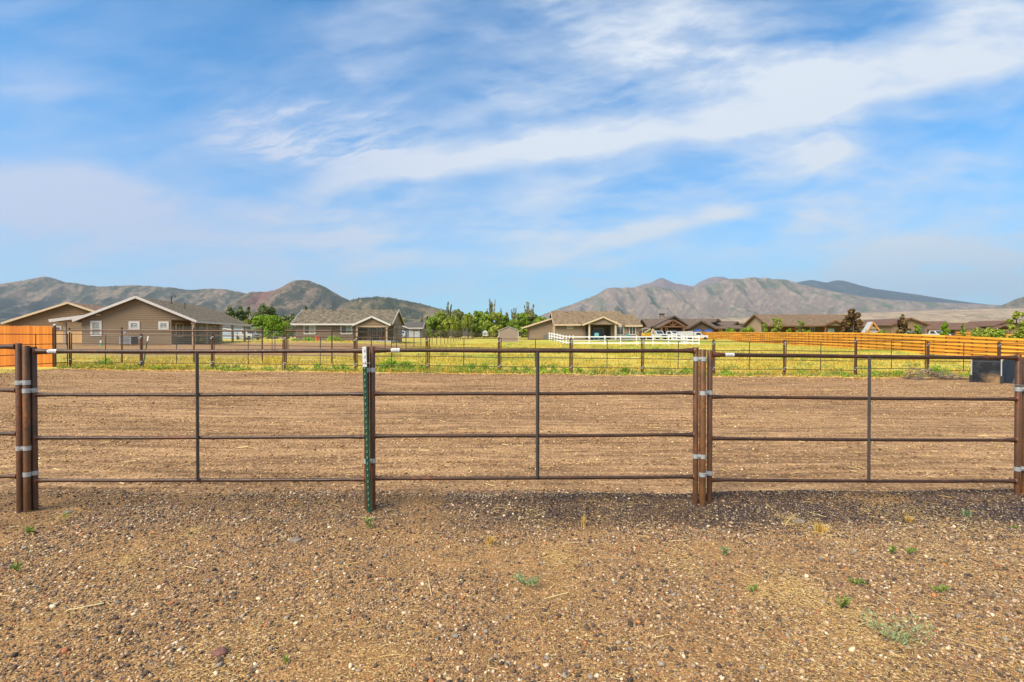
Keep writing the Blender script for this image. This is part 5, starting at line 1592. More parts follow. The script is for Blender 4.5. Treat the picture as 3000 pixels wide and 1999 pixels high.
# ------------------------------------------------------------------ long tan-roofed house behind the board fence
ZB = 1.2
X5 = xat(2231, 103)
h5 = thing('house', (X5, 103, ZB), 'olive tan house with a long plain roof and pale gable end behind the board fence', 'house')
D5 = lambda px, Y: xat(px, Y) - X5
Z5 = lambda py, Y: zat(py, Y) - ZB
ze, zr = Z5(954, 99.4), Z5(921.5, 105)
xR5 = D5(2488, 105)
r_ = MB(); roof_prism(r_, 'x', -.55, xR5, -3.6, ze, 2.0, zr, 7.4, ze + .15, .18); r_.build('roof', M['roof5'], h5)
f_ = MB(); eave(f_, (-.55, -3.63, ze - .1), (xR5, -3.63, ze - .1), .24); rakes(f_, 'x', -.55, -3.7, ze - .05, 2, zr, 7.5, ze + .1, .28, .06); f_.build('fascia', M['brown_wood'], h5)
w_ = MB(); lap(w_, FW(0), [(0, -.4), (D5(2468, 103), -.4), (D5(2468, 103), ze + .5), (0, ze + .5)]); w_.build('wall', M['side5'], h5)
w_ = MB(); lap(w_, LW(0), [(0, -.4), (6.6, -.4), (6.6, ze + .2), (2, zr - .25), (0, zr - 1.6)]); w_.build('gable_wall', M['side5_sunny'], h5)
window(h5, LW(0), 3.2, 3.7, .7, 1.9, M['side5_sunny'], M['glass'], .08, 0)
for a, b in ((2330, 2342), (2374, 2384)): window(h5, FW(0), D5(a, 103), D5(b, 103), .9, 2.1, M['trim'], M['glass'], .12, 1)
window(h5, FW(0), D5(2417, 103), D5(2440, 103), .6, 1.9, M['trim'], M['glass'], .12, 2)
x0, xk, x1 = D5(2402, 98.4), D5(2446, 98.4), D5(2475, 98.4)
r_ = MB(); roof_prism(r_, 'y', -4.8, 0, x0 + .6, ze, xk, Z5(938.5, 98.4), x1 + .4, ze, .16); r_.build('porch_roof', M['roof5'], h5)
w_ = MB(); w_.prism([(x0 + 1.2, -4.5, ze - .05), (x1 - .1, -4.5, ze - .05), (xk, -4.5, Z5(938.5, 98.4) - .3)], (0, .1, 0)); w_.build('porch_gable', M['side5'], h5)
f_ = MB(); rakes(f_, 'y', -4.8, x0 + .5, ze - .05, xk, Z5(938.5, 98.4), x1 + .5, ze - .05, .28, .06); f_.build('porch_fascia', M['brown_wood'], h5)
for pxx in (2419, 2470): x = D5(pxx, 98.6); MB().box(x - .12, x + .12, -4.4, -4.16, -.3, ze - .1).build('porch_post', M['redwood'], h5)
MB().beam((D5(2305, 101), -2, 1.75), (D5(2338, 101), -2, 1.75), .2, .3).build('patio_beam', M['redwood'], h5)
for pxx in (2306, 2337): x = D5(pxx, 101); MB().box(x - .1, x + .1, -2.1, -1.9, -.3, 2.0).build('patio_post', M['redwood'], h5)

# ------------------------------------------------------------------ red-brown roofed house at far right
ZB = .95
X6 = xat(2668, 115)
h6 = thing('house', (X6, 115, ZB), 'sand coloured house with low red brown roofs and dark garage doors', 'house')
D6 = lambda px, Y: xat(px, Y) - X6
Z6 = lambda py, Y: zat(py, Y) - ZB
ze, zt = Z6(952, 115), Z6(931.5, 115)
xa, xb = D6(2608, 115), D6(2727, 115)
r_ = MB(); roof_prism(r_, 'y', 0, 18, xa, ze, 0, zt, xb, ze, .2); r_.build('garage_roof', M['roof6'], h6)
f_ = MB(); rakes(f_, 'y', 0, xa - .05, ze - .05, 0, zt, xb + .05, ze - .05, .3, .06); f_.build('garage_fascia', M['brown_wood'], h6)
w_ = MB(); lap(w_, FW(.5), [(xa + .5, -.4), (xb - .5, -.4), (xb - .5, ze), (0, zt - .2), (xa + .5, ze)]); lap(w_, LW(xa + .5), [(.5, -.4), (17, -.4), (17, ze), (.5, ze)]); w_.box(xb - .55, xb - .5, .5, 17, -.4, ze)
w_.build('garage_wall', M['side6'], h6)
window(h6, FW(.5), D6(2688, 115.5), D6(2708, 115.5), 0, Z6(957, 115.5), M['side6'], M['dgrey'], .1, 0, name='garage_door', sub='door_panel')
x0, x1 = xb - 1.5, D6(2920, 122)
ym = 4.0
r_ = MB(); roof_prism(r_, 'x', x0 - 2, D6(2785, 122), ym - .6, Z6(965, 118.5), ym + 4.5, Z6(941.5, 123.5), ym + 10, Z6(965, 118.5), .2)
roof_prism(r_, 'x', D6(2770, 122), D6(3060, 122), ym + .4, Z6(963, 119.4), ym + 5, Z6(946, 124), ym + 10.5, Z6(963, 119.4), .2); r_.build('roof', M['roof6'], h6)
w_ = MB(); lap(w_, FW(ym), [(x0, -.4), (D6(3050, 119), -.4), (D6(3050, 119), Z6(966, 119)), (x0, Z6(966, 119))]); w_.build('wall', M['side6'], h6)
window(h6, FW(ym), D6(2728, 119), D6(2750, 119), -.2, 1.9, M['side6'], M['dgrey'], .1, 0, name='garage_door', sub='door_panel')
window(h6, FW(ym), D6(2778, 119), D6(2796, 119), -.2, 2.0, M['side6'], M['dark'], .1, 0, name='door')
for a in (2892, 2970): window(h6, FW(ym), D6(a, 119), D6(a + 9, 119), .5, 1.7, M['trim'], M['glass_pale'], .12, 1)
Yg = 117.0
xg0, xgk, xg1 = D6(2910, Yg), D6(2956, Yg), D6(3002, Yg); zg0, zg1 = Z6(955, Yg), Z6(938.5, Yg)
r_ = MB(); roof_prism(r_, 'y', 2, 12, xg0, zg0, xgk, zg1, xg1, zg0, .2); r_.build('gable_roof', M['roof6'], h6)
w_ = MB(); w_.prism([(xg0 + .4, 2.4, -.4), (xg1 - .4, 2.4, -.4), (xg1 - .4, 2.4, zg0 - .05), (xgk, 2.4, zg1 - .25), (xg0 + .4, 2.4, zg0 - .05)], (0, 1.4, 0)); w_.build('gable_wall', M['side6'], h6)
xe0, xek, xe1 = D6(2918, 115.5), D6(2940, 115.5), D6(2968, 115.5)
r_ = MB(); roof_prism(r_, 'y', .2, 3, xe0, Z6(963, 115.5), xek, Z6(953.5, 115.5), xe1, Z6(963, 115.5), .18); r_.build('porch_roof', M['roof6'], h6)
window(h6, FW(2.4), xe0 + .8, xe1 - .8, -.2, Z6(963, 117.5), M['side6'], M['dark'], .1, 0, name='door')
for x in (xe0 + .4, xe1 - .4): MB().box(x - .15, x + .15, .5, .8, -.4, Z6(963.5, 115.5)).build('porch_post', M['side6'], h6)

# ------------------------------------------------------------------ wooden coop
cx0, cxk, cx1 = xat(2528, 60), xat(2557, 60), xat(2602, 60)
zg = G(cxk, 60)
t = thing('coop', (cxk, 60, zg), 'small wooden triangular coop with a white left roof behind the board fence', 'coop')
zp = zat(943, 60) - zg; xa, xb = cx0 - cxk - .5, cx1 - cxk + .5
r_ = MB(); r_.prism([(xa, 0, .35), (0, 0, zp), (0, 0, zp - .05), (xa, 0, .30)], (0, 0.9, 0)); r_.build('white_roof', M['tarp'], t)
r_ = MB(); r_.prism([(0, 0, zp - .005), (xb, 0, .1), (xb, 0, .05), (0, 0, zp - .055)], (0, 0.9, 0)); r_.build('wood_roof', M['lightwood'], t)
f_ = MB()
f_.beam((xa, -.05, .3), (0, -.05, zp - .05), .08, .14); f_.beam((xb, -.05, .05), (0, -.05, zp - .05), .08, .14)
f_.beam((xa * .62, -.04, 1.25), (xb * .50, -.04, 1.25), .06, .12); f_.beam((xa * .28, -.04, zp - .75), (xb * .30, -.04, zp - .75), .06, .12)
for x in (xa * .5, xb * .42): f_.beam((x, -.04, 0), (x, -.04, zp - .95), .06, .1, (0, 1, 0))
f_.beam((xa * .5, -.06, 1.3), (xb * .42, -.06, 2.2), .04, .08); f_.beam((xa * .5, -.06, 2.2), (xb * .42, -.06, 1.3), .04, .08)
f_.build('timber_frame', M['lightwood'], t)
w_ = MB(); w_.prism([(xa * .6, .1, 0), (xb * .55, .1, 0), (xb * .55, .1, zp * .45), (0, .1, zp - .4), (xa * .6, .1, zp * .45)], (0, .05, 0)); w_.build('mesh_door', M['concrete'], t)

# ------------------------------------------------------------------ vehicles far off
def pickup(loc, rz, label, group='white vehicles in front of the dark brown house', van=False, L=5.2):
    t = thing('van' if van else 'pickup_truck', loc, label, 'van' if van else 'truck', group, rz)
    b_ = MB()     # nose points to -y
    prof = [(-L / 2, .45), (-L / 2, .95), (-L / 2 + .1, 1.08), (-L / 2 + 1.45, 1.16), (-L / 2 + 2.0, 1.78), (-L / 2 + 2.35, 1.86)]
    prof += [(L / 2 - .5, 1.90), (L / 2, 1.6), (L / 2, .45)] if van else [(-L / 2 + 3.2, 1.86), (-L / 2 + 3.45, 1.15), (L / 2, 1.15), (L / 2, .45)]
    b_.prism([(-.95, y, z) for y, z in prof], (1.9, 0, 0))
    b_.build('body', M['carwhite'], t)
    g_ = MB(); g_.prism([(-.8, -L / 2 + 1.50, 1.21), (.8, -L / 2 + 1.50, 1.21), (.72, -L / 2 + 1.98, 1.74), (-.72, -L / 2 + 1.98, 1.74)], (0, -.03, .025)); g_.build('windscreen', M['glass'], t)
    for s in (-1, 1):
        q = MB(); q.prism([(s * .955, -L / 2 + 1.75, 1.2), (s * .955, -L / 2 + 3.0, 1.2), (s * .955, -L / 2 + 2.9, 1.72), (s * .955, -L / 2 + 2.15, 1.72)], (s * .01, 0, 0)); q.build('side_window', M['glass'], t)
        MB().box(s * .55 - .2, s * .55 + .2, -L / 2 - .02, -L / 2 + .05, .78, .94).build('headlight', M['grey'], t)
        for y in (-L / 2 + .95, L / 2 - 1.05): MB().tube((s * .78, y, .36), (s * .98, y, .36), .36, 14).build('wheel', M['tyre'], t, True)
    MB().box(-.5, .5, -L / 2 - .03, -L / 2, .62, .92).build('radiator_grille', M['dgrey'], t)
    return t


def onG(px, Y, dz=0): x = xat(px, Y); return (x, Y, G(x, Y) + dz)


pickup(onG(1926, 112, 0), .3, 'white pickup facing the camera, left of the two before the dark brown house')
pickup(onG(1968, 116, 0), .45, 'white pickup half hidden by the left end of the board fence')
pickup(onG(2046, 121, 0), 1.1, 'white van in front of the left blue garage door', van=True)
pickup(onG(2113, 121, 0), 1.2, 'white pickup right of the blue garage doors, barely above the board fence')
pickup(onG(2741, 112, 0), .15, 'white pickup parked before the red brown roofed house', group=None)
pickup(onG(1177, 138, 0), .15, 'white pickup parked beside the slate blue garage', group=None)
pickup(onG(726, 95, 0), 1.1, 'white pickup seen through the porch posts of the gabled taupe house', group=None)
x, y, z = onG(2011, 120)
t = thing('trailer', (x, y, z), 'long white box trailer before the dark brown house', 'trailer')
b_ = MB(); b_.prism([(-1.7, 0, .5), (1.55, 0, .5), (1.55, 0, 2.05), (-1.35, 0, 1.95), (-1.7, 0, 1.5)], (0, 2.2, 0)); b_.build('body', M['carwhite'], t)
for xx in (-.4, .5): MB().tube((xx, -.05, .4), (xx, .2, .4), .38, 12).build('wheel', M['tyre'], t, True)
MB().beam((-1.7, 1.1, .55), (-2.8, 1.1, .5), .12, .1).build('drawbar', M['dgrey'], t)
x, y, z = onG(1421, 150)
t = thing('caravan', (x, y, z), 'small white caravan below the willow trees', 'caravan')
b_ = MB(); b_.prism([(-.7, 0, .5), (.75, 0, .5), (.75, 0, 1.6), (.55, 0, 2.0), (-.5, 0, 2.0), (-.7, 0, 1.6)], (0, 3, 0)); b_.build('body', M['carwhite'], t)
MB().box(-.4, .4, -.02, 0, 1.1, 1.6).build('window', M['glass_pale'], t)
for xx in (-.68, .68): MB().tube((xx - .05, 1.5, .35), (xx + .05, 1.5, .35), .35, 12).build('wheel', M['tyre'], t, True)
MB().box(-.3, .3, 1, 1.6, 2.0, 2.2).build('roof_vent', M['trim'], t)
# loader among junk left of the trucks
x, y, z = onG(1894, 104)
t = thing('loader', (x, y, z), 'white and yellow loader with green seat beside the ranch house', 'loader', rz=.3)
b_ = MB(); b_.prism([(-.75, -.6, .5), (.75, -.6, .5), (.75, -.6, 1.3), (.3, -.6, 1.5), (-.75, -.6, 1.4)], (0, 1.3, 0)); b_.build('body', M['yellow'], t)
b_ = MB(); b_.beam((.6, -.65, 1.3), (1.15, -.65, 2.2), .18, .25); b_.beam((1.15, -.65, 2.2), (1.5, -.65, 1.0), .18, .25); b_.beam((-.9, -.65, 1.5), (.5, -.65, 2.15), .15, .2); b_.build('arm', M['cream'], t)
b_ = MB(); b_.box(-.2, .45, -.3, .3, 1.4, 1.75); b_.build('seat', M['tgreenp'], t)
b_ = MB()
for xx in (-.75, .55): b_.beam((xx, .3, 1.3), (xx, .3, 2.3), .07, .07, (0, 1, 0))
b_.box(-.8, .65, -.5, .5, 2.28, 2.36); b_.build('canopy', M['tarp'], t)
for xx in (-.8, .8):
    for yy in (-.5, .6): MB().tube((xx - .12, yy, .4), (xx + .12, yy, .4), .4, 12).build('wheel', M['tyre'], t, True)
x, y, z = onG(1954, 120)
t = thing('ladder', (x, y, z), 'red ladder standing before the timber truss entrance', 'ladder')
b_ = MB()
for xx in (-.25, .25): b_.beam((xx, 0, 0), (xx * .8, .5, 2.6), .07, .07, (0, 1, 0))
for i in range(8): b_.beam((-.25, .06 * i, .3 + i * .3), (.25, .06 * i, .3 + i * .3), .04, .04)
b_.build('frame', M['redwood'], t)
# far pipe fence under the willows
x0, x1 = xat(1386, 140), xat(1645, 140)
t = thing('pipe_fence', (x0, 140, G(x0, 140)), 'low dark red pipe fence in front of the willow trees', 'fence')
r_ = MB()
for zz in (.35, .75, 1.15, 1.5): r_.tube((0, 0, zz), (x1 - x0, 0, zz), .05, 5)
r_.build('rails', M['rust_far'], t, True)
for i in range(9): MB().tube(((x1 - x0) * i / 8, 0, -.1), ((x1 - x0) * i / 8, 0, 1.6), .06, 6).build('post', M['rust_far'], t, True)
x0, x1 = xat(560, 88), xat(830, 88)
t = thing('pipe_fence', (x0, 88, G(x0, 88)), 'dark pipe fence across the lot behind the porch of the gabled taupe house', 'fence')
r_ = MB()
for zz in (.3, .7, 1.1, 1.5): r_.tube((0, 0, zz), (x1 - x0, 0, zz), .035, 5)
r_.build('rails', M['dgrey'], t, True)
for i in range(7): MB().tube(((x1 - x0) * i / 6, 0, -.1), ((x1 - x0) * i / 6, 0, 1.6), .05, 6).build('post', M['dgrey'], t, True)
# communication mast
x = xat(1237, 190); z0 = G(x, 190)
t = thing('mast', (x, 190, z0), 'dark mast with a box at its top above the pines', 'mast')
MB().path([(0, 0, 0), (0, 0, zat(931, 190) - z0)], [.25, .15], 8).build('pole', M['rust_far'], t)
MB().path([(0, 0, zat(929, 190) - z0), (0, 0, zat(924.5, 190) - z0)], [.5, .5], 8).build('antenna_box', M['dgrey'], t)

# ------------------------------------------------------------------ black trays and dead branches in the pen
p = at(2889, 1126, 19.0)
t = thing('plastic_tray', (p.x, 19.0, G(p.x, 19.0)), 'scuffed black square tray standing upright at the far side of the pen', 'tray', None, rad(-42.5))
m, n, b = new_mat('scuffed_black')
co = n.coord('Object'); xx, yy, zz = n.sep(co)
sc = n.noise(n.scl(co, (3, 3, 3)), 1.0, 6, 0.7)
dirt = n.mul(n.step(n.add(zz, n.mul(sc, -.25)), 0.02, .30, 1.0, 0.0), n.step(n.add(xx, sc), .2, .9))
c = n.mix(n.step(sc, .42, .66), (.010, .011, .013), (.034, .036, .042))
n.put(b.inputs['Base Color'], n.mix(n.mul(dirt, .8), c, (.34, .21, .09))); n.put(b.inputs['Roughness'], .6); n.put(b.inputs['Specular IOR Level'], .2)
M['scuff'] = m
zt = zat(1046, 19) - G(p.x, 19)
wd = 0.78
lean = .10
bk = MB(); bk.prism([(-wd / 2, 0, 0), (wd / 2, 0, 0), (wd / 2, .03, 0), (-wd / 2, .03, 0)], (0, lean * .8, zt * .80)); bk.build('panel', M['scuff'], t)
bk = MB(); bk.prism([(-wd / 2, lean * .8 + .12, zt * .78), (wd / 2, lean * .8 + .12, zt * .78), (wd / 2, lean + .15, zt), (-wd / 2, lean + .15, zt)], (0, .03, 0)); bk.build('hollow_back', M['black'], t)
for s in (-1, 1):
    f_ = MB(); f_.prism([(s * wd / 2, -.05, .0), (s * wd / 2, .10, .0), (s * wd / 2, lean + .16, zt), (s * wd / 2, lean - .05, zt)], (s * .035, 0, 0)); f_.build('side_rim', M['grey'], t)
    MB().box(s * (wd / 2 + .035) - .045, s * (wd / 2 + .035) + .045, -.10, .03, 0, .27).build('corner_foot', M['black'], t)
MB().box(-wd / 2, wd / 2, lean - .05, lean + .16, zt - .012, zt + .02).build('top_rim', M['black'], t)
p = at(2990, 1126, 18.6)
t = thing('plastic_tray', (p.x, 18.6, G(p.x, 18.6)), 'black tray seen edge-on beside the right near post', 'tray')
b_ = MB(); b_.prism([(-.30, 0, 0), (.40, 0, 0), (.40, 0, .92), (.16, 0, .92)], (0, .05, 0)); b_.build('panel', M['black'], t)
b_ = MB(); b_.beam((-.30, -.03, 0), (.16, -.03, .92), .07, .05); b_.beam((-.30, -.02, .03), (.40, -.02, .03), .06, .06); b_.beam((-.02, -.02, .05), (.25, -.02, .75), .03, .05); b_.build('rim', M['dgrey'], t)
b_ = MB(); b_.prism([(-.28, .05, 0), (.40, .05, 0), (.40, .05, .9), (.17, .05, .9)], (0, .75, 0)); b_.build('tub', M['black'], t)

p = at(2745, 1112, 20.4)
bp = (p.x, 20.4, G(p.x, 20.4))
mb = MB(); rr_ = random.Random(5)
for i in range(85):
    cx = rr_.uniform(-1.15, .75); cy = rr_.uniform(-.35, .4); hh = .38 * max(.15, 1 - ((cx + .35) / 1.15) ** 2)
    a = Vector((cx, cy, rr_.uniform(0, hh))); an = rr_.gauss(0, .6) + (math.pi if rr_.random() < .5 else 0)
    L = rr_.uniform(.25, .9)
    b = a + Vector((math.cos(an) * L, math.sin(an) * L * .5, rr_.gauss(0, .12)))
    b.z = max(.01, min(b.z, .48)); md = (a + b) / 2 + Vector((rr_.gauss(0, .05), rr_.gauss(0, .05), rr_.gauss(0, .05)))
    md.z = max(md.z, .01); r = rr_.uniform(.006, .022)
    mb.path([a, md, b], [r, r * .9, r * .5], 5)
mb.path([(-.1, -.1, .18), (.7, -.15, .08), (1.22, -.2, .05)], [.03, .028, .025], 8)
mb.path([(1.18, -.2, .05), (1.3, -.2, .06)], [.05, .045], 7)
mb.path([(-.55, -.1, .25), (-.35, -.15, .46), (-.28, -.1, .30)], [.03, .025, .015], 6)
tag(mb.build('branch_pile', M['twig'], None, True, bp), 'heap of grey dead branches on the dirt against the far fence', 'branches')

# ------------------------------------------------------------------ trees
def leaf_quads(cent, rad_, n, size, rs, flat=0.0, shell=0.45):
    """n small leaf faces spread through ellipsoidal clumps"""
    cent = np.asarray(cent, float); rad_ = np.asarray(rad_, float)
    vol = rad_.prod(1) ** (2 / 3.0)
    idx = rs.choice(len(cent), n, p=vol / vol.sum())
    d = rs.randn(n, 3); d /= np.linalg.norm(d, axis=1)[:, None]
    r = (shell + (1 - shell) * rs.rand(n)) ** 0.6
    P = cent[idx] + d * rad_[idx] * r[:, None]
    nrm = d + rs.randn(n, 3) * 0.55 + np.array([0, 0, flat])
    nrm /= np.linalg.norm(nrm, axis=1)[:, None]
    t = np.cross(nrm, rs.randn(n, 3)); t /= np.linalg.norm(t, axis=1)[:, None]
    b = np.cross(nrm, t)
    s = size * (0.6 + 0.8 * rs.rand(n))[:, None]
    V = np.stack([P - t * s * .5, P + b * s * .32 + nrm * s * .08, P + t * s * .5, P - b * s * .32 + nrm * s * .08], 1)
    F = np.arange(n * 4).reshape(n, 4)
    return V.reshape(-1, 3), F


def tree(name, px, Y, top_py, half_px, label, leaf, kind='broad', n=2600, size=.42, group=None, cat='tree', seed=1, base_dz=0, trunk_m=None, crown_base=0.18):
    rs = np.random.RandomState(seed)
    x = xat(px, Y); z0 = G(x, Y) + base_dz
    H = zat(top_py, Y) - z0; R = half_px / 1500.0 * Y
    t = thing(name, (x, Y, z0), label, cat, group)
    tm = trunk_m or M['bark']
    C_, Rd = [], []
    tk = MB()
    if kind == 'broad':
        nb = 34
        for i in range(nb):
            a = rs.rand() * 6.283; zz = H * (crown_base + (0.90 - crown_base) * rs.rand() ** .8)
            f = (zz / H - crown_base) / (1 - crown_base)
            prof = math.sqrt(max(.06, 1 - (2 * f - .85) ** 2 * .75))
            rr = R * prof * (0.25 + .62 * rs.rand())
            cr = R * (.27 + .17 * rs.rand())
            C_.append((math.cos(a) * rr, math.sin(a) * rr * .9, min(zz, H - cr * .8))); Rd.append((cr, cr, cr * .85))
        C_.append((rs.randn() * R * .15, 0, H * .86)); Rd.append((R * .34, R * .34, H * .14))
        tk.path([(0, 0, -.1), (.03 * H, 0, H * .3), (0, 0, H * .72)], [.045 * H * .6, .032 * H * .6, .012 * H * .6], 8)
        for i in range(7):
            c = C_[i]; z1 = H * (.2 + .3 * rs.rand()); tk.path([(0, 0, z1), (c[0] * .5, c[1] * .5, (z1 + c[2]) / 2 + .1), c], [.016 * H * .6, .011 * H * .6, .005 * H * .6], 5)
    elif kind == 'willow':
        for i in range(30):
            a = rs.rand() * 6.283; rr = R * math.sqrt(rs.rand()) * .85
            zt = H * (0.93 - .35 * (rr / R) ** 2); ln = H * (.25 + .3 * rs.rand())
            C_.append((math.cos(a) * rr, math.sin(a) * rr, zt - ln * .5)); Rd.append((R * .20, R * .20, ln * .55))
        tk.path([(0, 0, -.1), (0, 0, H * .4), (0, 0, H * .75)], [.05 * H * .6, .035 * H * .6, .01 * H], 8)
        for i in range(6): c = C_[i]; tk.path([(0, 0, H * .35), (c[0] * .6, c[1] * .6, H * .7), (c[0], c[1], c[2] + Rd[i][2] * .6)], [.014 * H, .008 * H, .003 * H], 5)
    elif kind == 'pine':
        nl = 11
        for i in range(nl):
            f = i / (nl - 1); zz = H * (.30 + .66 * f); rr = R * (1.15 - .75 * f ** 1.8) * (.8 + .4 * rs.rand())
            for j in range(4 if f < .85 else 1):
                a = rs.rand() * 6.283; q = rr * (.25 + .5 * rs.rand()) if f < .85 else 0
                cr = max(R * .26, rr * .55)
                C_.append((math.cos(a) * q, math.sin(a) * q, zz + rs.randn() * .01 * H)); Rd.append((cr, cr, H * .065))
                tk.tube((0, 0, zz - .02 * H), (math.cos(a) * q, math.sin(a) * q, zz), .006 * H, 4)
        tk.path([(0, 0, -.1), (0, 0, H * .5), (0, 0, H * .95)], [.028 * H, .018 * H, .004 * H], 8)
    elif kind == 'poplar':
        for i in range(9):
            sx = rs.randn() * R * .35; top = H * (.72 + .28 * rs.rand()) if i else H
            for j in range(6):
                f = .45 + .55 * j / 5.0
                C_.append((sx * f * 1.3, rs.randn() * R * .2, top * f - .03 * H)); Rd.append((R * .27 * (1.25 - f * .75), R * .27 * (1.25 - f * .75), top * .06))
            tk.path([(0, 0, H * .2), (sx, 0, top * .6), (sx * 1.3, 0, top)], [.010 * H, .006 * H, .002 * H], 5)
        tk.path([(0, 0, -.1), (0, 0, H * .5), (0, 0, H * .97)], [.022 * H, .013 * H, .002 * H], 7)
    elif kind == 'cone':      # young tree, full to the ground, pointed
        for i in range(26):
            f = rs.rand() ** .9; zz = H * (.10 + .84 * f); rr = R * (1.05 - .92 * f) * math.sqrt(rs.rand()); a = rs.rand() * 6.283
            cr = R * (.30 - .16 * f); C_.append((math.cos(a) * rr, math.sin(a) * rr, zz)); Rd.append((cr, cr, cr * 1.1))
            if i < 12: tk.path([(0, 0, zz * .75), C_[-1]], [.01 * H * .5, .004 * H * .5], 4)
        C_.append((0, 0, H * .95)); Rd.append((R * .10, R * .10, H * .06))
        tk.path([(0, 0, -.1), (0, 0, H * .5), (0, 0, H * .98)], [.02 * H, .012 * H, .003 * H], 7)
    elif kind == 'sapling':
        tk.path([(0, 0, -.1), (.02 * H, 0, H * .5), (0, 0, H * .97)], [.016 * H, .010 * H, .003 * H], 7)
        for i in range(20):
            f = .12 + .86 * i / 19.0; a = rs.rand() * 6.283; rr = R * (1.05 - .6 * f) * (.45 + .6 * rs.rand())
            p = (math.cos(a) * rr, math.sin(a) * rr, H * min(f + .06, .97)); tk.path([(0, 0, H * f * .8), p], [.006 * H, .002 * H], 4)
            cr = R * (.30 - .12 * f); C_.append(p); Rd.append((cr, cr, cr * .9))
    elif kind == 'shrub':
        for i in range(14):
            a = rs.rand() * 6.283; rr = R * math.sqrt(rs.rand()) * .7; cr = R * (.28 + .15 * rs.rand())
            C_.append((math.cos(a) * rr, math.sin(a) * rr, max(cr * .6, (H - cr) * (.25 + .75 * rs.rand()) * (1 - .3 * (rr / R) ** 2)))); Rd.append((cr, cr, cr))
            tk.path([(0, 0, -.05), C_[-1]], [.02, .008], 4)
    elif kind == 'dead':
        tk.path([(0, 0, -.1), (.02 * H, 0, H * .6), (-.03 * H, 0, H)], [.05 * H, .034 * H, .006 * H], 8)
        for i in range(9):
            a = rs.rand() * 6.283; z1 = H * (.35 + .5 * rs.rand()); tk.path([(0, 0, z1), (math.cos(a) * R * .6, math.sin(a) * R * .6, z1 + .15 * H), (math.cos(a) * R, math.sin(a) * R, z1 + .25 * H)], [.016 * H, .01 * H, .003 * H], 5)
    tk.build('trunk' if kind != 'shrub' else 'stems', tm, t, True)
    if C_:
        V, F = leaf_quads(C_, Rd, n, size, rs, .25)
        fast_mesh('crown', V, F, M[leaf], t)
    return t


GP = 'dark pines behind the gap between the houses'
for i, (px, tp, hw, lab) in enumerate(((673, 897, 15, 'slim dark pine standing alone, leftmost behind the porch roof'), (704, 898, 17, 'broad dark pine between the slim pine and the bare grey trunk'), (729, 903, 11, 'smaller dark pine above the bare grey trunk'),
                                       (770, 890, 21, 'tallest dark pine, above the bright green tree'), (797, 896, 12, 'narrow dark pine joined to the right of the tallest one'), (835, 922, 12, 'low dark pine right of the bright green tree'), (858, 920, 13, 'low dark pine touching the roof of the grey roofed house'), (896, 898, 14, 'dark pine peeping over the roof edge of the grey roofed house'))):
    tree('pine_tree', px, 150 + i * 1.5, tp, hw * 1.3, lab, 'needle', 'pine', 5200, .5, GP, seed=20 + i)
tree('dead_tree', 733, 125, 918, 8, 'bare grey dead tree among the pines', 'needle', 'dead', 0, .3, trunk_m=M['deadwood'], seed=5)
for i, (px, tp, hw, lf, lab) in enumerate(((803, 924, 36, 'leaf_bright', 'bright lime green rounded tree beside the grey roofed house'), (762, 922, 24, 'leaf_bright', 'bright green tree in front of the tallest pine'), (722, 934, 14, 'leaf_yellow', 'yellow green tree at the end of the gabled taupe house roof'), (745, 938, 17, 'leaf_green', 'low green tree under the bare grey trunk'), (838, 940, 15, 'leaf_green', 'dull green tree against the left eave of the grey roofed house'))):
    tree('leafy_tree', px, 108 + 4 * i, tp, hw, lab, lf, 'broad', 6000, .32, 'leafy trees beside the grey roofed house', seed=40 + i, crown_base=.06)
GW = 'leafy trees behind the shed'
for i, (px, Y, tp, hw, lf, kd, lab) in enumerate((
        (1272, 165, 926, 26, 'leaf_green', 'broad', 'low leafy tree at the left end of the tall grove'), (1292, 172, 908, 24, 'leaf_willow', 'broad', 'light green tree with rounded top, second from left of the grove'), (1342, 176, 905, 22, 'leaf_grey', 'broad', 'greyish green tree just right of the thin dark topped poplar'),
        (1325, 160, 918, 26, 'leaf_willow', 'willow', 'drooping willow in front of the greyish tree'), (1372, 166, 911, 24, 'leaf_willow', 'willow', 'drooping light willow in the middle of the grove'), (1398, 172, 910, 24, 'leaf_green', 'broad', 'dense green tree left of the tall twin poplar'),
        (1425, 168, 911, 22, 'leaf_green', 'broad', 'dense green tree below the tall twin poplar'), (1450, 166, 914, 24, 'leaf_willow', 'broad', 'light green tree right of the tall twin poplar'), (1476, 172, 924, 20, 'leaf_green', 'broad', 'green tree left of the shed roof'),
        (1503, 178, 935, 22, 'leaf_green', 'broad', 'low green tree right behind the shed'), (1528, 164, 916, 24, 'leaf_green', 'broad', 'green tree above the right edge of the shed'), (1553, 168, 909, 24, 'leaf_grey', 'broad', 'tall green tree below the right poplars'),
        (1580, 166, 926, 22, 'leaf_green', 'broad', 'green tree touching the wing roof of the ranch house'), (1255, 170, 944, 14, 'leaf_yellow', 'broad', 'low yellow green tree right of the blue garage roof'))):
    tree('leafy_tree', px, Y, tp, hw, lab, lf, kd, 8500, .46, GW, seed=60 + i, crown_base=.04)
for i, (px, tp, hw, lf, lab) in enumerate(((1314, 886, 9, 'leaf_grey', 'thin dark topped poplar above the left part of the grove'), (1438, 877, 13, 'leaf_poplar', 'tall twin poplar rising from the middle of the grove'), (1467, 906, 8, 'leaf_poplar', 'small sparse poplar right of the tall twin poplar'),
                                           (1505, 904, 9, 'leaf_poplar', 'sparse pale poplar above the shed'), (1484, 917, 7, 'leaf_poplar', 'shortest sparse poplar, just left of the shed peak'), (1549, 886, 17, 'leaf_poplar', 'cluster of tall poplars right of the shed'))):
    tree('poplar_tree', px, 182, tp, hw, lab, lf, 'poplar', 2200, .42, 'sparse poplars above the grove', seed=90 + i)
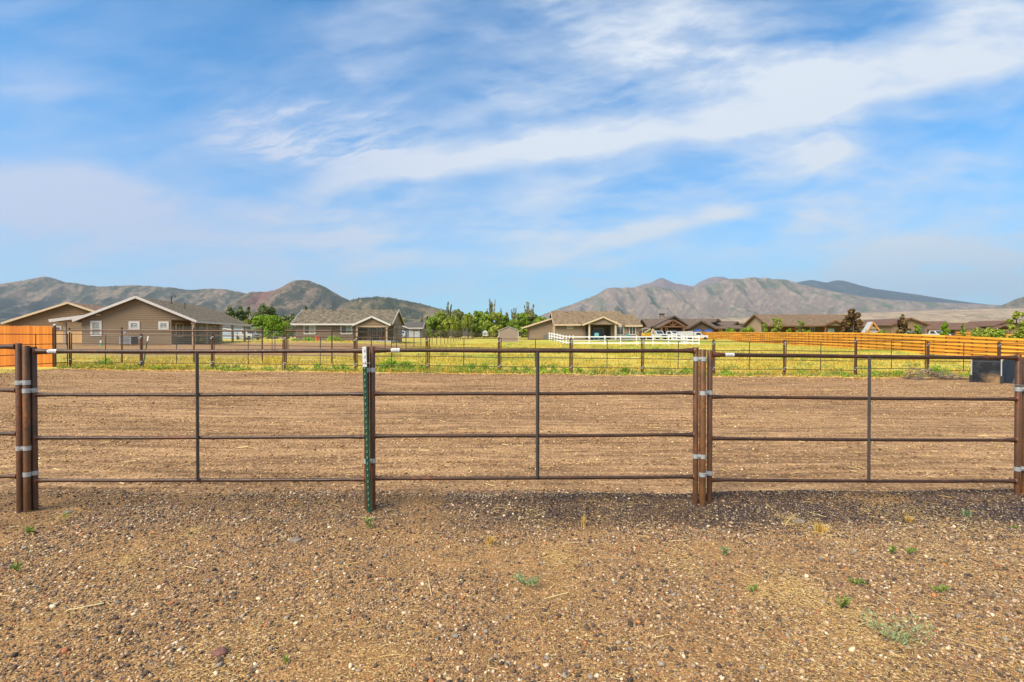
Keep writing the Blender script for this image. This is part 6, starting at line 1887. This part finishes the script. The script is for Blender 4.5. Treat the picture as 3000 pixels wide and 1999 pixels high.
tree('pine_tree', 1236, 180, 933, 9, 'small pine under the dark mast', 'needle', 'pine', 1200, .5, 'small pines right of the garage', seed=101)
tree('pine_tree', 1253, 180, 925, 10, 'small pine just right of the dark mast', 'needle', 'pine', 1200, .5, 'small pines right of the garage', seed=102)
tree('leafy_tree', 1180, 165, 932, 12, 'dark tree behind the gable of the grey roofed house', 'leaf_green', 'broad', 1500, .5, seed=103)
# trees and shrubs along the board fence
tree('bronze_tree', 2500, 66, 903, 50, 'large bronze leaved young tree behind the board fence', 'leaf_bronze', 'cone', 6500, .24, 'bronze leaved trees', seed=111)
tree('bronze_tree', 2644, 56, 922, 38, 'smaller bronze leaved tree right of the triangular coop', 'leaf_bronze', 'cone', 6000, .20, 'bronze leaved trees', seed=112)
GS = 'young trees and shrubs along the board fence'
for i, (px, Y, tp, hw, lf, kd, n_, sz, lab) in enumerate((
        (2240, 93, 945, 13, 'leaf_green', 'cone', 1500, .24, 'compact dark green young tree before the pale gable end'), (2276, 90, 933, 18, 'leaf_willow', 'sapling', 1300, .22, 'loose light green sapling before the long tan roof'), (2345, 82, 940, 13, 'leaf_green', 'sapling', 700, .18, 'thin sapling with a bushy tip before the long tan roof'),
        (2372, 80, 962, 9, 'leaf_bright', 'shrub', 500, .16, 'small bright shrub peeping over the board fence'), (2312, 85, 960, 7, 'leaf_bright', 'shrub', 400, .16, 'small bright shrub left of the red patio beam'), (2434, 73, 962, 12, 'leaf_silver', 'shrub', 500, .16, 'pale shrub below the small porch gable'),
        (2140, 118, 957, 26, 'leaf_green', 'shrub', 2200, .3, 'rounded green shrub in front of the right wing of the lodge'), (2172, 112, 961, 16, 'leaf_willow', 'shrub', 1500, .28, 'lower green shrub beside the rounded one'), (2188, 106, 953, 14, 'leaf_green', 'shrub', 1300, .28, 'upright green shrub left of the pale gable end'),
        (2601, 58, 958, 19, 'leaf_green', 'shrub', 1500, .16, 'green shrub right of the triangular coop'), (2667, 53, 961, 14, 'leaf_silver', 'shrub', 900, .14, 'silvery shrub right of the smaller bronze tree'), (2686, 52, 953, 15, 'leaf_bright', 'sapling', 1100, .16, 'bright yellow green sapling before the dark garage door'),
        (2768, 51.5, 944, 20, 'leaf_bright', 'cone', 2200, .16, 'bright green leafy young tree before the red brown roof'), (2822, 50.5, 951, 16, 'leaf_green', 'cone', 1700, .16, 'darker green young tree with a sharp tip before the red brown roof'), (2872, 50, 948, 33, 'leaf_willow', 'shrub', 3000, .17, 'wide pale green shrub behind the board fence'),
        (2925, 49, 957, 26, 'leaf_green', 'shrub', 2200, .17, 'wide darker shrub right of the pale one'), (2978, 46.5, 916, 30, 'leaf_willow', 'sapling', 2300, .17, 'tall airy sapling, highest of those along the board fence'), (2995, 48, 958, 28, 'leaf_willow', 'shrub', 2000, .17, 'leafy shrub under the tall airy sapling'))):
    tree('young_tree' if kd in ('cone', 'sapling') else 'shrub', px, Y, tp, hw * 1.3, lab, lf, kd, int(n_ * 1.7), sz * 1.05, GS, 'tree' if kd != 'shrub' else 'shrub', seed=130 + i)
for i, (px, Y, tp, hw, lab) in enumerate(((865, 69.2, 991, 11, 'low green shrub at the corner of the grey roofed house'), (905, 67, 994, 20, 'low weedy shrub under a window of the grey roofed house'), (980, 67, 995, 26, 'long low green weeds beside the orange bin'))):
    tree('shrub', px, Y, tp, hw, lab, 'weed', 'shrub', 900, .16, 'low shrubs along the grey roofed house', 'shrub', seed=160 + i)

# ------------------------------------------------------------------ grasses and weeds (nobody could count these)
def blades(x, y, z, h, w, lean, rs):
    n = len(x); a = rs.rand(n) * 6.283; l = rs.rand(n) * 6.283
    dx, dy = np.cos(a) * w * .5, np.sin(a) * w * .5
    lx, ly = np.cos(l) * lean * h, np.sin(l) * lean * h
    B = np.stack([x, y, z], -1)
    V = np.stack([B + np.stack([-dx, -dy, 0 * x - .02], -1), B + np.stack([dx, dy, 0 * x - .02], -1), B + np.stack([lx, ly, h], -1)], 1)
    return V.reshape(-1, 3), np.arange(n * 3).reshape(n, 3)


rs = np.random.RandomState(3)
n_ = 150000
Yg = 21.15 + (rs.rand(n_) ** 1.9) * 49
Xg = (rs.rand(n_) * 2 - 1) * (Yg * 1.04 + 2)
den = fbm(Xg * .35, Yg * .6, 31, 4)
keep = (rs.rand(n_) < np.clip((den - .32) * 3.5, .05, 1))
keep &= ~((Xg > 0) & (Yg < 23.2) & (rs.rand(n_) < .8))
keep &= ~((Xg < -10) & (Yg > 33) & (Yg < 62)) & ~((Xg > 38.8) | ((Xg < XL) & (Yg < 22.7)))
Xg, Yg = Xg[keep], Yg[keep]; nn = len(Xg)
V, F = blades(Xg, Yg, gz(Xg, Yg), .07 + .17 * rs.rand(nn) ** 2, .015 + .0011 * Yg, .35 + .4 * rs.rand(nn), rs)
o = fast_mesh('dry_grass', V, F, M['drygrass']); tag(o, 'dry yellow grass covering the pasture behind the pen', 'grass', kind='stuff')


def clump_leaves(cl, per, rs, leaf=.085):
    """cl rows: x, y, radius, height"""
    Vs = []
    for (x, y, r, h) in cl:
        n = int(per * (r / .3) ** 1.5 * (h / .25))
        n = max(18, min(n, 520))
        a = rs.rand(n) * 6.283; q = r * np.sqrt(rs.rand(n)); zz = h * rs.rand(n) ** .8 * (1 - .6 * (q / r) ** 2)
        P = np.stack([x + np.cos(a) * q, y + np.sin(a) * q * .8, gz(np.full(n, x), np.full(n, y)) + zz], -1)
        d = np.stack([np.cos(a) * .7 + rs.randn(n) * .5, np.sin(a) * .7 + rs.randn(n) * .5, .6 + .5 * rs.rand(n)], -1); d /= np.linalg.norm(d, axis=1)[:, None]
        t = np.cross(d, rs.randn(n, 3)); t /= np.linalg.norm(t, axis=1)[:, None]
        s = leaf * (.6 + .8 * rs.rand(n))[:, None]
        Vs.append(np.stack([P - t * s * .22, P + d * s * .6 - t * s * .18, P + d * s * 1.25, P + d * s * .6 + t * s * .25], 1).reshape(-1, 3))
    V = np.concatenate(Vs); return V, np.arange(len(V)).reshape(-1, 4)


big, dull = [], []
for (px, Y, w_, h) in ((310, 22.6, 40, .34), (405, 22.0, 16, .26), (520, 22.1, 14, .12), (930, 22.3, 28, .32), (985, 22.0, 22, .26), (1010, 22.1, 30, .28), (1130, 22.5, 42, .55), (1160, 22.8, 40, .62), (1195, 22.6, 36, .48), (1235, 22.4, 26, .40), (1290, 22.2, 18, .34), (1345, 22.2, 22, .26),
                       (1385, 22.5, 36, .38), (1420, 22.3, 26, .42), (1448, 22.1, 14, .22), (1505, 22.3, 26, .28), (1540, 22.4, 14, .22), (1593, 22.3, 14, .40), (1622, 22.4, 16, .38), (1655, 22.1, 18, .24), (1700, 22.5, 22, .22), (1830, 22.3, 14, .3), (2010, 22.4, 22, .34), (2030, 22.3, 14, .28),
                       (2125, 22.4, 22, .36), (2350, 22.4, 14, .2), (2470, 22.1, 16, .18), (2560, 22.2, 26, .2), (2640, 21.9, 30, .24), (2735, 21.6, 24, .55), (2765, 21.8, 26, .4), (2830, 21.7, 20, .3), (2945, 21.8, 20, .3), (2975, 21.6, 20, .3)):
    x = xat(px, Y); r = w_ / 1500 * Y * .5
    for q in range(5): big.append((x + rs.randn() * r * .45, Y + rs.randn() * .15, r * (.4 + .25 * rs.rand()), h * (.6 + .5 * rs.rand())))
for i in range(620):
    x = -18.6 + rs.rand() * 41; y = 21.0 + abs(rs.randn()) * .75
    if x > 1 and rs.rand() < .45: continue
    (big if rs.rand() < .25 else dull).append((x, y, .08 + .16 * rs.rand(), .05 + .15 * rs.rand() ** 2))
for (px, Y, w_, h) in ((300, 22.8, 50, .3), (640, 22.0, 60, .24), (690, 22.2, 40, .22), (860, 22.2, 26, .2), (1840, 22.2, 60, .2), (1960, 22.2, 60, .2), (2450, 22.3, 60, .2), (2600, 22.3, 80, .2), (1750, 22.2, 30, .2)):
    x = xat(px, Y); r = w_ / 1500 * Y * .5
    for q in range(7): dull.append((x + rs.randn() * r * .5, Y + rs.randn() * .2, r * (.3 + .25 * rs.rand()), h * (.5 + .6 * rs.rand())))
for i in range(260):
    y = 24 + 44 * rs.rand() ** 1.4; x = -9 + (y * 1.0 + 9) * rs.rand()
    if x < 38.5: dull.append((x, y, .15 + .35 * rs.rand(), .06 + .14 * rs.rand()))
V, F = clump_leaves(big, 130, rs); tag(fast_mesh('weeds', V, F, M['weed']), 'fresh green weeds growing along the far fence of the pen', 'weeds', kind='stuff')
V, F = clump_leaves(dull, 90, rs); tag(fast_mesh('dull_weeds', V, F, M['weed_dull']), 'greyish low weeds scattered along and behind the far fence', 'weeds', kind='stuff')

# ------------------------------------------------------------------ loose stones, cinders, clods and straw on the ground
ICO_V = None
def ico():
    p = (1 + 5 ** .5) / 2
    v = np.array([(-1, p, 0), (1, p, 0), (-1, -p, 0), (1, -p, 0), (0, -1, p), (0, 1, p), (0, -1, -p), (0, 1, -p), (p, 0, -1), (p, 0, 1), (-p, 0, -1), (-p, 0, 1)]) / math.sqrt(1 + p * p)
    f = np.array([(0, 11, 5), (0, 5, 1), (0, 1, 7), (0, 7, 10), (0, 10, 11), (1, 5, 9), (5, 11, 4), (11, 10, 2), (10, 7, 6), (7, 1, 8), (3, 9, 4), (3, 4, 2), (3, 2, 6), (3, 6, 8), (3, 8, 9), (4, 9, 5), (2, 4, 11), (6, 2, 10), (8, 6, 7), (9, 8, 1)])
    return v, f


OCT = (np.array([(1, 0, 0), (-1, 0, 0), (0, 1, 0), (0, -1, 0), (0, 0, 1), (0, 0, -1)], float), np.array([(0, 2, 4), (2, 1, 4), (1, 3, 4), (3, 0, 4), (2, 0, 5), (1, 2, 5), (3, 1, 5), (0, 3, 5)]))


def stones(x, y, r, rs, zf, base, sink=.25, flat=(.45, .8)):
    n = len(x); bv, bf = base; kk = len(bv)
    V = bv[None] * (1 + .45 * (rs.rand(n, kk, 1) - .5)) + .18 * (rs.rand(n, kk, 3) - .5)
    sc = np.stack([.75 + .6 * rs.rand(n), .6 + .45 * rs.rand(n), flat[0] + (flat[1] - flat[0]) * rs.rand(n)], -1)
    V = V * sc[:, None]
    tl = rs.randn(n) * .35; ca, sa = np.cos(tl)[:, None], np.sin(tl)[:, None]
    V = np.stack([V[..., 0] * ca - V[..., 2] * sa, V[..., 1], V[..., 0] * sa + V[..., 2] * ca], -1)
    a = rs.rand(n) * 6.283; ca, sa = np.cos(a)[:, None], np.sin(a)[:, None]
    V = np.stack([V[..., 0] * ca - V[..., 1] * sa, V[..., 0] * sa + V[..., 1] * ca, V[..., 2]], -1) * r[:, None, None]
    V += np.stack([x, y, zf(x, y) + r * sc[:, 2] * (1 - 2 * sink)], -1)[:, None]
    F = bf[None] + (np.arange(n) * kk)[:, None, None]
    return V.reshape(-1, 3), F.reshape(-1, 3)


def joinm(parts):
    Vs, Fs, o_ = [], [], 0
    for V, F in parts: Vs.append(V); Fs.append(F + o_); o_ += len(V)
    return np.concatenate(Vs), np.concatenate(Fs)


def scatter(n, y0, y1, rs, p=2.0, mx=.9):
    y = (y0 ** p + rs.rand(n) * (y1 ** p - y0 ** p)) ** (1 / p)
    return (rs.rand(n) * 2 - 1) * (y * 1.06 + mx), y


IC = ico()
x, y = scatter(470000, 1.75, 5.28, rs, 1.7, 2.2)
pat = fbm(x * 1.1, y * 1.1, 71, 4)
dark = 1 / (1 + np.exp(-(x + .1 + 1.2 * (fbm(x * 2, y * 2, 72, 3) - .5)) * 3.0)) * np.clip((y + .8 * (fbm(x * 1.6, y * 1.6, 73, 3) - .5) - 4.12) / .4, 0, 1) * np.clip((5.20 - y) / .12, 0, 1)
dark = np.maximum(dark, .35 * np.clip((y - 4.4) / .4, 0, 1))
kp = rs.rand(len(x)) < np.clip(.52 + 4.2 * (pat - .40), .10, 1)
x, y, dark = x[kp], y[kp], dark[kp]
r = np.clip(np.exp(rs.randn(len(x)) * .55 + math.log(.0034)), .0017, .018)
isd = rs.rand(len(x)) < dark * .92
sm = (r < .0065)
a_ = ~isd
parts = [stones(x[a_ & sm], y[a_ & sm], r[a_ & sm], rs, gzn, OCT), stones(x[a_ & ~sm], y[a_ & ~sm], r[a_ & ~sm], rs, gzn, IC)]
V, F = joinm(parts); tag(fast_mesh('gravel', V, F, M['pebble']), 'loose mixed pebbles strewn over the yard', 'gravel', kind='stuff')
xd, yd, rd = x[isd], y[isd], np.clip(r[isd] * .95, .003, .012)
V, F = joinm([stones(xd, yd, rd, rs, gzn, OCT)])
# extra cinders to cover the bank
x, y = scatter(110000, 4.0, 5.2, rs, 1.7, 2.2)
dk = 1 / (1 + np.exp(-(x + .1 + 1.2 * (fbm(x * 2, y * 2, 72, 3) - .5)) * 3.0)) * np.clip((y + .8 * (fbm(x * 1.6, y * 1.6, 73, 3) - .5) - 4.15) / .4, 0, 1) * np.clip((5.20 - y) / .12, 0, 1)
dk = dk * np.clip((fbm(x * 1.4 + 5, y * 2.2, 74, 3) - .30) * 6, .1, 1)
kp = rs.rand(len(x)) < np.maximum(dk, .12)
x, y = x[kp], y[kp]
V2, F2 = stones(x, y, np.clip(np.exp(rs.randn(len(x)) * .4 + math.log(.0055)), .003, .013), rs, gzn, OCT)
V, F = joinm([(V, F), (V2, F2)])
tag(fast_mesh('cinder_gravel', V, F, M['cinder']), 'dark cinder gravel banked under the near fence', 'gravel', kind='stuff')
x, y = scatter(210000, 5.15, 21.5, rs, 1.25)
r = np.clip(np.exp(rs.randn(len(x)) * .45 + math.log(.0055)), .0028, .026) * (1 + y * .03)
kp = rs.rand(len(x)) < np.clip(.25 + 2.5 * (fbm(x * .3, y * 1.4, 81, 4) - .36), .1, 1)
x, y, r = x[kp], y[kp], r[kp]
V, F = stones(x, y, r, rs, gzn, OCT); tag(fast_mesh('clods', V, F, M['clod']), 'clods and small stones on the harrowed dirt of the pen', 'clods', kind='stuff')


def straws(x, y, zf, L, w, rs, tilt=.15):
    n = len(x); a = rs.rand(n) * 6.283; c, s = np.cos(a), np.sin(a)
    z = zf(x, y) + .006 + .006 * rs.rand(n); t = rs.randn(n) * tilt
    d = np.stack([c, s, np.abs(t) * .6], -1) * (L / 2)[:, None]; q = np.stack([-s, c, 0 * c], -1) * (w / 2)[:, None]
    P = np.stack([x, y, z + np.abs(d[:, 2])], -1)
    u_ = np.stack([0 * c, 0 * c, w * .7], -1)
    V = np.stack([P - d - q, P + d - q, P + d + q, P - d + q, P - d + u_, P + d + u_], 1)
    f = np.array([(0, 1, 5, 4), (4, 5, 2, 3)])
    return V.reshape(-1, 3), (f[None] + (np.arange(n) * 6)[:, None, None]).reshape(-1, 4)


parts = []
# matted straw patches in the yard (px, py, radius px, count)
for (px, py, rp, n_) in ((2450, 1960, 190, 900), (600, 1985, 150, 700), (1120, 1960, 150, 500), (2540, 1850, 110, 700), (2330, 1750, 60, 260), (1640, 1640, 45, 240), (2420, 1565, 70, 260), (2330, 1715, 50, 200), (2230, 1740, 40, 160), (2010, 1660, 60, 160), (2700, 1530, 120, 420), (2850, 1540, 100, 240),
                         (2310, 1520, 45, 180), (1790, 1500, 90, 200), (1560, 1518, 40, 90), (560, 1562, 22, 90), (370, 1648, 24, 90), (170, 1520, 30, 90), (1440, 1590, 20, 60), (2760, 1640, 90, 260), (300, 1760, 120, 200), (2920, 1900, 120, 300), (1700, 1900, 150, 240), (850, 1850, 150, 240)):
    Yd = 1500 * 1.6 / (py - 985); X = (px - 1500) / 1500 * Yd; rr = rp / 1500 * Yd
    n_ = int(n_ * 2.6)
    ax = X + rs.randn(n_) * rr * .6; ay = Yd + rs.randn(n_) * rr * 1.3
    ok = (ay > 1.6) & (ay < 5.3); ax, ay = ax[ok], ay[ok]
    parts.append(straws(ax, ay, gzn, .005 + .018 * rs.rand(len(ax)), .001 + .0016 * rs.rand(len(ax)), rs))
x, y = scatter(5200, 1.75, 5.15, rs, 1.8)
parts.append(straws(x, y, gzn, .012 + .05 * rs.rand(len(x)) ** 2, .001 + .0016 * rs.rand(len(x)), rs))
x, y = scatter(160, 1.9, 5.3, rs, 1.8)
parts.append(straws(x, y, gzn, .06 + .14 * rs.rand(len(x)), .0025 + .002 * rs.rand(len(x)), rs, .08))
x, y = scatter(900, 5.4, 20, rs, 1.2)
parts.append(straws(x, y, gzn, .05 + .12 * rs.rand(len(x)), .004 + .008 * rs.rand(len(x)), rs, .1))
n_ = 1500
x = -18.8 + rs.rand(n_) * 41; y = 20.98 + rs.randn(n_) * .16
parts.append(straws(x, y, gzn, .06 + .14 * rs.rand(n_), .008 + .012 * rs.rand(n_), rs, .3))
V, F = joinm(parts); tag(fast_mesh('straw', V, F, M['straw']), 'pale straw bits scattered over the gravel and the pen edge', 'straw', kind='stuff')


# ------------------------------------------------------------------ single rocks and plants in the yard
def gp(px, py):
    Yd = 1500 * 1.6 / (py - 985)
    for _ in range(4):
        X = (px - 1500) / 1500 * Yd; Yd = 1500 * (1.6 - GN(X, Yd)) / (py - 985)
    return (px - 1500) / 1500 * Yd, Yd


def rock(px, py, r, m, label, seed, fl=.6):
    rq = np.random.RandomState(seed); X, Y = gp(px, py)
    bv, bf = IC
    import bmesh
    bm = bmesh.new(); bmesh.ops.create_icosphere(bm, subdivisions=3, radius=1)
    for v in bm.verts:
        k_ = 1 + .30 * (fbm(np.array([v.co.x * 1.3 + 9]), np.array([v.co.y * 1.3 + v.co.z * 1.1]), seed, 4)[0] - .5) * 2
        v.co = Vector((v.co.x * k_ * r * 1.25, v.co.y * k_ * r, v.co.z * k_ * r * fl))
    me = bpy.data.meshes.new('rock'); bm.to_mesh(me); bm.free(); me.materials.append(m)
    o = bpy.data.objects.new('rock', me); C.objects.link(o); o.location = (X, Y, GN(X, Y) + r * fl * .5)
    return tag(o, label, 'rock')


rock(2345, 1533, .035, M['rock'], 'egg shaped grey rock with straw beside it', 4)
rock(640, 1925, .030, M['redrock'], 'dark red angular stone near the bottom of the yard', 5, .8)
rock(862, 1587, .042, M['rock'], 'flat grey stone lying left of the green stake', 6, .3)
rock(195, 1506, .035, M['rock'], 'low brown stone in front of the left clamped posts', 7, .5)


def plant(name, px, py, kind, w, h, m, label, seed, n=60):
    rq = np.random.RandomState(seed); X, Y = gp(px, py); z = GN(X, Y)
    Vs, Fs = [], []
    if kind == 'tuft':
        a = rq.rand(n) * 6.283; hh = h * (.4 + .6 * rq.rand(n)); bx = rq.randn(n) * w * .12; by = rq.randn(n) * w * .12
        lean = w * .5 * rq.rand(n)
        wd = .0028 * (.6 + .8 * rq.rand(n))
        q = np.stack([-np.sin(a), np.cos(a), 0 * a], -1) * wd[:, None]
        B = np.stack([bx, by, 0 * bx - .01], -1); Mx = np.stack([bx + np.cos(a) * lean * .4, by + np.sin(a) * lean * .4, hh * .6], -1); T = np.stack([bx + np.cos(a) * lean, by + np.sin(a) * lean, hh], -1)
        V = np.stack([B - q, B + q, Mx + q * .8, T, Mx - q * .8], 1).reshape(-1, 3)
        i = np.arange(n) * 5
        F = np.concatenate([np.stack([i, i + 1, i + 2, i + 4], -1), np.stack([i + 4, i + 2, i + 3, i + 3], -1)])
        F3 = np.concatenate([np.stack([i, i + 1, i + 2], -1), np.stack([i, i + 2, i + 4], -1), np.stack([i + 4, i + 2, i + 3], -1)])
        o = fast_mesh(name, V, F3, m)
    else:
        # several branching stems carrying small leaves
        P, D = [], []
        ns = 9 if kind == 'spread' else 6
        for s in range(ns):
            a = rq.rand() * 6.283; L = (w * .5 if kind != 'upright' else h) * (.5 + .6 * rq.rand())
            for k_ in range(int(n / ns)):
                f = rq.rand() ** .8; side = rq.randn() * .12 * L
                if kind == 'upright': p = (math.cos(a) * w * .35 * f + side * .3, math.sin(a) * w * .35 * f + side * .3, h * f)
                else: p = (math.cos(a) * L * f - math.sin(a) * side, math.sin(a) * L * f * .8 + math.cos(a) * side, h * (.12 + .88 * f * (1 - .35 * f)) * (.5 + .6 * rq.rand()))
                P.append(p); D.append((math.cos(a) * .6 + rq.randn() * .5, math.sin(a) * .6 + rq.randn() * .5, .5 + .5 * rq.rand()))
        P = np.array(P); D = np.array(D); D /= np.linalg.norm(D, axis=1)[:, None]
        T = np.cross(D, rq.randn(len(P), 3)); T /= np.linalg.norm(T, axis=1)[:, None]
        s = (.014 if kind != 'spread' else .011) * (.6 + .8 * rq.rand(len(P)))[:, None] * (1.0 if kind != 'upright' else 1.3)
        V = np.stack([P, P + D * s * .7 - T * s * .28, P + D * s * 1.6, P + D * s * .7 + T * s * .28], 1).reshape(-1, 3)
        o = fast_mesh(name, V, np.arange(len(V)).reshape(-1, 4), m)
    o.location = (X, Y, z + .003)
    return tag(o, label, 'plant')


plant('weed_plant', 1080, 1551, 'upright', .05, .075, M['weed_small'], 'small upright green weed in front of the green stake', 1, 70)
plant('grass_tuft', 1437, 1599, 'tuft', .09, .075, M['tuft'], 'round golden dry grass tuft in the middle of the yard', 2, 110)
plant('grass_tuft', 1713, 1545, 'tuft', .07, .11, M['tuft'], 'tall wispy dry grass tuft near the cinder bank', 3, 50)
plant('weed_plant', 1543, 1722, 'spread', .22, .10, M['weed_grey'], 'feathery grey green weed alone in the middle of the yard', 4, 330)
plant('weed_plant', 833, 1952, 'tuft', .045, .065, M['weed_lime'], 'lime green sprout near the long straw stalk at the bottom of the yard', 5, 16)
plant('weed_plant', 2612, 1626, 'upright', .05, .04, M['weed_small'], 'small dark green weed beside its slightly larger twin', 6, 60)
plant('weed_plant', 2671, 1626, 'spread', .10, .045, M['weed_small'], 'slightly larger green weed of the close pair', 7, 110)
plant('weed_plant', 2512, 1716, 'spread', .11, .035, M['weed_small'], 'flat green weed above the thin upright one', 8, 110)
plant('weed_plant', 2762, 1738, 'spread', .12, .035, M['weed_lime'], 'flat bright lime weed between the close pair and the large sparse weed', 9, 130)
plant('weed_plant', 2470, 1788, 'upright', .06, .06, M['weed_small'], 'thin upright green weed above the large sparse one', 10, 60)
plant('weed_plant', 2630, 1893, 'spread', .44, .15, M['weed_grey'], 'large sparse grey green weed, biggest in the yard', 11, 420)
plant('weed_plant', 192, 1527, 'upright', .03, .06, M['weed_lime'], 'thin lime sprout in front of the left clamped posts', 12, 24)
plant('weed_plant', 82, 1568, 'upright', .045, .045, M['weed_small'], 'small green weed near the left edge, below the clamped posts', 13, 45)
plant('weed_plant', 44, 1682, 'upright', .03, .05, M['weed_small'], 'tiny green weed at the left edge of the yard', 14, 40)
plant('weed_plant', 2124, 1630, 'upright', .06, .05, M['weed_grey'], 'pale grey green weed below the right clamped posts', 15, 60)
plant('weed_plant', 2209, 1742, 'upright', .035, .03, M['weed_small'], 'tiny green weed beside a patch of straw', 16, 30)
plant('weed_plant', 2974, 1552, 'spread', .06, .025, M['weed_small'], 'small flat green weed in front of the right near post', 17, 50)
plant('grass_tuft', 2405, 1566, 'tuft', .14, .11, M['tuft'], 'loose dry grass tuft right of the egg shaped rock', 18, 60)
plant('grass_tuft', 2668, 1532, 'tuft', .10, .06, M['tuft'], 'pale dry grass tuft on the right part of the cinder bank', 19, 70)
plant('grass_tuft', 2835, 1514, 'tuft', .12, .07, M['weed_grey'], 'greyish dry tuft left of the right near post', 20, 60)


def stick(p0, p1, r, label, name='stick'):
    a, b = gp(*p0), gp(*p1)
    A = Vector((a[0], a[1], GN(*a) + r)); B = Vector((b[0], b[1], GN(*b) + r))
    md = (A + B) / 2 + Vector((.0, .01, .006))
    m_ = MB(); m_.path([A - A, md - A, B - A], [r, r * .9, r * .7], 6)
    return tag(m_.build(name, M['straw'], None, True, A), label, 'stick')


stick((2304, 1543), (2332, 1513), .006, 'short pale stick leaning by the egg shaped rock')
stick((2206, 1443), (2270, 1441), .008, 'pale straight stick behind the right clamped posts')
stick((1106, 1932), (1212, 1931), .0026, 'long thin straw stalk lying flat at the bottom of the yard')

# ------------------------------------------------------------------ haze: one closed box of pale air round everything
hz_ = MB(); hz_.box(-17300, 17300, -17300, 19500, -12.0, 1900.0)
hm = bpy.data.materials.new('haze_air'); hm.use_nodes = True; hm.node_tree.nodes.clear()
hk = NT(hm.node_tree); ho = hk.n('ShaderNodeOutputMaterial'); hv = hk.n('ShaderNodeVolumePrincipled')
hk.put(hv.inputs['Color'], (0.74, 0.87, 1.0)); hk.put(hv.inputs['Density'], HAZE_D); hk.put(hv.inputs['Anisotropy'], 0.3)
hm.node_tree.links.new(hv.outputs[0], ho.inputs['Volume'])
if HAZE_D > 0:
    hzo = hz_.build('haze', hm); hzo['kind'] = 'stuff'
    tag(hzo, 'thin pale haze fading the far mountains', 'haze', kind='stuff')
